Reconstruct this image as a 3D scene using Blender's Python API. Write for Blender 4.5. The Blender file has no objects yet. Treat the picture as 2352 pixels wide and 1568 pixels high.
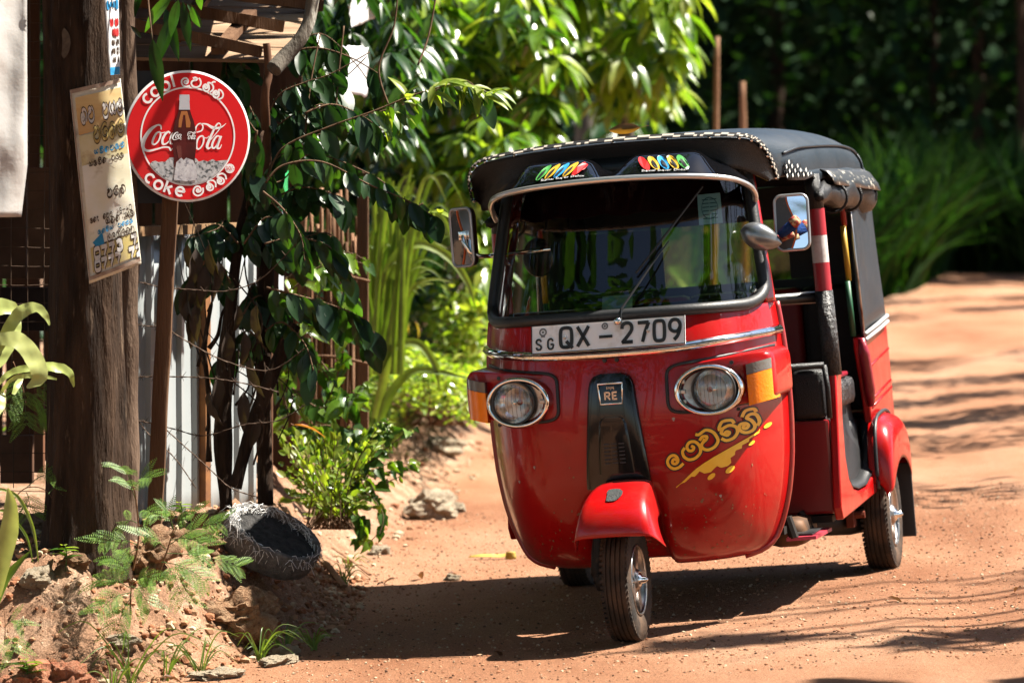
import bpy, bmesh, math, random
import numpy as np
from mathutils import Vector, Matrix, noise as mnoise

random.seed(7)
RNG = np.random.default_rng(7)
scene = bpy.context.scene
C = scene.collection

# ---------------------------------------------------------------- camera, sky, sun, exposure
CAM_H = 1.67
cd = bpy.data.cameras.new('camera')
cam = bpy.data.objects.new('camera', cd); C.objects.link(cam)
cam.location = (0, 0, CAM_H); cam.rotation_euler = (math.radians(90), 0, 0)
cd.sensor_width = 36.0; cd.lens = 135.0
cd.shift_y = -(784 - 340) / 2352.0
cd.clip_start = 0.1; cd.clip_end = 600
cd.dof.use_dof = True; cd.dof.focus_distance = 13.25; cd.dof.aperture_fstop = 3.6; cd.dof.aperture_blades = 9
scene.camera = cam

SUN_EL = math.radians(57); SUN_AZ = math.radians(80)      # azimuth clockwise from +Y
S_DIR = Vector((math.sin(SUN_AZ) * math.cos(SUN_EL), math.cos(SUN_AZ) * math.cos(SUN_EL), math.sin(SUN_EL)))
world = bpy.data.worlds.new('World'); scene.world = world; world.use_nodes = True
wn = world.node_tree.nodes; wl = world.node_tree.links
bg = wn['Background']; sky = wn.new('ShaderNodeTexSky'); sky.sky_type = 'NISHITA'
sky.sun_disc = False; sky.sun_elevation = SUN_EL; sky.sun_rotation = SUN_AZ; sky.air_density = 1.0; sky.dust_density = 1.0
wl.new(sky.outputs[0], bg.inputs[0]); bg.inputs[1].default_value = 0.05
sd = bpy.data.lights.new('sun', 'SUN'); sun = bpy.data.objects.new('sun', sd); C.objects.link(sun)
sd.energy = 5.0; sd.angle = math.radians(0.55); sd.color = (1.0, 0.93, 0.82)
sun.rotation_euler = (-S_DIR).to_track_quat('-Z', 'Y').to_euler(); sun.location = (6, 4, 12)
scene.view_settings.view_transform = 'Standard'; scene.view_settings.look = 'None'
scene.view_settings.gamma = 1.0; scene.view_settings.use_curve_mapping = False
scene.view_settings.exposure = 2.1
scene.render.engine = 'CYCLES'
scene.cycles.use_denoising = True
scene.cycles.max_bounces = 8; scene.cycles.transparent_max_bounces = 12; scene.cycles.caustics_reflective = False; scene.cycles.caustics_refractive = False
scene.cycles.sample_clamp_indirect = 4.0

F_PX = 8820.0
def W(px, py, Y):
    """point of the place that stands at distance Y in the direction of a spot in the picture"""
    return Vector(((px - 1176) / F_PX * Y, Y, CAM_H - (py - 340) / F_PX * Y))

# ---------------------------------------------------------------- helpers
def pchip(tab):
    xs = [a for a, _ in tab]; ys = [b for _, b in tab]; n = len(xs)
    h = [xs[i+1]-xs[i] for i in range(n-1)]; d = [(ys[i+1]-ys[i])/h[i] for i in range(n-1)]
    m = [d[0]] + [0 if d[i-1]*d[i] <= 0 else 2*d[i-1]*d[i]/(d[i-1]+d[i]) for i in range(1, n-1)] + [d[-1]]
    def f(x):
        if x <= xs[0]: return ys[0]
        if x >= xs[-1]: return ys[-1]
        i = 0
        while x > xs[i+1]: i += 1
        t = (x-xs[i])/h[i]; t2 = t*t; t3 = t2*t
        return (2*t3-3*t2+1)*ys[i]+(t3-2*t2+t)*h[i]*m[i]+(-2*t3+3*t2)*ys[i+1]+(t3-t2)*h[i]*m[i+1]
    return f

def catmull(pts, sub=6, closed=False):
    P = [np.array(p, float) for p in pts]; n = len(P); out = []
    segs = n if closed else n-1
    for i in range(segs):
        if closed: a, b, c, d = P[(i-1) % n], P[i], P[(i+1) % n], P[(i+2) % n]
        else: a, b, c, d = P[max(i-1, 0)], P[i], P[i+1], P[min(i+2, n-1)]
        for k in range(sub):
            t = k/sub
            out.append(0.5*((2*b)+(-a+c)*t+(2*a-5*b+4*c-d)*t*t+(-a+3*b-3*c+d)*t**3))
    if not closed: out.append(P[-1])
    return out

def sstep(a, b, x):
    t = min(1, max(0, (x-a)/(b-a))); return t*t*(3-2*t)

class MB:
    def __init__(s): s.v = []; s.f = []; s.m = []
    def add(s, vs, fs, mi=0):
        o = len(s.v); s.v.extend([tuple(map(float, p)) for p in vs]); s.f.extend([tuple(o+i for i in f) for f in fs]); s.m.extend([mi]*len(fs)); return s
    def box(s, lo, hi, mi=0, M=None):
        x0, y0, z0 = lo; x1, y1, z1 = hi
        vs = [(x0,y0,z0),(x1,y0,z0),(x1,y1,z0),(x0,y1,z0),(x0,y0,z1),(x1,y0,z1),(x1,y1,z1),(x0,y1,z1)]
        if M is not None: vs = [tuple(M @ Vector(p)) for p in vs]
        return s.add(vs, [(0,3,2,1),(4,5,6,7),(0,1,5,4),(1,2,6,5),(2,3,7,6),(3,0,4,7)], mi)
    def rbox(s, lo, hi, r, mi=0, M=None):
        """box with chamfered edges"""
        lo = np.array(lo, float); hi = np.array(hi, float); c = (lo+hi)/2; h = (hi-lo)/2; r = min(r, *(h*0.9))
        bm = bmesh.new(); bmesh.ops.create_cube(bm, size=2)
        for v in bm.verts: v.co = Vector([v.co[i]*h[i] for i in range(3)])
        bmesh.ops.bevel(bm, geom=bm.edges[:], offset=r, segments=2, affect='EDGES', profile=0.6)
        vs = [tuple(v.co + Vector(c)) for v in bm.verts]
        if M is not None: vs = [tuple(M @ Vector(p)) for p in vs]
        bm.verts.index_update(); fs = [[v.index for v in f.verts] for f in bm.faces]; bm.free()
        return s.add(vs, fs, mi)
    def grid(s, P, mi=0, closed_u=False, flip=False):
        nr = len(P); nc = len(P[0]); vs = [p for row in P for p in row]; fs = []
        for i in range(nr-1):
            for j in range(nc if closed_u else nc-1):
                k = (j+1) % nc; q = (i*nc+j, i*nc+k, (i+1)*nc+k, (i+1)*nc+j)
                fs.append(q[::-1] if flip else q)
        return s.add(vs, fs, mi)
    def tube(s, pts, rad, n=8, mi=0, cap=True, flat=1.0, ref=(0, 0, 1), closed=False):
        P = [Vector(p) for p in pts]; N = len(P); rows = []
        if not hasattr(rad, '__len__'): rad = [rad]*N
        up = Vector(ref)
        if tuple(ref) == (0, 0, 1):
            dv = P[-1]-P[0]
            if dv.length > 1e-9 and abs(dv.normalized().z) > .75: up = Vector((0.03, 1, 0))
        for i in range(N):
            t = (P[(i+1) % N]-P[(i-1) % N]) if closed else (P[min(i+1, N-1)]-P[max(i-1, 0)])
            if t.length < 1e-9: t = Vector((0, 0, 1))
            t.normalize()
            a = up - t*up.dot(t)
            if a.length < 1e-3: a = Vector((1, 0, 0.1)) - t*t.x
            a.normalize(); b = t.cross(a)
            rows.append([tuple(P[i]+(a*math.cos(2*math.pi*k/n)*flat+b*math.sin(2*math.pi*k/n))*rad[i]) for k in range(n)])
        if closed: rows.append(rows[0])
        s.grid(rows, mi, closed_u=True)
        if cap and not closed:
            o = len(s.v); s.add(rows[0], [tuple(range(n))], mi); s.add(rows[-1], [tuple(range(n-1, -1, -1))], mi)
        return s
    def lathe(s, prof, n=24, axis='x', c=(0, 0, 0), mi=0):
        rows = []
        for (r, h) in prof:
            row = []
            for k in range(n):
                a = 2*math.pi*k/n; p, q = r*math.cos(a), r*math.sin(a)
                row.append({'x': (c[0]+h, c[1]+p, c[2]+q), 'y': (c[0]+p, c[1]+h, c[2]+q), 'z': (c[0]+p, c[1]+q, c[2]+h)}[axis])
            rows.append(row)
        return s.grid(rows, mi, closed_u=True)
    def poly(s, loop, mi=0): return s.add(loop, [tuple(range(len(loop)))], mi)
    def prism(s, loop, vec, mi=0):
        n = len(loop); v = Vector(vec); b = [tuple(Vector(p)+v) for p in loop]
        return s.add(list(loop)+b, [tuple(range(n-1, -1, -1)), tuple(range(n, 2*n))]+[(i, (i+1) % n, n+(i+1) % n, n+i) for i in range(n)], mi)
    def build(s, name, mats, parent=None, smooth=False, auto=None, solid=0, sub=0, kind=None, label=None, recalc=True):
        me = bpy.data.meshes.new(name); me.from_pydata(s.v, [], s.f); me.validate()
        if not isinstance(mats, (list, tuple)): mats = [mats]
        for m in mats: me.materials.append(m)
        if len(mats) > 1 and len(me.polygons) == len(s.m): me.polygons.foreach_set('material_index', s.m)
        if recalc:
            bm = bmesh.new(); bm.from_mesh(me); bmesh.ops.remove_doubles(bm, verts=bm.verts, dist=1e-5)
            bmesh.ops.recalc_face_normals(bm, faces=bm.faces); bm.to_mesh(me); bm.free()
        if smooth or auto: me.polygons.foreach_set('use_smooth', [True]*len(me.polygons))
        if auto: me.set_sharp_from_angle(angle=math.radians(auto))
        o = bpy.data.objects.new(name, me); C.objects.link(o)
        if parent: o.parent = parent
        if solid:
            md = o.modifiers.new('solid', 'SOLIDIFY'); md.thickness = abs(solid); md.offset = -1 if solid > 0 else 1
        if sub:
            md = o.modifiers.new('sub', 'SUBSURF'); md.levels = sub; md.render_levels = sub
        if kind: o['kind'] = kind
        if label: o['label'] = label
        return o

def tag(o, label, cat, group=None, kind=None):
    o['label'] = label; o['category'] = cat
    if group: o['group'] = group
    if kind: o['kind'] = kind
    return o
def empty(name, loc=(0, 0, 0), rot=(0, 0, 0)):
    o = bpy.data.objects.new(name, None); C.objects.link(o); o.location = loc; o.rotation_euler = rot; o.empty_display_size = 0.1; return o
def share(name, me, parent=None, M=None):
    o = bpy.data.objects.new(name, me); C.objects.link(o)
    if parent: o.parent = parent
    if M is not None: o.matrix_local = M
    return o

def mat(name, col, rough=0.5, metal=0.0, col2=None, scale=8.0, bump=0.0, bscale=60.0, spec=0.5, coat=0.0, detail=4.0, contrast=(0.35, 0.65), stretch=(1, 1, 1), coord='Object', coat_rough=0.05, rvar=0.0, col3=None, s3=3.0, c3=(0.55, 0.7), k=None, bdist=.02):
    if rough >= .6 and spec == 0.5: spec = .15
    if k is None: k = 0.62 if metal < .5 else 1.0
    col = tuple(q*k for q in col); col2 = col2 and tuple(q*k for q in col2); col3 = col3 and tuple(q*k for q in col3)
    m = bpy.data.materials.new(name); m.use_nodes = True; nt = m.node_tree; N = nt.nodes; L = nt.links
    p = N['Principled BSDF']; p.inputs['Base Color'].default_value = (*col, 1); p.inputs['Roughness'].default_value = rough
    p.inputs['Metallic'].default_value = metal; p.inputs['Specular IOR Level'].default_value = spec
    p.inputs['Coat Weight'].default_value = coat; p.inputs['Coat Roughness'].default_value = coat_rough
    if col2 or bump or rvar or col3:
        tc = N.new('ShaderNodeTexCoord'); mp = N.new('ShaderNodeMapping'); mp.inputs['Scale'].default_value = stretch
        L.new(tc.outputs[coord], mp.inputs[0])
        def nz(sc, dt=detail):
            n = N.new('ShaderNodeTexNoise'); n.inputs['Scale'].default_value = sc; n.inputs['Detail'].default_value = dt; n.inputs['Roughness'].default_value = 0.6
            L.new(mp.outputs[0], n.inputs['Vector']); return n
        last = None
        if col2:
            n = nz(scale); r = N.new('ShaderNodeValToRGB'); r.color_ramp.elements[0].position = contrast[0]; r.color_ramp.elements[1].position = contrast[1]
            r.color_ramp.elements[0].color = (*col, 1); r.color_ramp.elements[1].color = (*col2, 1); L.new(n.outputs['Fac'], r.inputs[0]); last = r.outputs[0]
            L.new(last, p.inputs['Base Color'])
        if col3:
            n3 = nz(s3, 6.0); r3 = N.new('ShaderNodeMapRange'); r3.inputs[1].default_value = c3[0]; r3.inputs[2].default_value = c3[1]; L.new(n3.outputs['Fac'], r3.inputs[0])
            mx = N.new('ShaderNodeMix'); mx.data_type = 'RGBA'; L.new(r3.outputs[0], mx.inputs[0])
            if last: L.new(last, mx.inputs[6])
            else: mx.inputs[6].default_value = (*col, 1)
            mx.inputs[7].default_value = (*col3, 1); L.new(mx.outputs[2], p.inputs['Base Color'])
        if rvar:
            n2 = nz(scale*0.7); r2 = N.new('ShaderNodeMapRange'); r2.inputs[1].default_value = 0.3; r2.inputs[2].default_value = 0.7
            r2.inputs[3].default_value = max(0.02, rough-rvar); r2.inputs[4].default_value = min(1, rough+rvar); L.new(n2.outputs['Fac'], r2.inputs[0]); L.new(r2.outputs[0], p.inputs['Roughness'])
        if bump:
            nb = nz(bscale, 6.0); b = N.new('ShaderNodeBump'); b.inputs['Strength'].default_value = bump; b.inputs['Distance'].default_value = bdist
            L.new(nb.outputs['Fac'], b.inputs['Height']); L.new(b.outputs[0], p.inputs['Normal'])
    return m

def leaf_mat(name, cols, rough=0.35, trans=0.4, tcol=None, spec=0.5, bump=0.0):
    """thin leaf: glossy upper face and light passing through; hue differs leaf by leaf"""
    cols = [tuple(q*.8 for q in c) for c in cols]
    m = bpy.data.materials.new(name); m.use_nodes = True; nt = m.node_tree; N = nt.nodes; L = nt.links
    p = N['Principled BSDF']; out = N['Material Output']; p.inputs['Roughness'].default_value = rough; p.inputs['Specular IOR Level'].default_value = spec
    g = N.new('ShaderNodeNewGeometry'); oi = N.new('ShaderNodeObjectInfo'); ad = N.new('ShaderNodeMath'); ad.operation = 'ADD'; fr = N.new('ShaderNodeMath'); fr.operation = 'FRACT'
    L.new(g.outputs['Random Per Island'], ad.inputs[0]); L.new(oi.outputs['Random'], ad.inputs[1]); L.new(ad.outputs[0], fr.inputs[0])
    r = N.new('ShaderNodeValToRGB'); e = r.color_ramp.elements
    for i, c in enumerate(cols):
        q = i/max(1, len(cols)-1)
        if i == 0: e[0].position = 0; el = e[0]
        elif i == len(cols)-1: el = e[-1]; el.position = 1
        else: el = e.new(q)
        el.color = (*c, 1)
    L.new(fr.outputs[0], r.inputs[0])
    tc = N.new('ShaderNodeTexCoord'); nz = N.new('ShaderNodeTexNoise'); nz.inputs['Scale'].default_value = 14; L.new(tc.outputs['Object'], nz.inputs['Vector'])
    mr = N.new('ShaderNodeMapRange'); mr.inputs[1].default_value = 0.3; mr.inputs[2].default_value = 0.7; mr.inputs[3].default_value = 0.72; mr.inputs[4].default_value = 1.2; L.new(nz.outputs['Fac'], mr.inputs[0])
    ml = N.new('ShaderNodeMix'); ml.data_type = 'RGBA'; ml.blend_type = 'MULTIPLY'; ml.inputs[0].default_value = 1; L.new(r.outputs[0], ml.inputs[6]); L.new(mr.outputs[0], ml.inputs[7])
    L.new(ml.outputs[2], p.inputs['Base Color'])
    tr = N.new('ShaderNodeBsdfTranslucent'); mt = N.new('ShaderNodeMix'); mt.data_type = 'RGBA'; mt.blend_type = 'MULTIPLY'; mt.inputs[0].default_value = 1
    tc2 = tcol or (1.6, 1.9, 0.5); mt.inputs[7].default_value = (*tc2, 1); L.new(ml.outputs[2], mt.inputs[6]); L.new(mt.outputs[2], tr.inputs[0])
    mx = N.new('ShaderNodeMixShader'); mx.inputs[0].default_value = trans; L.new(p.outputs[0], mx.inputs[1]); L.new(tr.outputs[0], mx.inputs[2]); L.new(mx.outputs[0], out.inputs[0])
    return m

def glass_mat(name, tint=(1, 1, 1), refl=1.0, rough=0.0, base=0.03, ior=1.45):
    m = bpy.data.materials.new(name); m.use_nodes = True; nt = m.node_tree; N = nt.nodes; L = nt.links
    N.remove(N['Principled BSDF']); t = N.new('ShaderNodeBsdfTransparent'); t.inputs[0].default_value = (*tint, 1)
    g = N.new('ShaderNodeBsdfGlossy'); g.inputs['Roughness'].default_value = rough
    fr = N.new('ShaderNodeFresnel'); fr.inputs[0].default_value = ior; mu = N.new('ShaderNodeMath'); mu.operation = 'MULTIPLY_ADD'; mu.inputs[1].default_value = refl; mu.inputs[2].default_value = base
    L.new(fr.outputs[0], mu.inputs[0]); mx = N.new('ShaderNodeMixShader'); L.new(mu.outputs[0], mx.inputs[0]); L.new(t.outputs[0], mx.inputs[1]); L.new(g.outputs[0], mx.inputs[2])
    L.new(mx.outputs[0], N['Material Output'].inputs[0]); return m

# ---- lettering: strokes drawn as flat ribbons, laid on a surface by a mapping (a, b) -> 3D
def ribbon(mb, pts, width, fmap, mi=0, sub=5, closed=False, smooth=True):
    P = catmull(pts, sub, closed) if smooth and len(pts) > 2 else [np.array(p, float) for p in pts]
    n = len(P); w = width if hasattr(width, '__len__') else None
    L_, R_ = [], []
    for i in range(n):
        t = (P[(i+1) % n]-P[(i-1) % n]) if closed else (P[min(i+1, n-1)]-P[max(i-1, 0)])
        l = math.hypot(*t) or 1; nx, ny = -t[1]/l, t[0]/l
        ww = (np.interp(i/(n-1)*(len(w)-1), range(len(w)), w) if w is not None else width)/2
        L_.append((P[i][0]+nx*ww, P[i][1]+ny*ww)); R_.append((P[i][0]-nx*ww, P[i][1]-ny*ww))
    rows = [[fmap(*a), fmap(*b)] for a, b in zip(L_, R_)]
    if closed: rows.append(rows[0])
    mb.grid(rows, mi)

def circ(cx, cy, rx, ry=None, a0=0, a1=360, n=12, rot=0):
    ry = ry or rx; o = []
    for k in range(n+1):
        a = math.radians(a0+(a1-a0)*k/n); x, y = rx*math.cos(a), ry*math.sin(a); c, s = math.cos(math.radians(rot)), math.sin(math.radians(rot))
        o.append((cx+x*c-y*s, cy+x*s+y*c))
    return o

# glyph strokes in a unit box (width about 1, height 1)
GL = {
 'c': [circ(.5,.4,.36,.38,50,310)], 'o': [circ(.5,.4,.36,.38)], 'l': [[(.5,0),(.5,1.1)]],
 'k': [[(.15,0),(.15,1.1)],[(.7,.75),(.15,.33)],[(.35,.48),(.75,0)]], 'e': [[(.14,.42),(.85,.42)]+circ(.5,.4,.36,.38,10,310)],
 # Sinhala shapes
 'kom': [[(.62,.42),(.48,.55),(.34,.44),(.42,.3),(.6,.32),(.68,.5),(.6,.72),(.38,.78),(.14,.62),(.1,.36),(.25,.1),(.52,.02),(.84,.1)]],
 'la': [[(.3,.72),(.12,.6),(.08,.32),(.25,.06),(.55,.0),(.85,.14),(.95,.45),(.85,.75),(.62,.86),(.42,.74),(.4,.52),(.55,.42),(.68,.52),(.6,.66)]],
 'va': [[(.15,.72),(.35,.84),(.55,.74),(.42,.6),(.3,.7)],[(.42,.6),(.15,.5),(.08,.26),(.25,.04),(.6,.0),(.88,.2),(.92,.5),(.8,.75),(.66,.84)]],
 'val': [[(.1,.68),(.3,.8),(.5,.7),(.38,.56),(.25,.66)],[(.38,.56),(.12,.46),(.06,.24),(.25,.02),(.6,.0),(.88,.2),(.92,.5),(.85,.8),(.6,1.05),(.2,1.0),(.05,1.1)]],
 'ma': [[(.3,.42),(.44,.52),(.55,.4),(.42,.3),(.3,.42),(.2,.6),(.35,.78),(.12,.84)],[(.35,.78),(.7,.78),(.94,.52),(.88,.2),(.6,.0),(.25,.05),(.08,.3)],[(.2,.9),(.5,1.15),(.9,1.0),(.95,.75)]],
 'nna': [[(.35,.5),(.22,.38),(.32,.26),(.45,.36),(.38,.55),(.16,.6),(.05,.35),(.2,.06),(.5,.0),(.68,.2),(.66,.55),(.55,.8),(.78,.88),(.95,.7),(.92,.3),(.75,.12)],[(.4,.95),(.65,1.18),(.98,1.08),(1.0,.85)]],
 'na': [[(.28,.42),(.18,.32),(.3,.22),(.42,.32),(.34,.5),(.15,.54),(.04,.3),(.2,.04),(.5,.02),(.62,.25),(.5,.55),(.3,.75),(.55,.84),(.85,.7),(.96,.4),(.8,.06)]],
 'nah': [[(.28,.42),(.18,.32),(.3,.22),(.42,.32),(.34,.5),(.15,.54),(.04,.3),(.2,.04),(.5,.02),(.62,.25),(.5,.55),(.3,.75),(.55,.84),(.85,.7),(.96,.4),(.8,.06)],[(.62,.8),(.72,1.05),(.92,1.12)]],
 'ga': [[(.45,.36),(.58,.46),(.48,.58),(.36,.46),(.45,.32),(.7,.34),(.78,.56),(.6,.8),(.3,.78),(.08,.5),(.12,.2),(.38,.0),(.7,.04),(.94,.26),(.98,.6)]],
 'sa': [[(.5,.45),(.62,.55),(.5,.66),(.4,.5),(.5,.3),(.3,.15),(.1,.35),(.1,.65),(.3,.85)],[(.5,.3),(.75,.15),(.95,.35),(.92,.7),(.75,.85)]],
 'da': [[(.3,.8),(.1,.6),(.1,.25),(.4,.02),(.8,.1),(.95,.42),(.75,.62),(.45,.55),(.5,.38),(.65,.45)],[(.3,.8),(.6,.95),(.9,.82)]],
 # upright numerals and capitals for the plate
 'S': [[(.85,.78),(.72,.95),(.5,1),(.25,.95),(.14,.75),(.3,.57),(.65,.45),(.86,.25),(.74,.05),(.5,0),(.25,.04),(.12,.22)]],
 'G': [[(.85,.78),(.7,.97),(.4,.99),(.16,.82),(.12,.5),(.16,.18),(.4,.01),(.7,.03),(.87,.18),(.87,.45),(.52,.45)]],
 'Q': [[(.5,1),(.8,.95),(.9,.75),(.9,.25),(.8,.05),(.5,0),(.2,.05),(.1,.25),(.1,.75),(.2,.95),(.5,1)],[(.52,.3),(.98,-.06)]],
 'X': [[(.08,0),(.92,1)],[(.92,0),(.08,1)]], '-': [[(0,.5),(1,.5)]],
 '2': [[(.12,.72),(.16,.9),(.38,1),(.68,.98),(.86,.82),(.82,.6),(.5,.32),(.12,.02)],[(.1,.045),(.92,.045)]],
 '7': [[(.08,.955),(.9,.955)],[(.88,.96),(.6,.5),(.4,0)]],
 '0': [[(.5,1),(.78,.96),(.88,.75),(.88,.25),(.78,.04),(.5,0),(.22,.04),(.12,.25),(.12,.75),(.22,.96),(.5,1)]],
 '9': [[(.88,.6),(.7,.43),(.4,.42),(.15,.56),(.13,.82),(.35,.99),(.68,.98),(.88,.8),(.88,.55),(.7,.2),(.42,0)]],
 '3': [[(.12,.85),(.35,1),(.7,.97),(.86,.76),(.7,.56),(.42,.52)],[(.42,.52),(.75,.48),(.9,.26),(.72,.04),(.38,0),(.1,.14)]],
 'R': [[(.15,0),(.15,1)],[(.15,.95),(.6,.95),(.85,.85),(.85,.6),(.6,.5),(.15,.5)],[(.5,.5),(.9,0)]],
 'E': [[(.85,.94),(.15,.94)],[(.18,1),(.18,0)],[(.15,.06),(.85,.06)],[(.15,.5),(.75,.5)]],
 '4': [[(.6,0),(.6,1),(.1,.3),(.95,.3)]], '1': [[(.3,.8),(.55,1),(.55,0)]], '8': [circ(.5,.74,.3,.25), circ(.5,.25,.36,.25)],
 't': [[(.4,1),(.4,.2),(.55,.02),(.75,.05)],[(.15,.7),(.7,.7)]],
}
STRAIGHT = set('klXE-471t')
def glyph(mb, ch, fmap, width, mi=0, sub=5):
    for st in GL[ch]:
        ribbon(mb, st, width, fmap, mi, sub, smooth=(ch not in STRAIGHT))
def text_mesh(txt, size, fmap, mb, mi=0, shear=0):
    cu = bpy.data.curves.new('t', 'FONT'); cu.body = txt; cu.size = size; cu.align_x = 'CENTER'; cu.shear = shear; cu.resolution_u = 2
    o = bpy.data.objects.new('t', cu); C.objects.link(o); bpy.context.view_layer.update()
    me = o.to_mesh(); vs = [fmap(v.co.x, v.co.y) for v in me.vertices]; fs = [tuple(p.vertices) for p in me.polygons]
    mb.add(vs, fs, mi); o.to_mesh_clear(); bpy.data.objects.remove(o); bpy.data.curves.remove(cu)

# ---- shared materials
RED = mat('red_paint', (.50, .003, .004), .34, coat=.42, coat_rough=.02, spec=.2, col3=(.34, .03, .02), s3=5, c3=(.48, .9), rvar=.08, bump=.02, bscale=5)
RED_DUSTY = mat('red_paint_dusty', (.40, .012, .012), .45, coat=.5, coat_rough=.2, col3=(.30, .13, .07), s3=6, c3=(.5, .75))
BLACK_GLOSS = mat('black_gloss', (.006, .006, .007), .15, coat=.3, spec=.3)
BLACK_PLASTIC = mat('black_plastic', (.012, .012, .013), .35, bump=.05, bscale=200)
RUBBER = mat('black_rubber', (.016, .017, .019), .5, bump=.1, bscale=120)
VINYL = mat('black_vinyl', (.013, .021, .030), .42, spec=.4, col2=(.021, .032, .044), scale=4, bump=.25, bscale=160, rvar=.08, col3=(.045, .045, .044), s3=9, c3=(.58, .8))  # blue of the sky's reflection is mixed into the base colour
LEATHER = mat('black_leather', (.014, .014, .015), .42, spec=.35, bump=.35, bscale=220, rvar=.06)
CHROME = mat('chrome', (.75, .75, .74), .08, 1.0, col3=(.30, .25, .2), s3=30, c3=(.55, .75))
STEEL = mat('dull_steel', (.42, .41, .40), .32, 1.0, col3=(.16, .10, .07), s3=18, c3=(.5, .7))
ALU = mat('brushed_aluminium', (.62, .60, .58), .3, .9)
WHITE = mat('white_enamel', (.80, .81, .82), .35, k=1, col3=(.5, .46, .4), s3=14, c3=(.55, .8))
BLACK_INK = mat('black_ink', (.012, .012, .014), .5)
AMBER = mat('amber_lens', (.88, .22, .002), .12, bump=.12, bscale=90, coat=.4, k=1)
CLEAR_LENS = mat('clear_lens', (.20, .19, .18), .1, bump=.12, bscale=90, coat=.6)
YELLOW_STICK = mat('yellow_sticker', (.82, .44, .015), .35, col2=(.85, .52, .04), scale=12, k=1)
GLASS = glass_mat('windscreen_glass', (.62, .70, .67), .9, 0, .025)
MIRROR = mat('mirror_glass', (.85, .87, .9), .02, 1.0)
TYRE = mat('tyre_rubber', (.035, .031, .028), .75, col3=(.16, .10, .065), s3=9, c3=(.4, .72), bump=.2, bscale=90)
# ================================================================ ground: dirt road with a bank of soil along its edge
CY, SY = math.cos(math.radians(13.4)), math.sin(math.radians(13.4))
def road_z(x, y):
    xv = (x-.3936)*CY-(y-13)*SY*max(0, 1-(y-16)/30) if y > 16 else (x-.3936)*CY-(y-13)*SY
    k = 2.3 if xv > 0 else 1.15
    return .0015+.0822*k*math.tanh(xv/k)
FOOT = [(-6.0, 11.7), (-2.6, 12.15), (-1.28, 12.5), (-.94, 13.05), (-.74, 13.6), (-.65, 14.3), (-.66, 15.4), (-.66, 16.4), (-.56, 17.6), (-.42, 19), (-.3, 21), (-.15, 23.5), (.5, 27), (2.0, 33), (4.2, 40), (5.2, 47), (9, 43.5), (60, 40)]
_SEG = [(a[0], a[1], b[0]-a[0], b[1]-a[1], (b[0]-a[0])**2+(b[1]-a[1])**2) for a, b in zip(FOOT[:-1], FOOT[1:])]
_DC = {}
def foot_dist(x, y):
    """signed distance to the foot of the bank, positive on the bank's side"""
    k = (x, y)
    if k in _DC: return _DC[k]
    best = 1e18; sg = 1
    for ax, ay, dx, dy, l2 in _SEG:
        px, py = x-ax, y-ay; t = (px*dx+py*dy)/l2; t = 0 if t < 0 else 1 if t > 1 else t
        qx, qy = px-dx*t, py-dy*t; q = qx*qx+qy*qy
        if q < best: best = q; sg = 1 if dx*py-dy*px > 0 else -1
    r = _DC[k] = math.sqrt(best)*sg; return r
def fbm(x, y, s, o=4):
    v = 0; a = 1; t = 0
    for k in range(o): v += a*mnoise.noise(Vector((x*s, y*s, 3.1+k))); t += a; a *= .5; s *= 2.1
    return v/t
def bank_h(x, y, d):
    if y < 20: h = .36+.04*fbm(x, y, 1.5, 2)
    else: h = np.interp(y, [20, 24, 30, 38, 60], [.34, .45, .4, .12, .12])
    w = np.interp(y, [12, 13.5, 16, 20, 26, 40], [.42, .34, .5, .7, 1.0, 2.0])
    return h*sstep(-.06, w, d+.05*fbm(x, y, 5, 3))
def ground_z(x, y, fine=True):
    d = foot_dist(x, y); z = road_z(x, y)
    b = bank_h(x, y, d) if d > -.3 else 0
    if b > 0.01: z = z*(1-sstep(0, .5, d))+b+(-.06)*sstep(0, .5, d)
    if fine:
        k = sstep(-.05, .25, d)
        face = k*(1-sstep(.45, .9, d))
        z += (.004+.020*k+.040*face)*fbm(x, y, 7, 4)+(.0025+.016*k+.034*face)*fbm(x, y, 24, 3)
        z += .012*fbm(x, y, .8, 2)*(1-k)*sstep(1.2, 2.2, math.hypot((x-.5), (y-14)))
        if d < -.2 and y > 11 and y < 45:   # wheel ruts along the road
            for c in (1.55, 2.75):
                q = (x-c-.10*(y-13)-.05*math.sin(y*.7)); z -= .012*math.exp(-(q/.16)**2)-.006*math.exp(-((abs(q)-.26)/.08)**2)
    return z
def axis(segs):
    o = []
    for a, b, n in segs: o += list(np.linspace(a, b, n, endpoint=False))
    o.append(segs[-1][1]); return o
gx = axis([(-90, -14, 12), (-14, -4, 16), (-4, -2.1, 20), (-2.1, -.4, 90), (-.4, 2.3, 96), (2.3, 8, 44), (8, 18, 16), (18, 90, 12)])
gy = axis([(-60, 2, 12), (2, 11.4, 16), (11.4, 14.4, 130), (14.4, 18, 90), (18, 30, 72), (30, 60, 50), (60, 120, 14), (120, 300, 8)])
near = MB(); near.grid([[(x, y, ground_z(x, y)) for x in gx] for y in gy])
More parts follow.
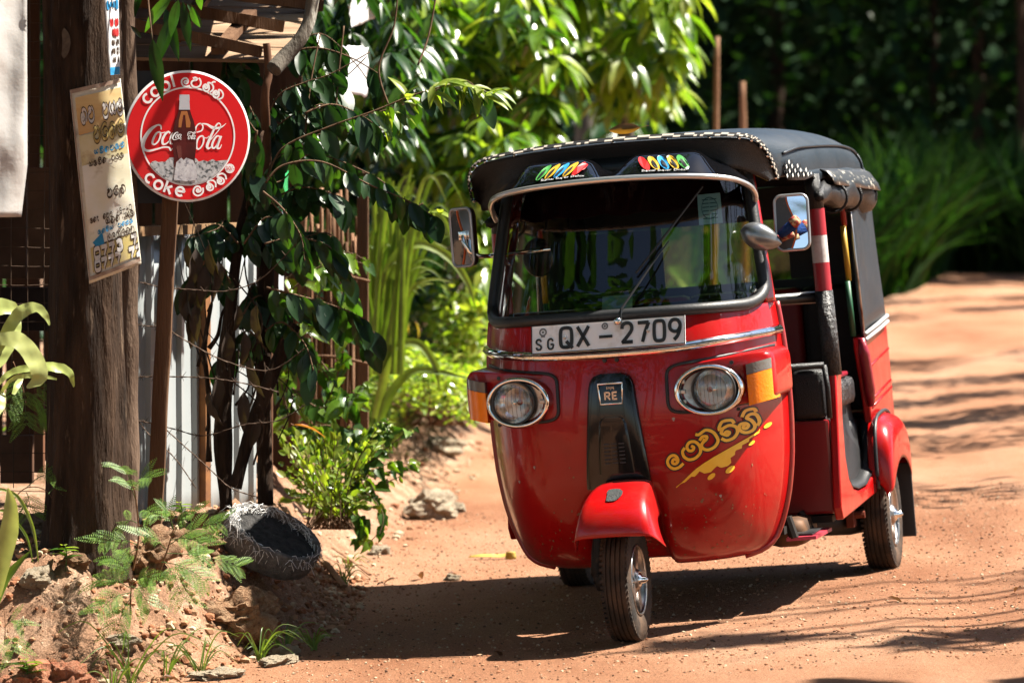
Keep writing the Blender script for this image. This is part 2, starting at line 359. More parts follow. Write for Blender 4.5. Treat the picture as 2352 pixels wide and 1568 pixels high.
def soil_mat():
    m = bpy.data.materials.new('red_laterite_soil'); m.use_nodes = True; N = m.node_tree.nodes; L = m.node_tree.links; p = N['Principled BSDF']; p.inputs['Roughness'].default_value = .95; p.inputs['Specular IOR Level'].default_value = .15
    tc = N.new('ShaderNodeTexCoord')
    def nz(s, d=5, r=.6, st=None):
        n = N.new('ShaderNodeTexNoise'); n.inputs['Scale'].default_value = s; n.inputs['Detail'].default_value = d; n.inputs['Roughness'].default_value = r
        if st:
            mp = N.new('ShaderNodeMapping'); mp.inputs['Scale'].default_value = st; L.new(tc.outputs['Object'], mp.inputs[0]); L.new(mp.outputs[0], n.inputs['Vector'])
        else: L.new(tc.outputs['Object'], n.inputs['Vector'])
        return n
    def ramp(n, pts):
        r = N.new('ShaderNodeValToRGB'); e = r.color_ramp.elements
        pts = [(q, tuple(x*.62 for x in c)) for q, c in pts]
        e[0].position, e[0].color = pts[0][0], (*pts[0][1], 1); e[1].position, e[1].color = pts[-1][0], (*pts[-1][1], 1)
        for q, c in pts[1:-1]: el = e.new(q); el.color = (*c, 1)
        L.new(n.outputs['Fac'], r.inputs[0]); return r
    road = ramp(nz(.9, 8, .65, (1, .5, 1)), [(.30, (.34, .142, .070)), (.48, (.49, .240, .132)), (.70, (.62, .355, .22))])
    bank = ramp(nz(5, 8, .7), [(.28, (.25, .12, .066)), (.5, (.47, .27, .165)), (.72, (.70, .50, .35))])
    at = N.new('ShaderNodeAttribute'); at.attribute_name = 'bank'
    mx = N.new('ShaderNodeMix'); mx.data_type = 'RGBA'; L.new(at.outputs['Fac'], mx.inputs[0]); L.new(road.outputs[0], mx.inputs[6]); L.new(bank.outputs[0], mx.inputs[7])
    gr = nz(150, 3, .7); rg = N.new('ShaderNodeMapRange'); rg.inputs[1].default_value = .32; rg.inputs[2].default_value = .68; rg.inputs[3].default_value = .55; rg.inputs[4].default_value = 1.4; L.new(gr.outputs['Fac'], rg.inputs[0])
    ml = N.new('ShaderNodeMix'); ml.data_type = 'RGBA'; ml.blend_type = 'MULTIPLY'; ml.inputs[0].default_value = 1; L.new(mx.outputs[2], ml.inputs[6]); L.new(rg.outputs[0], ml.inputs[7]); L.new(ml.outputs[2], p.inputs['Base Color'])
    a1 = nz(85, 8, .8); a2 = nz(14, 5, .6); ad = N.new('ShaderNodeMath'); ad.operation = 'MULTIPLY_ADD'; ad.inputs[1].default_value = 1.4; L.new(a2.outputs['Fac'], ad.inputs[0]); L.new(a1.outputs['Fac'], ad.inputs[2])
    b = N.new('ShaderNodeBump'); b.inputs['Strength'].default_value = .9; b.inputs['Distance'].default_value = .02; L.new(ad.outputs[0], b.inputs['Height']); L.new(b.outputs[0], p.inputs['Normal'])
    return m
SOIL = soil_mat()
ground = near.build('ground', SOIL, smooth=True, kind='structure', recalc=False)
ground['label'] = 'orange red laterite dirt road with an earth bank along its edge'
att = ground.data.attributes.new('bank', 'FLOAT', 'POINT'); vals = [sstep(-.12, .10, foot_dist(x, y)+.06*fbm(x, y, 4, 3)) for y in gy for x in gx]
att.data.foreach_set('value', vals)

# ---------------------------------------------------------------- stones, pebbles
def rock_mesh(name, seed, sq=(1, 1, 1), sub=3, rough=.28, mt=None):
    bm = bmesh.new(); bmesh.ops.create_icosphere(bm, subdivisions=sub, radius=1)
    for v in bm.verts:
        c = v.co.copy(); n = mnoise.noise(c*1.3+Vector((seed*7.3, 0, 0)))*rough*1.7+abs(mnoise.noise(c*2.8+Vector((0, seed*3.1, 0))))*rough*-1.3+mnoise.noise(c*7+Vector((0, 0, seed)))*rough*.45
        v.co = Vector([c[i]*(1+n)*sq[i] for i in range(3)])
    me = bpy.data.meshes.new(name); bm.to_mesh(me); bm.free(); me.materials.append(mt); me.polygons.foreach_set('use_smooth', [True]*len(me.polygons)); me.set_sharp_from_angle(angle=math.radians(38)); return me
STONE = mat('tan_rock', (.32, .17, .09), .9, col2=(.46, .30, .18), scale=7, bump=1.0, bscale=22, col3=(.16, .08, .045), s3=12, c3=(.55, .7))
STONE_RED = mat('red_laterite_rock', (.44, .15, .075), .9, col2=(.56, .28, .17), scale=9, bump=1.0, bscale=26)
STONE_PALE = mat('pale_limestone', (.55, .42, .28), .9, col2=(.66, .58, .44), scale=9, bump=1.0, bscale=24, col3=(.32, .19, .10), s3=10, c3=(.55, .72))
def put_rock(px, py, Y, r, sq, mt, label, seed, rot=0, sink=.3, name='rock', group=None):
    p = W(px, py, Y); z = ground_z(p.x, p.y); me = rock_mesh(name, seed, sq, 4, .34, mt)
    o = share(name, me); o.location = (p.x, p.y, z+r*sq[2]*(1-2*sink)*.5+r*sq[2]*.2); o.scale = (r, r, r); o.rotation_euler = (0, 0, rot); tag(o, label, 'rock', group); return o
put_rock(72, 1430, 12.33, .115, (1, .7, .55), STONE_RED, 'flat red rock at the foot of the bank, the left of a touching pair', 1, .2)
put_rock(150, 1440, 12.36, .095, (1, .8, .8), STONE_RED, 'rounded red rock at the foot of the bank, the right of a touching pair', 2, .5)
put_rock(545, 1215, 13.25, .15, (1.05, .7, .62), STONE, 'large brown rock with a dark hollow beside the sack planter', 3, .3, .15)
put_rock(345, 1230, 13.05, .12, (.95, .6, .75), STONE, 'pointed brown rock behind the feathery seedling', 4, .9, .15)
put_rock(430, 1195, 13.4, .10, (1.2, .6, .5), STONE, 'low brown rock between the round sign post and the sack planter', 15, .2, .2)
put_rock(985, 1150, 18.2, .115, (1.1, .8, .72), STONE_PALE, 'large pale limestone lump beside the road behind the bright shrub', 5, .1, .1)
put_rock(1040, 1140, 18.5, .06, (1, .8, .7), STONE_PALE, 'small pale limestone lump next to the large one', 6, 1)
put_rock(870, 1235, 16.6, .05, (1.3, .8, .6), STONE_PALE, 'pale stone at the road edge below the bright shrub', 7, 1)
put_rock(930, 950, 22.0, .13, (1.3, .8, .5), STONE_PALE, 'white stone on the mound beside the rickshaw, out of focus', 8, 1)
put_rock(1010, 985, 21.5, .12, (1.2, .8, .45), STONE_PALE, 'pale slab of stone lying on the sunlit mound', 9, .4)
put_rock(500, 1460, 12.62, .075, (1.3, .6, .35), STONE_PALE, 'flat pale stone on the lower bank under the grass blades', 10, .5)
put_rock(655, 1300, 13.15, .045, (1, .8, .7), STONE_PALE, 'small pale stone in the shaded bank face under the sack planter', 11, .5)
put_rock(640, 1440, 12.95, .06, (1.6, .7, .4), STONE_PALE, 'sunlit pale stone at the edge of the shade on the bank foot', 12, .9)
put_rock(90, 1320, 12.7, .055, (1.2, .8, .7), STONE_PALE, 'cream stone on the bank crest at the left edge', 13, .9)
put_rock(175, 1305, 12.8, .045, (1.2, .8, .7), STONE, 'small tan stone on the bank crest below the tree trunk', 14, .2)
put_rock(280, 1330, 12.7, .05, (1.2, .8, .6), STONE_PALE, 'pale stone under the feathery plant', 16, .2)
put_rock(1040, 1290, 15.5, .03, (1.2, .8, .6), STONE_PALE, 'small pale stone on the sunlit road beside the shadow', 17, .2)
# a broken brick half buried in the bank
m = MB(); m.rbox((-.05, -.03, 0), (-.004, .03, .085), .006); m.rbox((.004, -.03, .005), (.045, .03, .078), .006)
bk = m.build('broken_brick', mat('brick_red', (.33, .11, .06), .9, col2=(.42, .18, .10), scale=20, bump=.6, bscale=40)); p = W(112, 1392, 12.45); bk.location = (p.x, p.y, ground_z(p.x, p.y)-.02); bk.rotation_euler = (.1, .06, .3); tag(bk, 'split red brick standing half buried in the bank', 'brick')
# clods and pebbles, too many to count
def scatter_pebbles(name, n, xr, yr, size, cond, mats, label, seed, sub=1):
    rng = np.random.default_rng(seed); base = []
    bm = bmesh.new(); bmesh.ops.create_icosphere(bm, subdivisions=sub, radius=1); bv = np.array([v.co[:] for v in bm.verts]); bf = np.array([[v.index for v in f.verts] for f in bm.faces]); bm.free()
    Vs, Fs, Ms = [], [], []; k = 0
    while k < n:
        x = rng.uniform(*xr); y = rng.uniform(*yr); d = foot_dist(x, y)
        if not cond(x, y, d, rng): 
            continue
        s = size[0]*(size[1]/size[0])**(rng.random()**2.2); v = bv*(1+rng.normal(0, .18, (len(bv), 1)))*s*np.array([1, rng.uniform(.6, 1.1), rng.uniform(.5, .85)])
        a = rng.uniform(0, 6.28); R = np.array([[math.cos(a), -math.sin(a), 0], [math.sin(a), math.cos(a), 0], [0, 0, 1]])
        Vs.append(v@R.T+np.array([x, y, ground_z(x, y)+s*.25])); Fs.append(bf+k*len(bv)); Ms += [int(rng.integers(len(mats)))]*len(bf); k += 1
    me = bpy.data.meshes.new(name); me.from_pydata(np.concatenate(Vs).tolist(), [], np.concatenate(Fs).tolist())
    for q in mats: me.materials.append(q)
    me.polygons.foreach_set('material_index', Ms); o = share(name, me); tag(o, label, 'gravel', None, 'stuff'); return o
P1 = mat('pebble_tan', (.46, .25, .14), .9); P2 = mat('pebble_red', (.33, .14, .07), .9); P3 = mat('pebble_cream', (.60, .46, .31), .9); P4 = mat('pebble_dark', (.13, .07, .045), .9)
scatter_pebbles('road_gravel', 17000, (-1.2, 2.6), (11.9, 18.5), (.0016, .0075), lambda x, y, d, r: d < .05 and abs(x) < y*.14, [P1, P2, P3, P1, P4], 'fine loose gravel strewn over the dirt road', 5, 1)
scatter_pebbles('bank_rubble', 5200, (-1.9, -.55), (12.2, 15.6), (.004, .021), lambda x, y, d, r: d > -.08 and d < 1.1 and r.random() < (1.2-d), [P1, P2, P1, P2, STONE, P3], 'crumbly clods and small stones on the eroded bank', 6)
scatter_pebbles('mound_rubble', 500, (-1.2, .6), (15.6, 23), (.006, .030), lambda x, y, d, r: d > -.15 and d < .6, [P1, P3, P3, P2], 'loose stones on the mound beside the road', 8)

# ================================================================ leaves
def leaf_mesh(name, L, wd, mt, shape='oval', droop=.25, fold=.25, nseg=7, wave=0.0, stalk=.1):
    """one leaf lying along +x with its upper face to +z, base at the origin"""
    rows = []
    for i in range(nseg+1):
        t = i/nseg
        if shape == 'oval': w = math.sin(math.pi*min(1, t*.97+.015))**.75*(1-.12*t)
        elif shape == 'lance': w = (math.sin(math.pi*min(1, t**.8*.985+.01)))**.9
        elif shape == 'blade': w = min(1, t*9+.35)*(1-t**2.2)
        elif shape == 'heart': w = min(1, (t+.06)*4.5)**.6*(1-t**1.6)*1.05
        w = max(w, .015)*wd/2; ang = droop*t; x = L*(t-.10*droop*droop*t*t); z = -L*.5*droop*t*t
        wz = wave*wd*math.sin(t*14); rows.append([(x, -w, z+w*fold+wz), (x, -w*.5, z+w*fold*.35), (x, 0, z), (x, w*.5, z+w*fold*.35), (x, w, z+w*fold-wz)])
    m = MB(); m.grid(rows)
    if stalk: m.tube([(-L*stalk, 0, L*stalk*.25), (0, 0, -.0005), (L*.5, 0, rows[nseg//2][2][2]-.0006)], [wd*.025, wd*.022, wd*.012], 4, cap=False)
    me = bpy.data.meshes.new(name); me.from_pydata(m.v, [], m.f); me.materials.append(mt); me.polygons.foreach_set('use_smooth', [True]*len(me.polygons)); return me
def frame(d, up=(0, 0, 1), roll=0):
    x = Vector(d).normalized(); u = Vector(up); u = u-x*u.dot(x)
    if u.length < 1e-3: u = Vector((0, 1, 0))-x*x.y
    u.normalize(); y = u.cross(x); R = Matrix((x, y, u)).transposed().to_4x4(); return R @ Matrix.Rotation(roll, 4, 'X')
def join_leaves(name, items, parent, kind='stuff'):
    """many leaves as one mesh; items are (mesh, matrix)"""
    cache = {}; Vs, Fs, Ms, mats = [], [], [], []; off = 0
    for me, M in items:
        if me.name not in cache:
            v = np.empty(len(me.vertices)*3); me.vertices.foreach_get('co', v); f = [tuple(p.vertices) for p in me.polygons]
            if me.materials[0] not in mats: mats.append(me.materials[0])
            cache[me.name] = (np.c_[v.reshape(-1, 3), np.ones(len(v)//3)], np.array(f), mats.index(me.materials[0]))
        v, f, mi = cache[me.name]; Vs.append((v@np.array(M).T)[:, :3]); Fs.append(f+off); Ms.append(np.full(len(f), mi)); off += len(v)
    V_ = np.concatenate(Vs); F_ = np.concatenate(Fs); me = bpy.data.meshes.new(name)
    me.vertices.add(len(V_)); me.vertices.foreach_set('co', V_.ravel()); me.loops.add(F_.size); me.loops.foreach_set('vertex_index', F_.ravel().astype(np.int32))
    me.polygons.add(len(F_)); me.polygons.foreach_set('loop_start', np.arange(0, F_.size, F_.shape[1], dtype=np.int32)); me.polygons.foreach_set('loop_total', np.full(len(F_), F_.shape[1], dtype=np.int32))
    for q in mats: me.materials.append(q)
    me.polygons.foreach_set('material_index', np.concatenate(Ms).astype(np.int32)); me.polygons.foreach_set('use_smooth', np.ones(len(F_), dtype=bool)); me.update(calc_edges=True)
    o = share(name, me, parent)
    if kind: o['kind'] = kind
    return o
def single_leaves(items, parent, name='leaf'):
    for me, M in items: share(name, me, parent, M)
def rnd(a, b): return random.uniform(a, b)
def scl(M, s): return M @ Matrix.Scale(s, 4)

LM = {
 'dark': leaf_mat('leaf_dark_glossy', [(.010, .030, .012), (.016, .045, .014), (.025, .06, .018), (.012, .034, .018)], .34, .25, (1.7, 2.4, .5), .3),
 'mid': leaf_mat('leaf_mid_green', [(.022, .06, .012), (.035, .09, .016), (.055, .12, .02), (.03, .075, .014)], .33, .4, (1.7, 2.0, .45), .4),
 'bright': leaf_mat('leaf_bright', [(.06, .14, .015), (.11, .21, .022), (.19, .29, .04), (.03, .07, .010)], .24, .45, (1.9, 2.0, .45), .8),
 'lime': leaf_mat('leaf_lime', [(.18, .28, .03), (.26, .35, .045), (.33, .38, .075), (.14, .24, .03)], .36, .5, (1.5, 1.6, .45)),
 'fern': leaf_mat('leaf_feathery', [(.12, .25, .04), (.19, .34, .055), (.12, .23, .07), (.25, .38, .06)], .5, .5, (1.5, 1.7, .5)),
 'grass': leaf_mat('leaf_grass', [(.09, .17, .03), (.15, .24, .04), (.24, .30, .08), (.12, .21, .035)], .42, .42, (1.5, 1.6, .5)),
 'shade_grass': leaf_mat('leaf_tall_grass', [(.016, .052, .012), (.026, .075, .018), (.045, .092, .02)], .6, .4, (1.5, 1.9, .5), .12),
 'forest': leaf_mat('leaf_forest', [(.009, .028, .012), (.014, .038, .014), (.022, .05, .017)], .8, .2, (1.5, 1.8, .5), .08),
 'yellow': leaf_mat('leaf_yellow_green', [(.42, .50, .14), (.50, .54, .20), (.36, .46, .12)], .32, .35, (1.2, 1.2, .6)),
 'dry': leaf_mat('leaf_dry', [(.16, .07, .03), (.22, .10, .04), (.10, .045, .025), (.30, .17, .07)], .7, .3, (1.3, 1.2, .8)),
 'spot': leaf_mat('leaf_spotted', [(.16, .14, .02), (.10, .09, .02)], .5, .35, (1.4, 1.3, .5)),
}
BARK = mat('dark_bark', (.024, .014, .009), .95, col2=(.085, .05, .031), scale=16, bump=1.0, bscale=34, stretch=(1, 1, .16), col3=(.24, .165, .11), s3=40, c3=(.60, .72), bdist=.05)
BARK_GREY = mat('grey_bark', (.10, .085, .07), .9, col2=(.24, .21, .17), scale=7, bump=.8, bscale=30, stretch=(1, 1, .4), col3=(.42, .40, .34), s3=14, c3=(.58, .64))
TWIG = mat('brown_twig', (.10, .055, .03), .8, col2=(.20, .12, .07), scale=20)
STALK = mat('green_stalk', (.07, .12, .03), .6)
WOOD = mat('weathered_wood', (.11, .055, .03), .85, col2=(.20, .11, .06), scale=9, bump=.6, bscale=40, stretch=(1, 1, .12))
WOOD_PALE = mat('pale_stick_wood', (.26, .13, .07), .85, col2=(.42, .25, .15), scale=10, bump=.6, bscale=40, stretch=(1, 1, .15))

def limb(mb, pts, r0, r1, n=10, sub=6, rough=.0, mi=0):
    P = catmull(pts, sub); N = len(P); rad = [r0+(r1-r0)*i/(N-1) for i in range(N)]
    if rough: rad = [r*(1+rough*mnoise.noise(Vector((p[0]*5, p[1]*5, p[2]*5)))) for r, p in zip(rad, P)]
    mb.tube(P, rad, n, mi); return P
# ================================================================ the three-wheeler
V = empty('auto_rickshaw', (0.3936, 13.0, 0.0015), (0, math.radians(-4.7), math.radians(-13.4)))
tag(V, 'red three-wheeled auto rickshaw with black canopy parked on the dirt road', 'auto rickshaw')

f_w = pchip([(.225,.34),(.24,.395),(.265,.435),(.30,.458),(.38,.489),(.475,.512),(.6,.528),(.75,.534),(.9,.532),(1.0,.525),(1.1,.513),(1.3,.486),(1.5,.458),(1.66,.435)])
f_yn = pchip([(.225,.30),(.24,.25),(.265,.20),(.32,.145),(.4,.10),(.55,.062),(.75,.052),(.95,.075),(1.1,.125),(1.3,.24),(1.53,.375),(1.66,.45)])
f_ye = pchip([(.225,.46),(.3,.5),(.9,.5),(1.1,.51),(1.3,.56),(1.53,.63),(1.66,.67)])
def SP(u, z, off=0.0, rec=True):
    """point of the front surface: u across (-1..1), z height, off outwards"""
    w = f_w(z); yn = f_yn(z); ye = f_ye(z)
    def y_at(x):
        a = abs(x)/w; y = yn+(ye-yn)*(0.10*a*a+0.90*a**5.0)
        if rec: y += 0.27*math.exp(-(x/.105)**6)*(1-sstep(.40, .50, z))
        return y
    x = w*u
    if not off: return (x, y_at(x), z)
    dx = (y_at(x+.004)-y_at(x-.004))/.008; dz = (f_yn(z+.01)-f_yn(z-.01))/.02*(1-abs(u)**3)
    n = Vector((-dx, 1.0, -dz)).normalized()*-off
    return (x+n.x, y_at(x)+n.y, z+n.z)
def on_shield(x, z, off=.003): return SP(x/f_w(z), z, off)

us = sorted(set([-1+2*i/44 for i in range(45)]))
us = [math.copysign(abs(u)**0.85, u) for u in us]
zs = [.225,.232,.24,.25,.265,.285,.31,.34,.38,.41,.44,.47,.5,.53,.57,.62,.68,.74,.8,.86,.92,.98,1.04,1.075,1.095]
shield = MB(); shield.grid([[SP(u, z) for u in us] for z in zs]); shield = shield.build('front_shield', RED, V, smooth=True, solid=.014)
# rolled edge of the shield on both sides, and the lower lip
for s in (-1, 1):
    m = MB(); m.tube([SP(s*1.0, z) for z in zs], .012, 8); m.build('shield_edge', RED_DUSTY, shield, smooth=True)
    m = MB(); m.grid([[(s*(abs(SP(1, z)[0])-.004), SP(1, z)[1]+.004, z), (s*(abs(SP(1, z)[0])-.03), SP(1, z)[1]+.06, z)] for z in zs]); m.build('edge_flange', RED_DUSTY, shield, smooth=True, solid=.004)
for x in (-.02, .022):
    m = MB(); p = on_shield(x, .948, .004); m.lathe([(0,-.004),(.007,-.003),(.008,.003)], 10, 'y', p); m.build('bolt', BLACK_PLASTIC, shield)
for x, z in ((.215, .73), (-.30, .6)):
    pass
# pillars beside the windscreen and the header
zz = [1.095+.0205*i for i in range(28)]
for s in (-1, 1):
    m = MB(); m.grid([[SP(s*(.955+.045*k/4), z) for k in range(5)]+[(s*(abs(SP(1, z)[0])-.012), SP(1, z)[1]+.05, z), (s*(abs(SP(1, z)[0])-.05), SP(1, z)[1]+.055, z)] for z in zz])
    m.build('pillar', RED, V, smooth=True, solid=.01)
m = MB(); m.grid([[SP(-.95+1.9*i/20, z) for i in range(21)] for z in (1.575, 1.61, 1.66)]); m.build('header_panel', LEATHER, V, smooth=True, solid=.012)
# windscreen
def rr(u0, u1, z0, z1, ru, rz, n=7):
    o = []
    for (cu, cz, a0) in ((u1-ru, z1-rz, 0), (u0+ru, z1-rz, 90), (u0+ru, z0+rz, 180), (u1-ru, z0+rz, 270)):
        for k in range(n+1):
            a = math.radians(a0+90*k/n); o.append((cu+ru*math.cos(a), cz+rz*math.sin(a)))
    return o
def densify(loop, step):
    o = []
    for i in range(len(loop)):
        a, b = np.array(loop[i]), np.array(loop[(i+1) % len(loop)]); k = max(1, int(np.hypot(*(b-a)*np.array([.5, 1]))/step))
        o += [tuple(a+(b-a)*j/k) for j in range(k)]
    return o
loop = densify(rr(-.955, .955, 1.098, 1.60, .12, .06), .03)
wf = MB(); wf.tube([SP(u, z, .004) for u, z in loop], .021, 8, closed=True, ref=(0, 1, .3)); wf.build('windscreen_frame', RUBBER, V, smooth=True)
wg = MB(); wg.grid([[SP(-.945+1.89*i/30, 1.10+.492*j/10, -.004) for i in range(31)] for j in range(11)]); wg = wg.build('windscreen', GLASS, V, smooth=True)
# licence disc paper and card behind the glass
PAPER = mat('pale_licence_paper', (.55, .76, .76), .7, col2=(.68, .84, .82), scale=30, k=1)
m = MB(); m.grid([[SP(u, z, -.008) for u in (.63, .71, .79)] for z in (1.385, 1.44, 1.49)]); pp = m.build('licence_paper', PAPER, V)
m = MB()
for z in (1.405,1.418,1.431,1.444,1.457,1.47): ribbon(m, [(.66,z),(.76,z)], .003, lambda a, b: SP(a, b, -.0065), smooth=False)
ribbon(m, [(.71+.055*math.cos(t*.5236), 1.44+.037*math.sin(t*.5236)) for t in range(12)], .003, lambda a, b: SP(a, b, -.0065), closed=True)
m.build('printed_lines', mat('blue_grey_ink', (.12, .25, .28), .6), pp)
m = MB(); m.grid([[SP(u, z, -.010) for u in (-.06, .05, .15)] for z in (1.118, 1.145, 1.17)]); m.build('dashboard_card', mat('teal_card', (.16, .42, .38), .5, col2=(.55, .5, .3), scale=18), V)
# wiper
m = MB(); m.tube([(.045, .075, 1.085), (.05, .085, 1.12), (.15, .19, 1.265), (.20, .252, 1.335)], [.006, .005, .0035, .003], 6); w = m.build('wiper', BLACK_PLASTIC, V)
m = MB(); m.tube([SP(.18, 1.23, .012), SP(.42, 1.37, .012), SP(.66, 1.51, .012)], .004, 6); m.build('wiper_blade', RUBBER, w)
m = MB(); m.lathe([(0,-.03),(.012,-.028),(.013,.0),(.009,.03)], 12, 'y', (.042, .065, 1.080)); m.build('wiper_spindle', CHROME, w, smooth=True)

# chrome strip across the nose
m = MB(); cs = [-.97+1.94*i/40 for i in range(41)]
m.tube([on_shield(x*.53, .968+.034*x*x, .010) for x in cs], .0165, 10, ref=(0, 0, 1), flat=1.05); m.build('chrome_strip', CHROME, V, smooth=True)
m = MB(); m.tube([on_shield(x*.53, .968+.034*x*x-.0005, .0262) for x in cs], .0022, 5); m.build('strip_groove', BLACK_PLASTIC, V)

# number plate
def PYz(z): return .036+(z-.988)*.30
def pq(x, z, o=0.0): return (x, PYz(z)-o, z+o*.28)
def pbox(mb, x0, z0, x1, z1, o0, o1): mb.add([pq(x0, z0, o0), pq(x1, z0, o0), pq(x1, z1, o0), pq(x0, z1, o0), pq(x0, z0, o1), pq(x1, z0, o1), pq(x1, z1, o1), pq(x0, z1, o1)], [(0, 1, 2, 3), (7, 6, 5, 4), (0, 4, 5, 1), (1, 5, 6, 2), (2, 6, 7, 3), (3, 7, 4, 0)])
plate = MB(); pbox(plate, -.264, .988, .272, 1.084, 0, -.005); plate = plate.build('number_plate', WHITE, V)
m = MB()
for x0, z0, x1, z1 in ((-.264, .988, .272, .9905), (-.264, 1.0815, .272, 1.084), (-.264, .991, -.2615, 1.081), (.2695, .991, .272, 1.081)): pbox(m, x0, z0, x1, z1, .0025, .0002)
m.build('plate_rim', BLACK_INK, plate)
m = MB()
def plate_glyph(ch, x, z, w, h, th=.0115):
    for st in GL[ch]: ribbon(m, [(p[0]*w, p[1]*h) for p in st], th, lambda a, b: pq(x+a, z+b, .0035), 0, 4, smooth=(ch not in STRAIGHT))
for ch, x in (('S', -.250), ('G', -.209)): plate_glyph(ch, x, 1.002, .024, .034, .0058)
plate_glyph('Q', -.166, 1.004, .048, .066); plate_glyph('X', -.106, 1.004, .047, .066); plate_glyph('-', -.026, .997, .046, .066, .009)
for ch, x in (('2', .048), ('7', .106), ('0', .160), ('9', .214)): plate_glyph(ch, x, 1.004, .046, .067)
m.build('plate_lettering', BLACK_INK, plate, solid=.003)
GREY_INK = mat('grey_ink', (.22, .22, .23), .5)
for x, z, r in ((-.223, 1.060, .011), (-.006, 1.066, .009)):
    m = MB(); ribbon(m, circ(x, z, r)[:-1], .005, lambda a, b: pq(a, b, .002), closed=True); m.poly([pq(*p, .002) for p in circ(x, z, .004, n=8)[:-1]]); m.build('plate_emblem', GREY_INK, plate)
m = MB(); m.poly([pq(-.230, 1.043, .002), pq(-.216, 1.043, .002), pq(-.216, 1.049, .002), pq(-.230, 1.049, .002)]); m.build('plate_emblem', GREY_INK, plate)
for x, z in ((-.147, 1.037), (.144, 1.040)):
    m = MB(); m.lathe([(0, -.006), (.005, -.005), (.006, 0)], 10, 'y', pq(x, z, .003)); m.build('plate_screw', STEEL, plate)

# black centre panel with badge and slots
def cp_half(z): return np.interp(z, [.52, .56, .86, .885, .90, .908], [.112, .11, .079, .072, .056, .03])
rows = []
for z in [.515,.55,.6,.66,.72,.78,.83,.86,.875,.888,.898,.905]:
    h = cp_half(z); yb = SP(0, z, 0, False)[1]
    rows.append([(x*h, SP(x*h/f_w(z), z, 0, False)[1]-d, z) for x, d in ((-1, -.01), (-1, .014), (-.9, .022), (-.45, .024), (0, .024), (.45, .024), (.9, .022), (1, .014), (1, -.01))])
m = MB(); m.grid(rows); m.poly(rows[-1]); m.poly(rows[0]); cp = m.build('centre_panel', BLACK_GLOSS, V, auto=50)
rows = []
for z, h in ((.565,.062),(.62,.059),(.69,.053),(.735,.048),(.752,.040),(.760,.025)):
    y = SP(0, z, 0, False)[1]-.0245; rows.append([(-h, y+.002, z), (-h*.85, y-.005, z), (0, y-.006, z), (h*.85, y-.005, z), (h, y+.002, z)])
m = MB(); m.grid(rows); m.build('raised_rib', BLACK_GLOSS, cp, auto=40)
for r in range(6):
    for c in range(3):
        m = MB(); z = .60+.013*r; y = SP(0, z, 0, False)[1]-.0335; m.box((-.036+.026*c, y, z), (-.017+.026*c, y+.004, z+.0045)); m.build('vent_slot', RUBBER, cp)
BY = SP(0, .84, 0, False)[1]-.028
def trap(x0, x1, z0, z1, k): return [(x0+k, z0), (x1-k, z0), (x1, z1), (x0, z1)]
bl = densify(trap(-.042, .044, .803, .872, .006), .02)
m = MB(); m.tube([(a, BY, b) for a, b in bl], .0036, 6, closed=True, ref=(0, 1, 0)); badge = m.build('badge', CHROME, cp, smooth=True)
m = MB()
for ch, x in (('R', -.022), ('E', .004)):
    for st in GL[ch]: ribbon(m, [(p[0]*.022, p[1]*.026) for p in st], .0056, lambda a, b: (x+a, BY-.001, .817+b), smooth=(ch == 'R' and len(st) > 3))
text_mesh('BAJAJ', .012, lambda a, b: (a+.001, BY-.001, .853+b), m); m.build('badge_lettering', CHROME, cp)

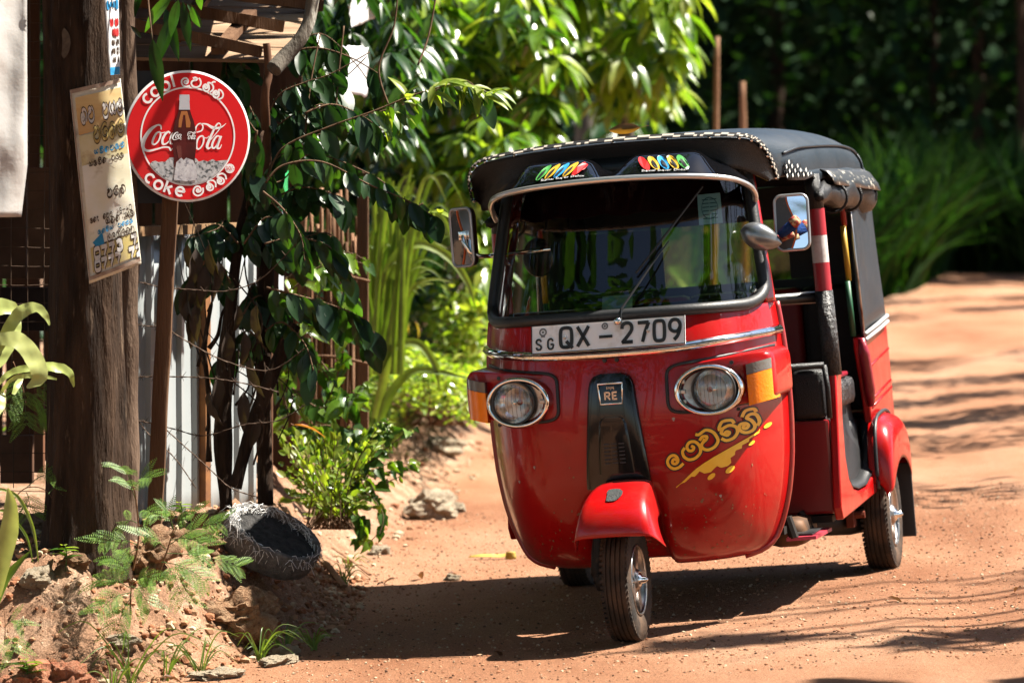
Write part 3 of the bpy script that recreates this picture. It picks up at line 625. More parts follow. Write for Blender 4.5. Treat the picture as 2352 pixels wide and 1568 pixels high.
# head lamps, indicator lamps and their pods
def pod_pt(a, r, s, depth):
    ca, sa = math.cos(a), math.sin(a); q = .32
    ex = math.copysign(abs(ca)**q if abs(ca) > 1e-6 else 0, ca); ez = math.copysign(abs(sa)**q if abs(sa) > 1e-6 else 0, sa)
    x = .372+.170*ex*r; z = .836+.078*ez*r; k = (x-.2)/.34; z += (.034 if ez > 0 else .016)*max(0, k)**1.5*abs(ez)*r
    yf = .082+.10*max(0, k)**1.7
    ysh = SP(min(.99, x/f_w(z)), z)[1] if x/f_w(z) < .99 else .49
    return (s*x, yf*(1-depth)+depth*max(ysh+.01, yf+.02), z)
lens_mat = glass_mat('lamp_glass', (.93, .93, .92), 1.0, .02, .06)
RING_DARK = mat('lamp_ring_dark', (.05, .05, .05), .4)  # even dark grey of the bezel round the lens
for s in (-1, 1):
    A = [2*math.pi*k/48 for k in range(48)]
    m = MB(); m.grid([[pod_pt(a, 1.04, s, 1) for a in A], [pod_pt(a, 1.02, s, .12) for a in A], [pod_pt(a, .99, s, .02) for a in A], [pod_pt(a, .93, s, 0) for a in A], [pod_pt(a, .6, s, 0) for a in A], [pod_pt(a, .05, s, 0) for a in A]], closed_u=True)
    pod = m.build('lamp_pod', RED, V, auto=45)
    m = MB(); m.tube([on_shield(s*min(.515, abs(pod_pt(a, 1.07, s, 1)[0])), pod_pt(a, 1.07, s, 1)[2], .003) for a in A if abs(pod_pt(a, 1.07, s, 1)[0]) < .515], .006, 6, cap=True); m.build('pod_seal', RUBBER, pod, smooth=True)
    lx, lz, ly = .338*s, .826, .082
    hl = MB()
    prof = [(1.10, .03), (1.10, -.012), (1.05, -.026), (.97, -.028), (.91, -.018), (.87, .004)]
    rows = []
    for r, d in prof:
        rows.append([(lx-s*.006+.107*r*math.cos(a), ly+d+.02*math.cos(a)*s*.9, lz+.080*r*math.sin(a)) for a in A])
    hl.grid(rows, closed_u=True); ring = hl.build('headlamp', CHROME, V, smooth=True, label='chrome oval headlamp with ribbed round glass')
    m = MB(); m.grid([[(lx-s*.006+.107*.82*math.cos(a), ly+.006+.018*math.cos(a)*s, lz+.081*.82*math.sin(a)) for a in A], [(lx-s*.006+.01*math.cos(a), ly+.012, lz+.01*math.sin(a)) for a in A]], closed_u=True); m.build('lamp_bowl', STEEL, ring)
    cx = lx+.012*s
    m = MB(); m.lathe([(.0765, .02), (.0765, -.016), (.072, -.020), (.069, -.012)], 36, 'y', (cx, ly, lz)); m.build('lamp_bezel', RING_DARK, ring, smooth=True)
    m = MB(); m.lathe([(.069, -.010), (.056, .006), (.038, .02), (.018, .032), (.002, .036)], 36, 'y', (cx, ly, lz)); m.build('reflector', mat('lamp_reflector', (.90, .88, .85), .16, .75) if s < 0 else bpy.data.materials['lamp_reflector'], ring, smooth=True)
    m = MB(); m.lathe([(.070, -.013), (.062, -.024), (.044, -.033), (.022, -.038), (.0005, -.039)], 36, 'y', (cx, ly, lz)); m.build('lamp_glass', lens_mat, ring, smooth=True)
    m = MB()
    for k in range(-4, 5):
        x = k*.0145; h = math.sqrt(max(0, .062**2-x*x)); 
        if h > .01: m.tube([(cx+x, ly-.039+(x*x+t*t*h*h)*3.6+.0005, lz+t*h) for t in (-1, -.5, 0, .5, 1)], .0016, 4)
    m.build('glass_ribs', lens_mat, ring)
    m = MB(); m.lathe([(.0, -.004), (.008, -.002), (.010, .014), (.006, .03)], 12, 'y', (cx, ly+.006, lz)); m.build('bulb', CHROME, ring, smooth=True)
    for dz in (-.042, 0, .042):
        m = MB(); m.rbox((lx-s*.092-.009, ly-.026, lz+dz*.8-.007), (lx-s*.092+.009, ly-.010, lz+dz*.8+.007), .003); m.build('adjuster_tab', STEEL, ring)
    for dx, dz in ((-.14*s, .055), (.05*s, .085), (.06*s, -.075)):
        m = MB(); p = (lx+dx+.02*s, 0, lz+dz); m.lathe([(0, -.003), (.007, -.002), (.007, .004)], 10, 'y', (p[0], .082+.10*max(0, (abs(p[0])-.2)/.34)**1.7, p[2])); m.build('pod_screw', BLACK_PLASTIC, pod)
    # indicator lamp at the outer corner
    def ind(a, t, o):  # a across 0..1, t height 0..1
        x = .456+.074*a; z = .760+.140*t+.016*a; y = .128+.055*a**2.2+(0.006*(1-t)); return (s*(x+o*.6*a), y-o*(1-.6*a), z)
    for nm, t0, t1, mt in (('amber_lens', 0, .74, AMBER), ('clear_lens', .75, 1, CLEAR_LENS)):
        rows = []
        for t in np.linspace(t0, t1, 5):
            rows.append([ind(0, t, -.03)]+[ind(a, t, .012) for a in (0.02, .25, .5, .75, .97)]+[(s*.540, .28, ind(1, t, 0)[2])])
        m = MB(); m.grid(rows); m.poly(rows[0]); m.poly(rows[-1]); m.build(nm, mt, pod, auto=40)

# sticker lettering and its drip on the shield
bx0, bz0, bx1, bz1 = .176, .560, .466, .686
bl_ = math.hypot(bx1-bx0, bz1-bz0); ux, uz = (bx1-bx0)/bl_, (bz1-bz0)/bl_
def on_text(a, b, off=.0035): x = bx0+ux*a-uz*b*.85; z = bz0+uz*a+ux*b; return on_shield(min(x, .525), z, off)
def sticker(width, off, mt, name):
    m = MB()
    for ch, a, b, w, h in (('kom', .0, -.004, .064, .062), ('la', .060, .0, .070, .066), ('val', .128, .004, .064, .062), ('ma', .192, .002, .062, .058), ('nna', .252, -.004, .066, .060)):
        for st in GL[ch]: ribbon(m, [(p[0]*w, p[1]*h) for p in st], width, lambda x, y: on_text(a+x, b+y, off), 0, 5)
    return m.build(name, mt, shield, smooth=True)
sticker(.0185, .003, BLACK_INK, 'lettering_outline'); sticker(.0100, .0045, YELLOW_STICK, 'lettering')
dr = [(-.005,-.058),(.02,-.056),(.03,-.058),(.045,-.054),(.06,-.050),(.066,-.057),(.08,-.052),(.09,-.047),(.10,-.062),(.12,-.068),(.135,-.062),(.15,-.058),(.152,-.070),(.175,-.076),(.19,-.070),(.193,-.055),(.21,-.052),(.215,-.040),(.235,-.043),(.24,-.034),(.262,-.034),(.265,-.026),(.30,-.022),(.31,-.014),(.30,-.010)]
top = [(.30,-.012),(.262,-.016),(.23,-.018),(.19,-.02),(.15,-.022),(.11,-.026),(.08,-.031),(.04,-.043),(-.005,-.058)]
m = MB(); xs = np.linspace(-.004, .302, 60)
dx_, dy_ = zip(*dr); tx, ty = zip(*top[::-1])
rows = [[on_text(a, np.interp(a, tx, ty)-.004, .003), on_text(a, (np.interp(a, tx, ty)+np.interp(a, dx_, dy_))/2, .003), on_text(a, np.interp(a, dx_, dy_), .003)] for a in xs]
m.grid(rows)
for a, b, r in ((.115, -.082, .010), (.175, -.090, .011), (.265, -.042, .007), (.325, -.012, .008)):
    m.poly([on_text(*p, .003) for p in circ(a, b, r*1.5, r*.8, n=14, rot=14)[:-1]])
m.build('paint_drip_sticker', YELLOW_STICK, shield)

# front mudguard, wheel and fork
prof = [(-.285,.372),(-.283,.40),(-.270,.436),(-.242,.472),(-.20,.500),(-.14,.522),(-.06,.536),(.03,.540)]
rows = []
for i, (y, z) in enumerate(prof):
    k = i/(len(prof)-1); hw = .137-.045*k
    def o(fr, drop, back): return (.036+fr*hw, y+back, z-drop+.004)
    rows.append([o(-1.17, .060+.07*k, .13*(1-k)+.01), o(-1.10, .030+.04*k, .07*(1-k)), o(-.98, .006+.008*k, .014*(1-k)), o(-.86, 0, 0), o(0, -.003, -.006*(1-k)), o(.86, 0, 0), o(.98, .006+.008*k, .014*(1-k)), o(1.10, .030+.04*k, .07*(1-k)), o(1.17, .060+.07*k, .13*(1-k)+.01)])
m = MB(); m.grid(rows); mg = m.build('front_mudguard', RED, V, smooth=True, solid=.006, sub=1)
m = MB(); lp = [(.030+.026*math.cos(a)*(1+.25*math.sin(3*a+1)), .024*math.sin(a)*(1+.2*math.cos(2*a))) for a in [2*math.pi*k/16 for k in range(16)]]
def on_mg(a, b): # a across, b up along the slope
    t = .505+b*.9; y = np.interp(t, [z for _, z in prof], [y for y, _ in prof]); return (a, y-.007, t+.006)
m.poly([on_mg(a, b) for a, b in lp]); m.build('bare_patch', mat('bare_metal_patch', (.10, .105, .105), .7, bump=1, bscale=200), mg)

def tyre_mesh():
    m = MB(); R = .205; prof = []
    for a, b in ((-.042,.118),(-.048,.13),(-.053,.155),(-.052,.180),(-.046,.196),(-.040,.2015)): prof.append((b, a))
    g = [(-.040,.2030),(-.026,.2045),(-.0245,.199),(-.0215,.199),(-.020,.2048),(-.008,.205),(-.0065,.199),(-.0035,.199),(-.002,.205),(.010,.205),(.0115,.199),(.0145,.199),(.016,.2048),(.027,.2045),(.0285,.199),(.0315,.199),(.033,.204),(.040,.2030)]
    prof += [(b, a) for a, b in g] + [(b, -a) for b, a in prof[5::-1]]
    m.lathe(prof, 64, 'x')
    for k in range(64):
        for s in (-1, 1):
            a = 2*math.pi*k/64; c, n_ = math.cos(a), math.sin(a); Mx = Matrix.Rotation(a, 4, 'X')
            m.box((s*.043-.006, -.006, .190), (s*.043+.008*s+.004, .004, .2015), 0, Mx)
    return m
TY = None
def wheel(name, c, side, label):
    global TY
    w = empty(name, c); w.parent = V; w['label'] = label
    if TY is None:
        t = tyre_mesh().build('tyre', TYRE, w, auto=35); TY = {'t': t.data}
        m = MB(); m.lathe([(.113,-.046),(.118,-.050),(.121,-.046),(.114,-.035),(.104,-.02),(.10,.0),(.10,.04),(.12,.046)], 48, 'x'); TY['r'] = m
        m2 = MB()
        for k in range(5):
            Mx = Matrix.Rotation(2*math.pi*k/5+.3, 4, 'X'); m2.box((-.040, -.020, .03), (-.022, .020, .108), 0, Mx)
        m2.lathe([(.0,-.052),(.030,-.050),(.040,-.040),(.042,-.02)], 20, 'x')
        TY['s'] = m2
        m3 = MB(); m3.lathe([(0,-.082),(.005,-.081),(.007,-.076),(.012,-.073),(.013,-.060),(.022,-.056),(.026,-.048)], 14, 'x'); TY['h'] = m3
        TY['rm'] = TY['r'].build('rim', STEEL, w, smooth=True).data; TY['sm'] = m2.build('spokes', STEEL, w, auto=40).data; TY['hm'] = m3.build('hub', CHROME, w, smooth=True).data
    else:
        for nm, k in (('tyre', 't'), ('rim', 'rm'), ('spokes', 'sm'), ('hub', 'hm')): share(nm, TY[k], w)
    m = MB(); m.lathe([(.005,-.015),(.10,-.015)], 32, 'x'); m.build('drum', mat('brake_drum', (.03,.028,.026), .6, .5) if 'brake_drum' not in bpy.data.materials else bpy.data.materials['brake_drum'], w)
    if side > 0: w.rotation_euler = (0, 0, math.pi)
    return w
fw = wheel('front_wheel', (.012, 0, .205), 1, 'single front wheel under the red mudguard'); fw.scale = (.9, 1, 1)
wheel('rear_wheel', (.605, 2.0, .205), 1, 'rear wheel on the sunlit side')
wheel('rear_wheel', (-.605, 2.0, .205), -1, 'rear wheel on the shaded side')
m = MB(); m.tube([(-.085, .0, .205), (-.09, .10, .33), (-.075, .13, .50), (0, .15, .62)], [.02, .024, .026, .026], 8); m.tube([(-.09, 0, .205), (-.05, 0, .205)], .03, 10); m.tube([(-.085,.02,.23),(-.10,.12,.30),(-.09,.2,.42)], .03, 8); m.build('front_fork', mat('dirty_iron', (.03, .026, .023), .65, .6, col3=(.12, .08, .05), s3=12), V, smooth=True)
DI = bpy.data.materials['dirty_iron']

# sunshade above the windscreen, twin humps, silver edge, stickers
tr = catmull([(-.470,.535,1.452),(-.474,.505,1.480),(-.458,.42,1.512),(-.40,.31,1.538),(-.25,.235,1.556),(0,.21,1.564),(.25,.235,1.556),(.40,.31,1.538),(.455,.42,1.512),(.468,.505,1.480),(.464,.535,1.452)], 8)
def hump(x):
    h = 0
    for c in (-.195, .195): h = max(h, sstep(.19, .105, abs(x-c)) if True else 0)
    return h
rows = []
for p in tr:
    x, y, z = p; row = []
    for t in (0, .06, .16, .28, .42, .56, .70, .85, 1.0):
        yb = max(y+.02, .47); zb = 1.600 if abs(x) < .38 else 1.60-.9*(abs(x)-.38)
        hh = hump(x)*.058*math.sin(math.pi*min(1, (t/.62))*.5)**.9*(1 if t < .56 else max(.35, 1-(t-.56)*1.6))
        row.append((x*(1-.02*t), y+(yb-y)*t, z+(zb-z)*t+hh+.004))
    rows.append(row)
m = MB(); m.grid(rows); vis = m.build('sunshade', mat('visor_black', (.004, .004, .005), .05, spec=.6), V, smooth=True, solid=.006)
m = MB(); m.tube(tr, .0105, 8); m.build('sunshade_edge', ALU, vis, smooth=True)
def vis_pt(x, q):  # on the front slope of a hump, q 0..1 upwards
    i = int(np.argmin([abs(p[0]-x)+(0 if abs(p[1]) < .6 else 1) for p in tr])); r = rows[i]; n = len(r)-1
    t = q*4.4; k = int(t); a, b = Vector(r[k]), Vector(r[k+1]); p = a.lerp(b, t-k); return (x, p.y-.006, p.z+.008)
STK = {n: mat('sticker_'+n, c, .35) for n, c in (('green', (.10, .42, .10)), ('gold', (.75, .45, .04)), ('blue', (.04, .35, .75)), ('crimson', (.75, .02, .02)), ('white', (.8, .8, .8)))}
def flat_on_hump(xc, zc):
    return lambda a, b: (xc+a, .245+(b+.03)*1.05+abs(xc+a-xc)*.0, zc+b)
for side, order in ((-1, ('green','gold','blue','gold','crimson')), (1, ('crimson','gold','blue','gold','green'))):
    xc = -.160 if side < 0 else .20
    for k, cn in enumerate(order):
        m = MB(); a0 = xc+(k-2)*.033; rot = 52 if side < 0 else 128
        pts = circ(0, 0, .036, .0125, n=20, rot=rot)[:-1]
        def mp_(a, b, a0=a0): x = a0+a; q = .52+b*10; return vis_pt(x, min(.98, max(.05, q)))
        m.poly([mp_(*p) for p in pts]); m.build('oval_sticker', STK[cn], vis)
        if cn != 'crimson':
            m = MB(); m.poly([tuple(Vector(mp_(*p))+Vector((0, -.0015, .0015))) for p in circ(-.005 if side < 0 else .005, -.007, .022, .0048, n=14, rot=rot)[:-1]]); m.build('oval_slit', BLACK_INK, vis)
    m = MB(); text_mesh('Sumal Super Delux', .018, lambda a, b: vis_pt(xc+a*1.15+.01, .14+b*9), m); m.build('sunshade_lettering', STK['white'], vis)

# canopy
trimc = catmull([(-.560,.60,1.530),(-.562,.575,1.58),(-.552,.54,1.622),(-.520,.495,1.652),(-.45,.46,1.672),(-.25,.43,1.690),(0,.418,1.697),(.25,.43,1.692),(.42,.465,1.680),(.478,.51,1.664),(.506,.57,1.624),(.516,.63,1.576),(.520,.69,1.522)], 6)
NT = len(trimc)
def can_sec(y, wx, zs_, zt, e=.55):
    o = []
    for i in range(NT):
        a = -math.pi/2+math.pi*i/(NT-1); sx, cz = math.sin(a), abs(math.cos(a))
        o.append((wx*math.copysign(abs(sx)**e, sx), y, zs_+(zt-zs_)*cz**.62))
    return o
secs = [[tuple(p) for p in trimc]]
full = can_sec(.9, .585, 1.535, 1.712)
def mixs(A, B, t, y): return [(a[0]+(b[0]-a[0])*t, (a[1]+(b[1]-a[1])*t) if y is None else y, a[2]+(b[2]-a[2])*t) for a, b in zip(A, B)]
secs.append(mixs(secs[0], full, .45, None)); secs.append(full)
for y, wx, z0, zt in ((1.2,.598,1.53,1.726),(1.5,.606,1.53,1.730),(1.8,.610,1.53,1.724),(2.05,.610,1.525,1.705),(2.2,.606,1.515,1.675),(2.32,.598,1.50,1.625),(2.39,.585,1.47,1.56),(2.41,.575,1.42,1.50)):
    secs.append(can_sec(y, wx, z0, zt))
m = MB(); m.grid(secs); can = m.build('canopy', VINYL, V, smooth=True, solid=.012, sub=1)
# stitched seams along the canopy
for s in (-1, 1):
    pts = []
    for sc in secs[1:9]:
        k = int(round((NT-1)*(.885 if s > 0 else .115))); p = sc[k]; pts.append((p[0]+.004*s, p[1], p[2]+.003))
    m = MB(); m.tube(catmull(pts, 4), .0055, 6); m.build('seam', VINYL, can, smooth=True)
for idx in (7,):
    m = MB(); m.tube([(p[0]*1.006, p[1], p[2]+.004) for p in secs[idx]], .0055, 6); m.build('seam', VINYL, can, smooth=True)
# lower valance on both sides
for s in (-1, 1):
    rows = []
    for y in np.linspace(.74, 2.3, 20):
        w = np.interp(y, [.7,.9,1.2,1.8,2.3],[.53,.58,.60,.612,.602]); wob = .006*math.sin(y*21)+.004*math.sin(y*47)
        rows.append([(s*(w-.01), y, 1.56), (s*(w+.004), y, 1.54), (s*(w+.012+wob), y, 1.515+wob)])
    m = MB(); m.grid(rows); m.build('side_valance', VINYL, can, smooth=True, solid=.004)
# front valance under the trim
rows = []
for p in trimc:
    x, y, z = p; k = max(0, (abs(x)-.40)/.15); zb = 1.578-.08*min(1, k)**1.5; yb = .455+.19*min(1, k)
    zb = min(zb, z-.002)
    rows.append([(x, y+.006, z-.004)]+[(x*(1-.03*t), y+(yb-y)*t+.012*math.sin(math.pi*t), z+(zb-z)*t) for t in (.15, .35, .55, .75, .9, 1)]+[(x*.95, yb+.06, zb)])
m = MB(); m.grid(rows); m.build('front_valance', LEATHER, can, smooth=True, solid=.006)
# woven trim with studs
TRIM_L = mat('trim_cream', (.44, .39, .33), .8, bump=.3, bscale=300); TRIM_D = mat('trim_black', (.015, .015, .015), .7)
m = MB(); random.seed(3); tt = catmull(trimc, 3)
for i in range(len(tt)-1):
    p, q = Vector(tt[i]), Vector(tt[i+1])
    def off(pt, k):
        cx = Vector((0, .9, 1.45)); d = (pt-Vector((pt.x*.75, pt.y+.06, 1.5))).normalized(); return pt+d*(.006)+Vector((0, -.004, 0))+Vector((-pt.x*.10, 0.0, -.030))*0+(Vector((pt.x*.9, 0, 1.50))-pt).normalized()*k+Vector((0,.010*k/.026,0))*0
    a0, a1, a2, b0, b1, b2 = off(p,-.012), off(p,.004), off(p,.018), off(q,-.012), off(q,.004), off(q,.018)
    j = 0 if (i//3) % 2 == 0 and (i*7919 % 13) > 2 else 1; j2 = 0 if (i//2) % 3 == 1 else 1
    m.add([a0, b0, b1, a1], [(0, 1, 2, 3)], j); m.add([a1, b1, b2, a2], [(0, 1, 2, 3)], 0 if ((i//3) % 2 == 1 and i % 5 > 0) else 1)
trim = m.build('woven_trim', [TRIM_L, TRIM_D], can, solid=-.004)
stud = MB(); stud.lathe([(.0075, .002), (.0065, -.004), (.004, -.0075), (.0005, -.009)], 10, 'y'); st0 = None
for i in range(17):
    p = tt[int((i+.3)*(len(tt)-1)/16.6)]; M_ = Matrix.Translation((p[0], p[1]-.012, p[2]-.004))
    if st0 is None: st0 = stud.build('stud', CHROME, trim, smooth=True); st0.matrix_local = M_
    else: share('stud', st0.data, trim, M_)
# woven patch by the front corner
m = MB(); ny = 16
for i in range(ny):
    y0, y1 = .73+.024*i, .73+.024*(i+1)
    for k in range(5):
        z0 = 1.522+.016*k
        if z0+.016 > 1.60-.0052*i*1.0: continue
        w0 = np.interp(y0, [.7,.9,1.2],[.530,.58,.604])+.014
        m.add([(w0, y0, z0), (w0, y1, z0+.006), (w0-.002, y1, z0+.018), (w0-.002, y0, z0+.012)], [(0, 1, 2, 3)], (i+k) % 2)
m.build('woven_patch', [mat('patch_white', (.62, .60, .56), .7), TRIM_D], can)
# rolled-up side curtain with cover flap
for s in (-1, 1):
    rows = []
    for i, y in enumerate(np.linspace(1.02, 2.24, 40)):
        r = .034*sstep(.98, 1.3, y)*(1-.25*sstep(2.14, 2.24, y))+.012*math.sin(y*13)*.5+.012; c = (s*(.612+.008*math.sin(y*9)), y, 1.455-.022*sstep(1.2, 2.2, y)+.008*math.sin(y*17))
        rows.append([(c[0]+(r+.010*mnoise.noise(Vector((y*9, k*.7, s))))*math.cos(2*math.pi*k/18), y, c[2]+(r*1.05+.012*mnoise.noise(Vector((y*7, k*.9, 5))))*math.sin(2*math.pi*k/18)) for k in range(18)])
    m = MB(); m.grid(rows, closed_u=True); m.poly(rows[-1]); m.poly(rows[0]); rl = m.build('rolled_curtain', LEATHER, V, smooth=True)
    for y in (1.35, 1.72, 2.12):
        m = MB(); m.tube([(s*.612+.055*math.cos(a), y, 1.440+.055*math.sin(a)) for a in [2*math.pi*k/18 for k in range(18)]], .006, 6, closed=True, ref=(0, 1, 0)); m.build('curtain_strap', LEATHER, rl, smooth=True)
    rows = []
    for y in np.linspace(1.18, 2.18, 16):
        t = (y-1.18)/1.0; rows.append([(s*.60, y, 1.548), (s*(.625+.015*t), y, 1.538-.012*t), (s*(.645+.025*t), y, 1.512-.03*t+.006*math.sin(y*16)), (s*(.652+.026*t), y, 1.488-.035*t)])
    m = MB(); m.grid(rows); m.build('curtain_flap', mat('printed_vinyl', (.03, .032, .036), .4, col2=(.5, .46, .38), scale=26, contrast=(.58, .62)) if s < 0 else bpy.data.materials['printed_vinyl'], rl, smooth=True, solid=.004)

# striped door pillars
PB = {'r': mat('pillar_red_tape', (.45, .015, .03), .35, col3=(.5, .2, .18), s3=14, c3=(.6, .8)), 'w': mat('pillar_white_tape', (.75, .70, .68), .4, col3=(.5, .4, .36), s3=10), 'k': BLACK_PLASTIC}
DIMPLE = mat('dimpled_wrap', (.02, .02, .022), .35, bump=.9, bscale=55)
for s in (-1, 1):
    m = MB(); m.tube([(s*.585, 1.06, 1.53), (s*.592, 1.062, 1.405)], .030, 14); pl = m.build('door_pillar', LEATHER, V, smooth=True)
    for z1, z0, k in ((1.405, 1.308, 'r'), (1.308, 1.209, 'w'), (1.209, 1.107, 'r')):
        m = MB(); m.tube([(s*(.592+.012*(1.405-z1)), 1.065, z1), (s*(.592+.012*(1.405-z0)), 1.065, z0)], .0305 if k == 'w' else .031, 16, cap=False); m.build('tape_band', PB[k], pl, smooth=True)
    m = MB(); m.tube([(s*.596, 1.066, 1.107), (s*.60, 1.075, .95), (s*.602, 1.085, .80)], .033, 16); m.build('pillar_wrap', DIMPLE, pl, smooth=True)
    # rear doorway post with coloured tape
    for z1, z0, c, nm in ((1.50, 1.33, (.35, .02, .02), 'post_tape_red'), (1.33, 1.12, (.55, .33, .02), 'post_tape_gold'), (1.12, .91, (.01, .10, .04), 'post_tape_green')):
        mt = bpy.data.materials.get(nm) or mat(nm, c, .5)
        m = MB(); m.tube([(s*.588, 1.71, z1), (s*.592, 1.725, z0)], .011, 10); m.build('rear_post', mt, V, smooth=True)
    # rear side curtain of vinyl with piping, and the pale strip below it
    rows = []
    for z in np.linspace(.90, 1.53, 9):
        t = (z-.90)/.63; yr = 2.43-.05*t**2; f = .628-.018*t
        rows.append([(s*(f+.003*math.sin(9*z+8*y)), y, z+.045*(y-1.73)/.7*(1-t)) for y in np.linspace(1.735+.01*t, yr-.06, 7)]+[(s*(f-.012), yr-.025, z+.045*(1-t)), (s*(f-.05), yr, z+.045*(1-t))])
    m = MB(); m.grid(rows); cur = m.build('rear_side_curtain', VINYL, V, smooth=True, solid=.006)
    m = MB(); m.tube([(s*.632, 1.738, .90), (s*.622, 1.742, 1.2), (s*.612, 1.745, 1.5)], .005, 6); m.build('curtain_piping', STEEL, cur, smooth=True)
    for dz in (0, .022):
        m = MB(); m.tube([(s*.636, 1.735, .893+dz), (s*.636, 2.1, .916+dz), (s*.634, 2.38, .935+dz), (s*.59, 2.44, .94+dz)], .0085, 8); m.build('body_strip', mat('pale_grey_strip', (.5, .5, .5), .4) if 'pale_grey_strip' not in bpy.data.materials else bpy.data.materials['pale_grey_strip'], V, smooth=True)
    # side body plate with the doorway cut into it
    ol = [(1.055,.805),(1.175,.805),(1.125,.64),(1.12,.50),(1.16,.42),(1.26,.37),(1.41,.35),(1.62,.348),(1.76,.375),(1.845,.45),(1.86,.56),(1.82,.68),(1.73,.86),(1.725,.905),(2.0,.918),(2.35,.93),(2.45,.935),(2.47,.75),(2.475,.5),(2.46,.36),(2.3,.31),(1.75,.305),(1.2,.29),(.96,.285),(.93,.33),(1.0,.58)]
    m = MB(); m.prism([(s*.618, y, z) for y, z in ol], (-s*.03, 0, 0)); sb = m.build('side_body', RED, V, auto=40)
    md = sb.modifiers.new('bev', 'BEVEL'); md.width = .006; md.segments = 2; md.limit_method = 'ANGLE'; md.angle_limit = math.radians(50)
    # pressed ridges of the quarter panel
    for (ya, za, yb, zb_) in ((1.80, .775, 2.45, .825), (1.86, .655, 2.45, .70), (1.88, .628, 2.45, .672)):
        m = MB(); m.tube([(s*.617, ya, za), (s*.617, (ya+yb)/2, (za+zb_)/2), (s*.617, yb, zb_)], .006, 8); m.build('pressed_ridge', RED, sb, smooth=True)
    m = MB(); m.tube([(s*.622, 1.72, .90), (s*.626, 1.735, .84), (s*.626, 1.80, .70), (s*.622, 1.83, .64)], [.012, .022, .022, .014], 8); m.build('doorway_edging', mat('maroon_vinyl', (.30, .012, .03), .3, bump=.2, bscale=80) if 'maroon_vinyl' not in bpy.data.materials else bpy.data.materials['maroon_vinyl'], V, smooth=True)
    # rear fender over the wheel
    def fsec(y, zt, zb, out):
        return [(s*.600, y, zt+.012), (s*.632, y, zt+.010), (s*(.632+out*.45), y, zt+.004), (s*(.632+out*.85), y, zt-.02), (s*(.632+out), y, zt-.06), (s*(.632+out), y, max(zb, zt-.20))]
    rows = [fsec(1.765,.33,.31,.035), fsec(1.768,.40,.31,.052), fsec(1.775,.47,.31,.06), fsec(1.795,.52,.31,.064), fsec(1.83,.555,.33,.066), fsec(1.88,.575,.385,.068), fsec(1.95,.585,.415,.07), fsec(2.05,.588,.42,.07), fsec(2.15,.58,.40,.068), fsec(2.24,.56,.34,.066), fsec(2.32,.52,.30,.062), fsec(2.37,.44,.30,.05), fsec(2.385,.34,.28,.03)]
    m = MB(); m.grid(rows); fd = m.build('rear_fender', RED, V, smooth=True, solid=.006, sub=1)
    m = MB(); m.tube(catmull([(s*.634, 1.762,.325),(s*.634,1.764,.42),(s*.634,1.785,.53),(s*.634,1.85,.585),(s*.634,1.98,.602),(s*.634,2.15,.598),(s*.634,2.3,.55)], 5), .0075, 8); m.build('fender_piping', RUBBER, fd, smooth=True)
    m = MB(); m.rbox((s*.64-.045, 2.30, .09), (s*.64+.05, 2.315, .38), .004); m.build('mud_flap', RUBBER, V)
    # hanging floor mat, arm rest and step
    ml_ = [(1.13,.72),(1.125,.64),(1.12,.50),(1.16,.42),(1.26,.372),(1.41,.353),(1.62,.351),(1.76,.378),(1.845,.45),(1.86,.56),(1.82,.68)]
    m = MB(); m.prism([(s*(.575-.03*(z > .5)), y, z) for y, z in ml_], (-s*.006, 0, 0)); fm = m.build('door_mat', RUBBER, V)
    m = MB(); m.grid([[(s*.612, y, z+.004), (s*.60, y, z+.016), (s*.572, y, z+.03)] for y, z in ml_[2:10]]); m.build('mat_lip', RUBBER, fm, smooth=True, solid=.004)
    m = MB(); m.rbox((s*.54-.05, 1.30, .66), (s*.54+.045, 1.72, .765), .03); m.build('arm_rest', DIMPLE, V, smooth=True)
    m = MB(); m.rbox((s*.52-.05, 1.30, .766), (s*.52+.05, 1.66, .785), .008); m.build('arm_rest_pad', bpy.data.materials['maroon_vinyl'], V, smooth=True)
    if s > 0:
        m = MB(); m.prism([(.455, .66, .246), (.555, .70, .244), (.565, 1.0, .244), (.545, 1.02, .244), (.455, .98, .246)], (0, 0, .012)); stp = m.build('step', mat('pink_step', (.50, .03, .06), .5), V)
        m = MB(); m.rbox((.47, .72, .2585), (.54, .95, .264), .002); m.build('step_pad', RUBBER, stp)
        m = MB(); m.tube([(.48, .68, .255), (.46, .68, .33)], .018, 8); m.build('step_bracket', DI, stp)
        m = MB(); m.tube([(.50, .96, .25), (.46, .98, .32)], .014, 8); m.build('step_bracket', DI, stp)

# floor, partition, seats, dash
DARKRED = mat('inner_red', (.28, .008, .01), .35, coat=.4)
m = MB(); m.box((-.46, .60, .275), (.46, 1.0, .30)); m.box((-.57, 1.0, .275), (.57, 2.35, .30)); m.build('floor_pan', DI, V)
m = MB(); m.rbox((-.585, 1.00, .305), (.585, 1.05, .645), .012); part = m.build('partition', DARKRED, V)
m = MB(); m.rbox((.30, .90, .33), (.42, .999, .60), .03); m.rbox((-.42, .90, .33), (-.30, .999, .60), .03); m.build('partition_rib', DARKRED, part)
m = MB(); m.rbox((-.24, .55, .31), (.24, .98, .54), .03); m.build('seat_base', DARKRED, V)
m = MB(); m.rbox((-.25, .52, .545), (.25, .985, .645), .035); m.build('driver_seat', LEATHER, V, smooth=True)
m = MB()
for k in range(9): m.rbox((-.585+.13*k, .985, .650), (-.460+.13*k, 1.045, .83), .022)
m.build('driver_backrest', LEATHER, V, smooth=True)
m = MB(); m.tube([(-.59, .98, .842), (.588, .98, .842)], .012, 8); m.tube([(.588, .98, .842), (.594, .985, .76), (.592, .99, .65)], .010, 8); m.build('backrest_piping', LEATHER, V, smooth=True)
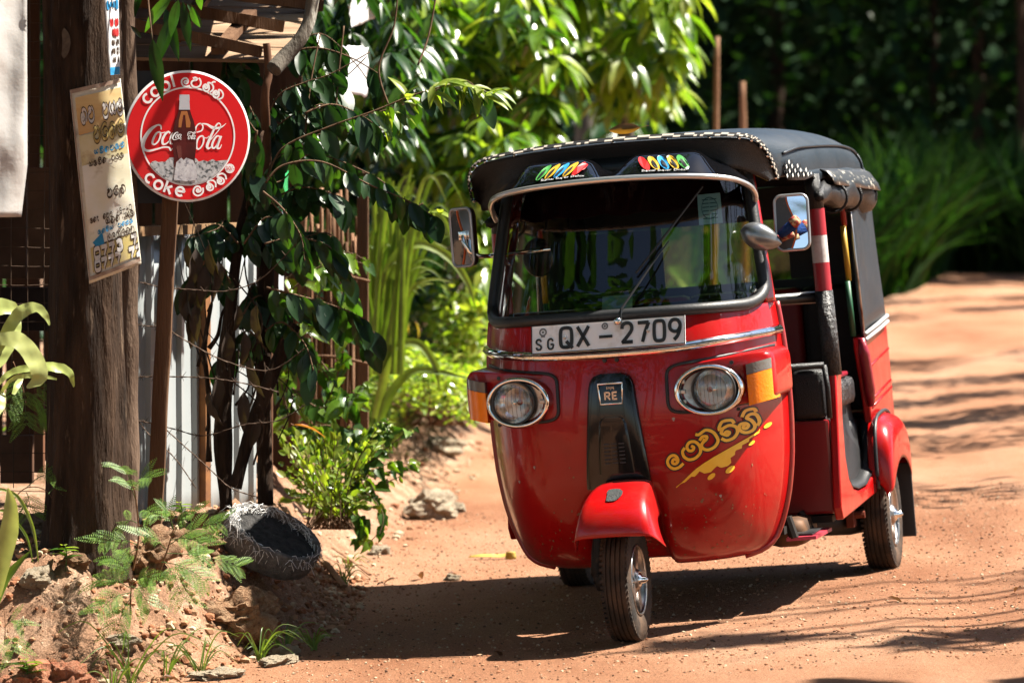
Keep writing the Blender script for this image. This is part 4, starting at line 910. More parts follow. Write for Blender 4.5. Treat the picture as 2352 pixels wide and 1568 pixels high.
m = MB(); m.tube([(-.59, 1.08, 1.085), (.59, 1.08, 1.085)], .022, 10); m.build('grab_rail', BLACK_PLASTIC, V, smooth=True)
m = MB(); m.rbox((-.56, 1.70, .42), (.56, 2.15, .60), .04); m.build('passenger_seat', LEATHER, V, smooth=True)
RB = mat('red_seat_panel', (.30, .012, .015), .5)
for k, mt in enumerate((LEATHER, RB, LEATHER, RB, LEATHER)):
    m = MB(); m.rbox((-.56+.224*k, 2.14, .60), (-.56+.224*k+.222, 2.25, 1.10), .03); m.build('passenger_backrest', mt, V, smooth=True)
m = MB(); m.rbox((-.36, .28, .96), (.36, .40, 1.07), .03); m.build('dashboard', BLACK_PLASTIC, V)
m = MB(); m.tube([(-.36, .62, 1.0), (-.2, .50, 1.02), (0, .46, .98), (.2, .50, 1.02), (.36, .62, 1.0)], .014, 8); m.tube([(0, .46, .98), (0, .30, .6)], .03, 8); m.build('handlebar', BLACK_PLASTIC, V, smooth=True)
# back wall of vinyl with its clear window
m = MB(); yb = 2.40
for lo, hi in (((-.60, .60), (.60, 1.13)), ((-.60, 1.37), (.60, 1.50)), ((-.60, 1.13), (-.25, 1.37)), ((.26, 1.13), (.60, 1.37))):
    m.box((lo[0], yb, lo[1]+.0005), (hi[0], yb+.008, hi[1]-.0005))
bw = m.build('back_wall', VINYL, V)
m = MB(); m.grid([[(x, yb+.004, z) for x in np.linspace(-.25, .26, 5)] for z in (1.13, 1.25, 1.37)]); m.build('back_window', glass_mat('yellowed_plastic', (.80, .80, .22), .8, .05, .03), V)
m = MB(); m.box((-.61, 2.44, .32), (.61, 2.47, .90)); m.build('tail_panel', RED_DUSTY, V)
# dangling head lining and tassel strip inside the roof front
m = MB(); m.grid([[(x, .70, 1.58), (x, .66, 1.44+.006*math.sin(x*40))] for x in np.linspace(-.42, .42, 30)]); m.build('head_lining', mat('maroon_cloth', (.05, .006, .008), .9), V, solid=.004)
# underside: engine, tank, axle, spring
m = MB(); m.rbox((-.25, .95, .20), (.3, 1.5, .30), .03); m.build('chassis_tray', DI, V)
m = MB(); m.rbox((.36, .80, .21), (.50, 1.12, .31), .04); m.build('tank', mat('rusty_tank', (.20, .10, .05), .6, .3, col2=(.07, .05, .04), scale=8), V, smooth=True)
m = MB(); m.tube([(-.56, 2.0, .205), (.56, 2.0, .205)], .035, 10); m.tube([(.30, 1.30, .25), (.50, 1.85, .20), (.54, 2.0, .205)], [.045, .05, .06], 10); m.tube([(-.30, 1.30, .25), (-.50, 1.85, .20), (-.54, 2.0, .205)], [.045, .05, .06], 10); m.build('rear_axle', DI, V, smooth=True)
m = MB(); m.rbox((-.24, 1.72, .16), (.24, 2.3, .40), .05); m.build('engine', DI, V)
m = MB(); m.rbox((.51, 1.70, .19), (.54, 1.76, .34), .004); m.tube([(.50, 1.73, .235), (.58, 1.73, .235)], .014, 8); m.build('axle_bracket', mat('rust_red_bracket', (.20, .05, .03), .6), V)

# mirrors
WAVE = mat('orange_line', (.85, .16, .02), .4); PEEL = mat('grey_peeling_film', (.05, .05, .052), .5, col2=(.45, .36, .26), scale=9, contrast=(.52, .60))
def rect_mirror(c, w, h, yaw, pitch, name, label, peel_side, film):
    e = empty(name, c, (pitch, 0, yaw)); e.parent = V; e['label'] = label
    lo = rr(-w/2, w/2, -h/2, h/2, w*.22, w*.22)
    m = MB(); m.grid([[(a*.82, .035, b*.88) for a, b in lo], [(a*1.0, .022, b) for a, b in lo], [(a*1.03, -.001, b*1.02) for a, b in lo]], closed_u=True); m.poly([(a*.82, .035, b*.88) for a, b in lo]); m.build('mirror_shell', BLACK_PLASTIC, e, auto=50)
    m = MB(); m.tube([(a, -.003, b) for a, b in lo], .0055, 6, closed=True, ref=(0, 1, 0)); m.build('mirror_rim', mat('mirror_rim_grey', (.35, .35, .36), .3, .6) if 'mirror_rim_grey' not in bpy.data.materials else bpy.data.materials['mirror_rim_grey'], e, smooth=True)
    m = MB(); m.poly([(a*.97, -.001, b*.98) for a, b in lo]); m.build('mirror_glass', MIRROR, e)
    def wx(t): return peel_side*w*(.03+.13*math.sin(2.2+t*2.6)-.04)
    zs2 = np.linspace(-h*.47, h*.47, 16)
    def lim(z): 
        k = max(0, abs(z)-h*.5+w*.22)/(w*.22); return w*.47-w*.22*(1-math.sqrt(max(0, 1-k*k)))
    m = MB(); m.grid([[(peel_side*-1*0+(-lim(z) if peel_side > 0 else lim(z))*.97, -.0030, z), (wx(z/h*2), -.0030, z)] for z in zs2]); m.build('mirror_film', film, e)
    m = MB(); m.tube([(wx(z/h*2), -.0040, z) for z in zs2], .0028, 5); m.build('wavy_line', WAVE, e)
    return e
e = rect_mirror((.590, .52, 1.365), .118, .192, math.radians(-3), math.radians(-6), 'wing_mirror', 'rectangular chrome rimmed mirror on the sunlit side', 1, mat('dark_film', (.07, .07, .075), .45, col3=(.4, .4, .4), s3=30, c3=(.62, .7)))
e2 = rect_mirror((-.592, .50, 1.404), .098, .205, math.radians(-28), 0, 'wing_mirror', 'tall rectangular mirror with peeling film on the shaded side', 1, PEEL)
m = MB(); m.tube([(-.586, .485, 1.41), (-.583, .478, 1.385), (-.565, .48, 1.35), (-.535, .50, 1.333), (-.50, .52, 1.33)], .0075, 8); m.tube([(-.50, .52, 1.33), (-.30, .60, 1.338)], .0085, 8); m.rbox((-.602, .480, 1.395), (-.572, .488, 1.427), .003); m.build('mirror_arm', CHROME, V, smooth=True)
m = MB(); m.lathe([(0, -.02), (.03, -.018), (.052, -.008), (.057, .004), (.05, .01)], 24, 'y', (0, 0, 0)); rmr = m.build('round_mirror', BLACK_PLASTIC, V, smooth=True); rmr.location = (-.36, .66, 1.31); rmr.scale = (1, 1, 1.25)
# silver teardrop mirror back with its wrapped stalk
rows = []
for i in range(13):
    t = i/12; x = -.075+.15*t; r = (math.sin(math.pi*min(1, t*1.02))**.55)*(1-.28*t) if 0 < t < 1 else 0.02
    rows.append([(x, -.048*r*max(0, math.cos(a))**.7 if math.cos(a) > 0 else .008*r*-math.cos(a), .054*r*math.sin(a)-.018*t) for a in [2*math.pi*k/20 for k in range(20)]])
m = MB(); m.grid(rows, closed_u=True); tm = m.build('teardrop_mirror', mat('silver_grey_paint', (.22, .23, .24), .28, .75), V, smooth=True, label='silver teardrop mirror back beside the sunlit pillar'); tm.location = (.492, .44, 1.332); tm.rotation_euler = (0, math.radians(14), math.radians(8))
m = MB(); m.tube([(.555, .47, 1.328), (.585, .45, 1.345), (.612, .44, 1.362)], [.016, .019, .021], 10); ws = m.build('mirror_stalk', mat('blue_thread', (.012, .05, .20), .7, bump=.6, bscale=120), V, smooth=True)
m = MB(); m.tube([(.606, .435, 1.362), (.625, .43, 1.376)], [.022, .018], 10); m.tube([(.556, .475, 1.31), (.60, .47, 1.325)], .010, 8); m.build('stalk_cap', mat('plaid_cloth', (.35, .05, .04), .8, col2=(.5, .38, .22), scale=60, contrast=(.45, .55)), ws, smooth=True)
m = MB(); m.tube([(.50, .56, 1.30), (.53, .52, 1.318), (.56, .48, 1.322)], .009, 8); m.build('mirror_bracket', CHROME, V)
# fallen leaf lying on the canopy is its own thing (built with the leaves)

random.seed(77); m = MB()
for k in range(240):
    x = random.uniform(-.46, .48); z = .25+abs(random.gauss(0, .12)); r = random.uniform(.0012, .0042)
    if z > .75 or abs(x) > f_w(z)*.97: continue
    c = on_shield(x, z, .0012); t1 = Vector(on_shield(x+.004, z, .0012))-Vector(c); t2 = Vector(on_shield(x, z+.004, .0012))-Vector(c); t1.normalize(); t2.normalize()
    m.poly([tuple(Vector(c)+t1*r*math.cos(a)*(1+.3*math.sin(2*a+k))+t2*r*math.sin(a)*1.3) for a in [2*math.pi*j/7 for j in range(7)]])
o = m.build('mud_spatter', mat('dried_mud', (.36, .19, .11), .95), shield, recalc=False); o['kind'] = 'stuff'
for x, z, r in ((.205, .735, .005), (-.30, .60, .004), (.09, .45, .003), (-.37, .55, .004), (.33, .46, .004)):
    m = MB(); m.poly([on_shield(x+r*math.cos(a)*(1+.4*math.sin(3*a)), z+r*1.4*math.sin(a), .0013) for a in [2*math.pi*j/9 for j in range(9)]]); m.build('paint_chip', mat('chipped_primer', (.55, .42, .38), .8) if 'chipped_primer' not in bpy.data.materials else bpy.data.materials['chipped_primer'], shield)
# ================================================================ things on the bank
def strip(mb, pts, widths, Y=None, up=(0, 0, 1), fold=.25, sub=5, mi=0, face=None):
    """a long blade along a centre line; pts are 3D points, widths in metres"""
    P = [Vector(p) for p in catmull([tuple(p) for p in pts], sub)]; n = len(P); rows = []
    for i in range(n):
        t = (P[min(i+1, n-1)]-P[max(i-1, 0)]).normalized(); f = Vector(face) if face else Vector((0, -1, .35))
        s = t.cross(f); s.normalize(); nn = s.cross(t); w = float(np.interp(i/(n-1)*(len(widths)-1), range(len(widths)), widths))/2
        rows.append([tuple(P[i]-s*w+nn*w*fold), tuple(P[i]-s*w*.5+nn*w*fold*.3), tuple(P[i]), tuple(P[i]+s*w*.5+nn*w*fold*.3), tuple(P[i]+s*w+nn*w*fold)])
    mb.grid(rows, mi)
def strip_obj(name, pxs, Y, widths, mt, parent, dy=0.0, **k):
    m = MB(); n = len(pxs); strip(m, [W(p[0], p[1], Y+dy*i/(n-1)) for i, p in enumerate(pxs)], [w/F_PX*Y for w in widths], **k); return m.build(name, mt, parent, smooth=True, recalc=False)

# ---- big tree on the bank
T = empty('roadside_tree', (-1.45, 12.97, .25)); tag(T, 'thick dark brown tree trunk with posters nailed to it', 'tree')
def trunk_mesh():
    rows = []; N = 40
    for j in range(48):
        z = .22+j*.055; r = np.interp(z, [.22, .32, .5, 1.2, 2.0, 2.8], [.168, .146, .134, .126, .124, .12]); cx = -1.447+.012*math.sin(z*1.7); row = []
        for k in range(N):
            a = 2*math.pi*k/N; d = Vector((math.cos(a), math.sin(a), 0)); q = mnoise.noise(Vector((d.x*1.8, d.y*1.8, z*1.1)))*.14+mnoise.noise(Vector((d.x*5, d.y*5, z*3.0)))*.07+mnoise.noise(Vector((d.x*14, d.y*14, z*5)))*.05
            g = -.10*math.exp(-((a-math.pi*1.16)/.20)**2)
            row.append((cx+d.x*r*(1+q+g)-T.location.x, 12.97+d.y*r*(1+q+g)-T.location.y, z-T.location.z))
        rows.append(row)
    return rows
m = MB(); m.grid(trunk_mesh(), closed_u=True); m.build('trunk', BARK, T, smooth=True)
m = MB(); TL = T.location
limb(m, [Vector((-1.45, 12.97, 2.75))-TL, Vector((-1.3, 13.2, 3.1))-TL, Vector((-.8, 13.6, 3.3))-TL, Vector((-.2, 13.9, 3.6))-TL], .10, .03, 10)
m.build('limb', BARK, T, smooth=True)
m = MB(); limb(m, [Vector((-1.45, 12.97, 2.7))-TL, Vector((-1.7, 12.9, 3.3))-TL, Vector((-2.2, 12.8, 3.9))-TL], .10, .03, 10); m.build('limb', BARK, T, smooth=True)
# broken grey limb hanging into view
m = MB(); limb(m, [W(735, -140, 13.62)-TL, W(722, -40, 13.6)-TL, W(712, 40, 13.58)-TL, W(690, 90, 13.56)-TL, W(655, 130, 13.54)-TL, W(628, 160, 13.5)-TL], .030, .026, 14, 6, .25); m.build('broken_limb', BARK_GREY, T, smooth=True)
# pale patch of peeled bark
m = MB(); lp = []
for k in range(14):
    a = 2*math.pi*k/14; x = -.045+.017*math.cos(a)*(1+.15*math.sin(2*a+1)); z = 2.02+.05*math.sin(a)*(1+.1*math.cos(3*a)); yy = -math.sqrt(max(0, .127**2-x*x))-.006
    lp.append((x, yy, z-.25))
m.poly(lp); m.build('peeled_bark', mat('pale_bark', (.16, .125, .095), .9, col2=(.08, .055, .04), scale=30), T)
# mango leaves that hang into the top of the view, and the crown above it
ML = [leaf_mesh('mango_leaf_a', .21, .050, LM['dark'], 'lance', .5, .3, 9, .02), leaf_mesh('mango_leaf_b', .18, .044, LM['mid'], 'lance', .9, .35, 9, .03), leaf_mesh('mango_leaf_c', .23, .05, LM['dark'], 'lance', .2, .3, 9, .04)]
items = []
for (x0, y0, x1, y1, Y, k) in ((395, -10, 315, 70, 12.85, 1), (410, 0, 385, 95, 12.8, 0), (420, 5, 435, 120, 12.9, 2), (405, 30, 345, 155, 13.0, 0), (440, 15, 452, 80, 12.85, 1), (350, 90, 372, 235, 12.75, 2), (300, 60, 330, 90, 13.1, 0), (460, -30, 452, 40, 12.9, 1), (380, 20, 410, 140, 13.05, 2), (330, -30, 300, 40, 13, 0), (430, 10, 470, 60, 12.95, 0)):
    a, b = W(x0, y0, Y), W(x1, y1, Y+rnd(-.05, .05)); d = b-a; M = Matrix.Translation(a-TL) @ frame(d, (rnd(-.3, .3), -1, .4)); items.append((ML[k], scl(M, d.length/(.21, .18, .23)[k])))
single_leaves(items, T)
m = MB(); limb(m, [W(470, -160, 12.9)-TL, W(430, -60, 12.9)-TL, W(402, 0, 12.88)-TL], .008, .003, 6); limb(m, [W(330, -120, 12.85)-TL, W(340, 0, 12.8)-TL, W(350, 90, 12.75)-TL], .005, .002, 6); m.build('twig', TWIG, T, smooth=True)
cr = []
random.seed(11)
def whorl(c, n, meshes, scale=1.0, spread=.9, axis_=(0, 0, -1), down=.6):
    o = []
    for k in range(n):
        a = 2*math.pi*(k/n)+rnd(-.3, .3); d = Vector((math.cos(a)*spread, math.sin(a)*spread, -down+rnd(-.35, .35))); M = Matrix.Translation(c) @ frame(d, (rnd(-.3, .3), rnd(-.3, .3), 1)); o.append((random.choice(meshes), scl(M, scale*rnd(.7, 1.15))))
    return o
for k in range(150):
    c = Vector((rnd(-2.0, -.30), rnd(12.6, 15.2), rnd(2.45, 3.5)))
    if c.x > -.62 and c.z < 2.8: continue
    if c.y < 13.15 and c.x > -1.3: continue
    cr += whorl(c-TL, 9, ML, 1.1)
for k in range(45):
    c = Vector((rnd(-3.6, -1.6), rnd(11.8, 16), rnd(2.6, 4.2))); cr += whorl(c-TL, 9, ML, 1.3)
join_leaves('crown', cr, T)

# narrow trunk just behind it
t2 = MB(); b = W(288, 1197, 13.28)
limb(t2, [Vector((b.x, 13.28, .2)), Vector((b.x, 13.28, .9)), Vector((b.x+.006, 13.28, 1.7)), Vector((b.x-.02, 13.28, 2.7))], .046, .036, 14, 8, .3); o = t2.build('slender_trunk', mat('light_bark', (.09, .055, .036), .95, col2=(.20, .135, .095), scale=12, bump=1, bscale=30, stretch=(1, 1, .25)), smooth=True); tag(o, 'slender pale trunk tight behind the thick trunk', 'tree')

# ---- posters
def poster(name, quad, Yf, label, n=12):
    def f(u, v, off=0.0):  # u across, v down, 0..1
        px = (quad[0][0]*(1-u)+quad[1][0]*u)*(1-v)+(quad[3][0]*(1-u)+quad[2][0]*u)*v; py = (quad[0][1]*(1-u)+quad[1][1]*u)*(1-v)+(quad[3][1]*(1-u)+quad[2][1]*u)*v
        wr = .006*mnoise.noise(Vector((u*4, v*9, 1)))+.003*mnoise.noise(Vector((u*11, v*22, 4)))
        return W(px, py, Yf(u, v)+wr-off)
    m = MB(); m.grid([[f(u, v) for u in np.linspace(0, 1, n)] for v in np.linspace(0, 1, n*3)]); return m, f
PAPER_Y = mat('weathered_poster', (.74, .70, .60), .45, col2=(.72, .68, .56), scale=6, bump=.5, bscale=18, col3=(.28, .22, .15), s3=14, c3=(.55, .75), coat=.3)
m, pf = poster('poster', [(160, 207), (277, 181), (325, 606), (205, 652)], lambda u, v: 12.79+.12*max(0, u-.35)**2+.03*v, '')
po = m.build('notice_poster', PAPER_Y, smooth=True, solid=-.004, recalc=False); tag(po, 'yellowed plastic notice with printed phone numbers wrapped on the thick trunk', 'poster')
INK_BR = mat('faded_brown_ink', (.07, .045, .03), .6); INK_BL = mat('faded_blue_ink', (.03, .25, .50), .6); ORANGE = mat('faded_orange_print', (.62, .34, .11), .55, col2=(.72, .56, .26), scale=6, stretch=(.3, 1, 2)); BORDER = mat('poster_edge', (.48, .38, .30), .6, col2=(.3, .2, .15), scale=20); SILVER_INK = mat('pale_print', (.62, .60, .58), .6)
def pband(u0, v0, u1, v1, mt, off, name):
    m = MB(); m.grid([[pf(u, v, off) for u in np.linspace(u0, u1, 8)] for v in np.linspace(v0, v1, max(3, int(abs(v1-v0)*34)))]); return m.build(name, mt, po, smooth=True, recalc=False)
pband(.09, .045, .985, .24, ORANGE, .0046, 'orange_print'); pband(.09, .245, .985, .40, mat('mustard_print', (.60, .50, .20), .55, col2=(.70, .65, .46), scale=8, col3=(.3, .2, .1), s3=12, c3=(.55, .7)), .0046, 'mustard_print'); pband(.09, .40, .985, .82, mat('pale_poster_print', (.80, .79, .76), .55, col2=(.70, .66, .48), scale=5, col3=(.4, .34, .25), s3=16, c3=(.58, .75)), .0046, 'pale_print')
pband(.09, .825, .985, .95, mat('yellow_number_band', (.58, .47, .14), .55, col2=(.5, .42, .25), scale=10), .0046, 'yellow_band')
for (u0, v0, u1, v1) in ((.0, .0, .985, .02), (.0, .965, .99, .985), (.005, .02, .03, .965)): pband(u0, v0, u1, v1, BORDER, .0048, 'poster_border')
def pglyphs(seq, u0, v0, w, h, th, mt, name, gap=1.15, off=.0062, outline=None, tilt=0.0):
    for (wd, mm, of, nm) in ([(th*1.8, outline, off, 'letter_outline')] if outline else [])+[(th, mt, off+.0012, name)]:
        m = MB(); big = h > .04
        for i, ch in enumerate(seq):
            if ch == ' ' or u0+i*w*gap > .97: continue
            for st in GL[ch]:
                ribbon(m, [(p[0]*w, p[1]*h) for p in st], wd, lambda a, b: pf(min(.985, u0+i*w*gap+a), v0-b-tilt*(u0+i*w*gap+a), of), 0, 4, smooth=(ch not in STRAIGHT))
            if big: m.build(nm, mm, po, recalc=False); m = MB()
        if m.v: m.build(nm, mm, po, recalc=False)
pglyphs(['na', 'va', ' ', 'va', 'sa', 'la'], .16, .185, .125, .085, .016, SILVER_INK, 'headline', 1.12, outline=INK_BR)
pglyphs(['va', 'da', 'na', 'la'], .36, .295, .14, .085, .016, mat('mustard_letter', (.45, .34, .12), .6), 'headline', 1.1, outline=INK_BR)
pglyphs(['sa', 'ma', 'na', 'va', 'ga', 'la'], .34, .36, .085, .028, .008, INK_BL, 'blue_line', 1.2)
pglyphs(['sa', 'ga', 'ma', 'na', ' ', 'va', 'la', 'ga'], .22, .415, .075, .03, .008, INK_BR, 'brown_line', 1.15)
pglyphs(['va', 'da', 'na', ' ', 'va'], .50, .60, .11, .05, .012, INK_BR, 'brown_line', 1.15)
pglyphs(['ga', 'na', 't', ' ', 'na', 'va', 'la', ' ', '1', '8', '-', '4', '0'], .13, .70, .058, .028, .007, INK_BR, 'age_line', 1.08)
pglyphs(['sa', 'na', 'na', ' ', 'sa', 'ga'], .42, .735, .085, .036, .009, INK_BR, 'brown_line', 1.1)
pglyphs(['ga', 'na', 'ma', 'sa', ' ', 'va', 'na', 'la', 'ga'], .25, .768, .07, .022, .006, INK_BL, 'blue_line', 1.1)
pglyphs(['la', 'ga', 'sa', 'la', 'na', 'va'], .42, .825, .08, .045, .008, INK_BR, 'brown_line', 1.1)
pglyphs(list('0773') + [' '] + ['7'], .14, .885, .13, .048, .022, SILVER_INK, 'phone_number', 1.1, outline=INK_BR); pglyphs(list('0777') + [' '] + list('72'), .13, .948, .125, .048, .022, SILVER_INK, 'phone_number', 1.05, outline=INK_BR)
m = MB(); m.poly([pf(u, v, .0066) for u, v in ((.14, .80), (.34, .765), (.36, .825), (.20, .83))]); m.poly([pf(u, v, .0078) for u, v in ((.24, .80), (.33, .785), (.30, .815))]); m.build('blue_emblem', INK_BL, po)
m, pf2 = poster('poster', [(236, -60), (271, -62), (276, 172), (254, 174)], lambda u, v: 12.80+.06*u, '', 6)
po2 = m.build('white_notice', mat('white_notice_paper', (.72, .73, .74), .5, col3=(.5, .46, .4), s3=8, c3=(.55, .8)), smooth=True, solid=-.003, recalc=False); tag(po2, 'narrow white notice with red lettering and blue foot above the yellowed one', 'poster')
m = MB(); m.grid([[pf2(u, v, .004) for u in (0.02, .5, .98)] for v in (.92, .96, .995)]); m.build('blue_foot', INK_BL, po2, recalc=False)
def p2g(seq, u0, v0, w, h, th, mt, gap=1.1):
    m = MB()
    for i, ch in enumerate(seq):
        if ch == ' ': continue
        for st in GL[ch]: ribbon(m, [(p[0]*w, p[1]*h) for p in st], th, lambda a, b: pf2(min(.97, u0+i*w*gap+a), v0-b, .0045), 0, 4, smooth=(ch not in STRAIGHT))
    m.build('notice_line', mt, po2, recalc=False)
INK_RED = mat('red_ink', (.55, .03, .03), .6)
p2g(['ga', '-', '4', '3'], .12, .335, .20, .055, .05, INK_BL); p2g(['la', 'na', ' ', 'ga', 'na', 'ma'], .30, .50, .12, .04, .05, INK_RED); p2g(['sa', 'ga', 'na', 'va'], .42, .60, .15, .045, .05, INK_RED); p2g(['va', 'ga', ' ', '0', '8'], .35, .69, .12, .03, .03, INK_BR); p2g(['na', 'la', ' ', '0', '3'], .35, .78, .13, .04, .03, INK_BR); p2g(['sa', 'va', ' ', '8', '8'], .38, .86, .13, .03, .03, INK_BR)

# ---- round soft-drink sign on its post, with the black board behind
SC = W(431, 313, 13.3); SR = .2277
S = empty('round_sign', SC, (0, 0, math.radians(22))); tag(S, 'round red drink sign with a bottle on a leaning wooden post', 'sign')
SRED = mat('sign_red', (.72, .006, .010), .45, spec=.25, k=.75, col3=(.6, .02, .02), s3=3); SWH = mat('sign_white', (.80, .80, .81), .5, k=.9, col3=(.55, .5, .46), s3=20, c3=(.58, .8))
def sp(u, v, o=0.0): return (u*SR, -o, v*SR)
m = MB(); n = 72
m.lathe([(SR*.0, -.001), (SR*.99, -.001), (SR, 0), (SR, .004), (SR*.99, .006), (0, .006)], n, 'y'); m.build('sign_disc', SWH, S, auto=40)
m = MB(); m.poly([sp(.965*math.cos(a), .965*math.sin(a), .0025) for a in [2*math.pi*k/n for k in range(n)]]); m.build('red_face', SRED, S)
m = MB(); ribbon(m, circ(0, 0, .74, n=60)[:-1], .024, lambda a, b: sp(a, b, .0035), closed=True, sub=2); m.build('white_ring', SWH, S)
def place(ch, u, v, ang, w, h, th):
    m = MB(); ca, sa = math.cos(ang), math.sin(ang)
    for st in GL[ch]: ribbon(m, [((p[0]-.5)*w, (p[1]-.42)*h) for p in st], th, lambda a, b: sp(u+a*ca-b*sa, v+a*sa+b*ca, .004), 0, 5, smooth=(ch not in STRAIGHT))
    m.build('ring_letter', SWH, S)
for ch, u, v in (('c', -.64, .577), ('o', -.517, .674), ('o', -.355, .762), ('l', -.234, .815), ('kom', -.03, .82), ('va', .13, .817), ('nah', .325, .745), ('na', .482, .64)):
    place(ch, u, v, math.atan2(v, u)-math.pi/2, .175, .17, .036 if ch in 'col' else .026)
for ch, u, v in (('c', -.60, -.64), ('o', -.467, -.735), ('k', -.30, -.80), ('e', -.125, -.835), ('ga', .16, -.83), ('nah', .366, -.745), ('na', .53, -.645)):
    place(ch, u, v, math.atan2(v, u)+math.pi/2, .175, .17, .036 if ch in 'coke' else .026)
CUV = lambda x, y: ((x-710)/642, (780-y)/685)
def script(mb, strokes, fm, k=1.0):
    for pts, w in strokes: ribbon(mb, [fm(*p) for p in pts], [q/642*k for q in w], lambda a, b: sp(a, b, OFF), 0, 6)
OFF = .004
SCRIPT = [([(438,712),(432,672),(395,668),(330,715),(272,800),(252,870),(268,918),(315,932),(390,915),(460,895),(515,898),(535,925),(556,905)], [10,16,16,34,40,38,26,20,16,14,16,18,4]),
 ([(425,735),(390,750),(358,810),(350,855),(375,865),(410,830),(432,770),(425,735)], [12,18,22,20,14,14,18,12]), ([(425,745),(455,745),(480,738)], [8,8,8]),
 ([(530,750),(510,735),(480,760),(452,815),(455,860),(485,860),(520,830),(552,790)], [16,18,22,24,22,14,10,8]),
 ([(560,745),(535,790),(530,850),(560,860)], [18,20,20,10]),
 ([(800,740),(850,720),(862,675),(838,648),(805,665),(785,710),(775,790)], [10,14,14,12,12,18,20]), ([(838,650),(900,655),(960,690),(1010,695),(1060,680),(1100,645)], [8,16,30,22,12,3]),
 ([(860,775),(825,790),(800,840),(798,900),(825,912),(858,870),(872,810),(860,775)], [12,16,20,20,14,14,18,12]), ([(865,790),(900,800),(925,780)], [8,8,8]),
 ([(1045,660),(1020,645),(985,690),(935,800),(905,880),(920,908),(950,890)], [10,12,18,26,28,20,8]), ([(1045,660),(1035,700),(990,760),(940,820)], [10,10,8,6]),
 ([(1040,785),(1005,780),(970,830),(955,885),(975,905),(1005,870),(1035,790)], [12,16,20,22,16,12,10]), ([(1052,778),(1020,850),(1010,900),(1035,905),(1055,865)], [16,24,24,12,5])]
m = MB(); script(m, SCRIPT[:5], CUV); m.build('script_logo', SWH, S)
m = MB(); script(m, SCRIPT[5:], CUV); m.build('script_logo', SWH, S)
# bottle with ice
COLA = mat('cola_dark', (.06, .006, .005), .6, spec=.15, col2=(.12, .012, .010), scale=14); COLA_L = mat('cola_light', (.48, .17, .05), .6, spec=.15); ICE = mat('ice_print', (.45, .46, .48), .4, col2=(.75, .75, .77), scale=60, col3=(.08, .09, .10), s3=80, c3=(.5, .6)); ICE2 = mat('ice_print_pale', (.58, .56, .60), .4, col2=(.78, .77, .8), scale=70, col3=(.25, .24, .28), s3=90, c3=(.52, .62))
def spoly(pts, o, mt, name):
    m = MB(); m.poly([sp(*CUV(*p), o) for p in pts]); return m.build(name, mt, S)
ice = [(318,1078),(345,1045),(380,1035),(410,1050),(440,1045),(480,1045),(520,1005),(560,1000),(600,1030),(790,1010),(820,1045),(870,1030),(910,1045),(960,1020),(1000,1040),(1035,1035),(1078,1030)]
arc = [(710+470*math.cos(a), 780+500*math.sin(a)) for a in np.linspace(math.radians(30), math.radians(143), 24)]
spoly(ice+arc, .0045, ICE, 'ice')
prof = [(348,50),(372,52),(400,53),(420,50),(505,56),(560,72),(620,95),(680,108),(760,118),(820,122),(900,120),(960,112),(1020,106),(1100,104)]
spoly([(673-w, y) for y, w in prof]+[(673+w, y) for y, w in prof[::-1]], .0052, COLA, 'bottle')
spoly([(673-w, y) for y, w in prof[:5]]+[(673+w, y) for y, w in prof[:5][::-1]], .0056, mat('bottle_neck_print', (.6, .6, .66), .3), 'bottle_neck')
spoly([(640,520),(700,520),(735,640),(730,690),(690,690),(680,560),(660,560),(640,690),(612,690),(615,620)], .0056, COLA_L, 'bottle_highlight')
spoly([(590,900),(600,880),(640,880),(645,1010),(610,1010)], .0056, mat('cola_mid', (.16, .02, .015), .2), 'bottle_highlight')
spoly([(565,1235),(575,1140),(590,1050),(640,1005),(665,1030),(690,1005),(760,1030),(790,1100),(805,1200),(800,1235),(700,1250)], .0060, ICE2, 'ice')
OFF = .0064; m = MB(); script(m, SCRIPT, lambda x, y: CUV(552+(x-250)*.29, 735+(y-650)*.29+0), .34); m.build('bottle_lettering', SWH, S)
m = MB(); m.poly([sp(*CUV(1137+50*math.cos(a), 1117+50*math.sin(a)), .005) for a in [2*math.pi*k/20 for k in range(20)]]); m.build('price_spot', SWH, S)
m = MB(); text_mesh('30/-', .072*SR*1.3, lambda a, b: (a+CUV(1137, 1117)[0]*SR, -.0058, b+CUV(1137, 1137)[1]*SR), m); m.build('price_figures', SRED, S)
Mi = S.matrix_world.inverted() if False else (Matrix.Translation(SC) @ Matrix.Rotation(math.radians(22), 4, 'Z')).inverted()
def sl(p): return tuple(Mi @ Vector(p))
def post_box(a, b, w, d, name, mt, parent, conv=lambda p: tuple(p), n=14, jit=.003):
    a, b = Vector(a), Vector(b); rows = []
    for i in range(n+1):
        t = i/n; c = a.lerp(b, t); j = lambda s: jit*mnoise.noise(Vector((s, t*9, a.x*7)))
        rows.append([conv(c+Vector((sx*w/2*(1+0)+j(sx*3), sy*d/2+j(sy*5+9), 0))) for sx, sy in ((-1, -1), (-.8, -1.1), (.8, -1.1), (1, -1), (1, 1), (-1, 1))])
    m = MB(); m.grid(rows, closed_u=True); m.poly(rows[0]); m.poly(rows[-1]); return m.build(name, mt, parent, auto=40)
pt, pb = W(397, 330, 13.36), W(358, 1130, 13.36); gz = ground_z(pb.x, pb.y); pb = pt+(pb-pt)*((pt.z-gz+.04)/(pt.z-pb.z))
post_box(pt, pb, .052, .05, 'sign_post', WOOD, S, sl)
m = MB(); p0, p1 = W(283, 163, 13.4), W(442, 467, 13.4); m.box((p0.x, 13.40, p1.z), (p1.x, 13.412, p0.z), 0, Mi); m.build('backing_board', mat('dark_blue_black_board', (.012, .015, .022), .5), S)

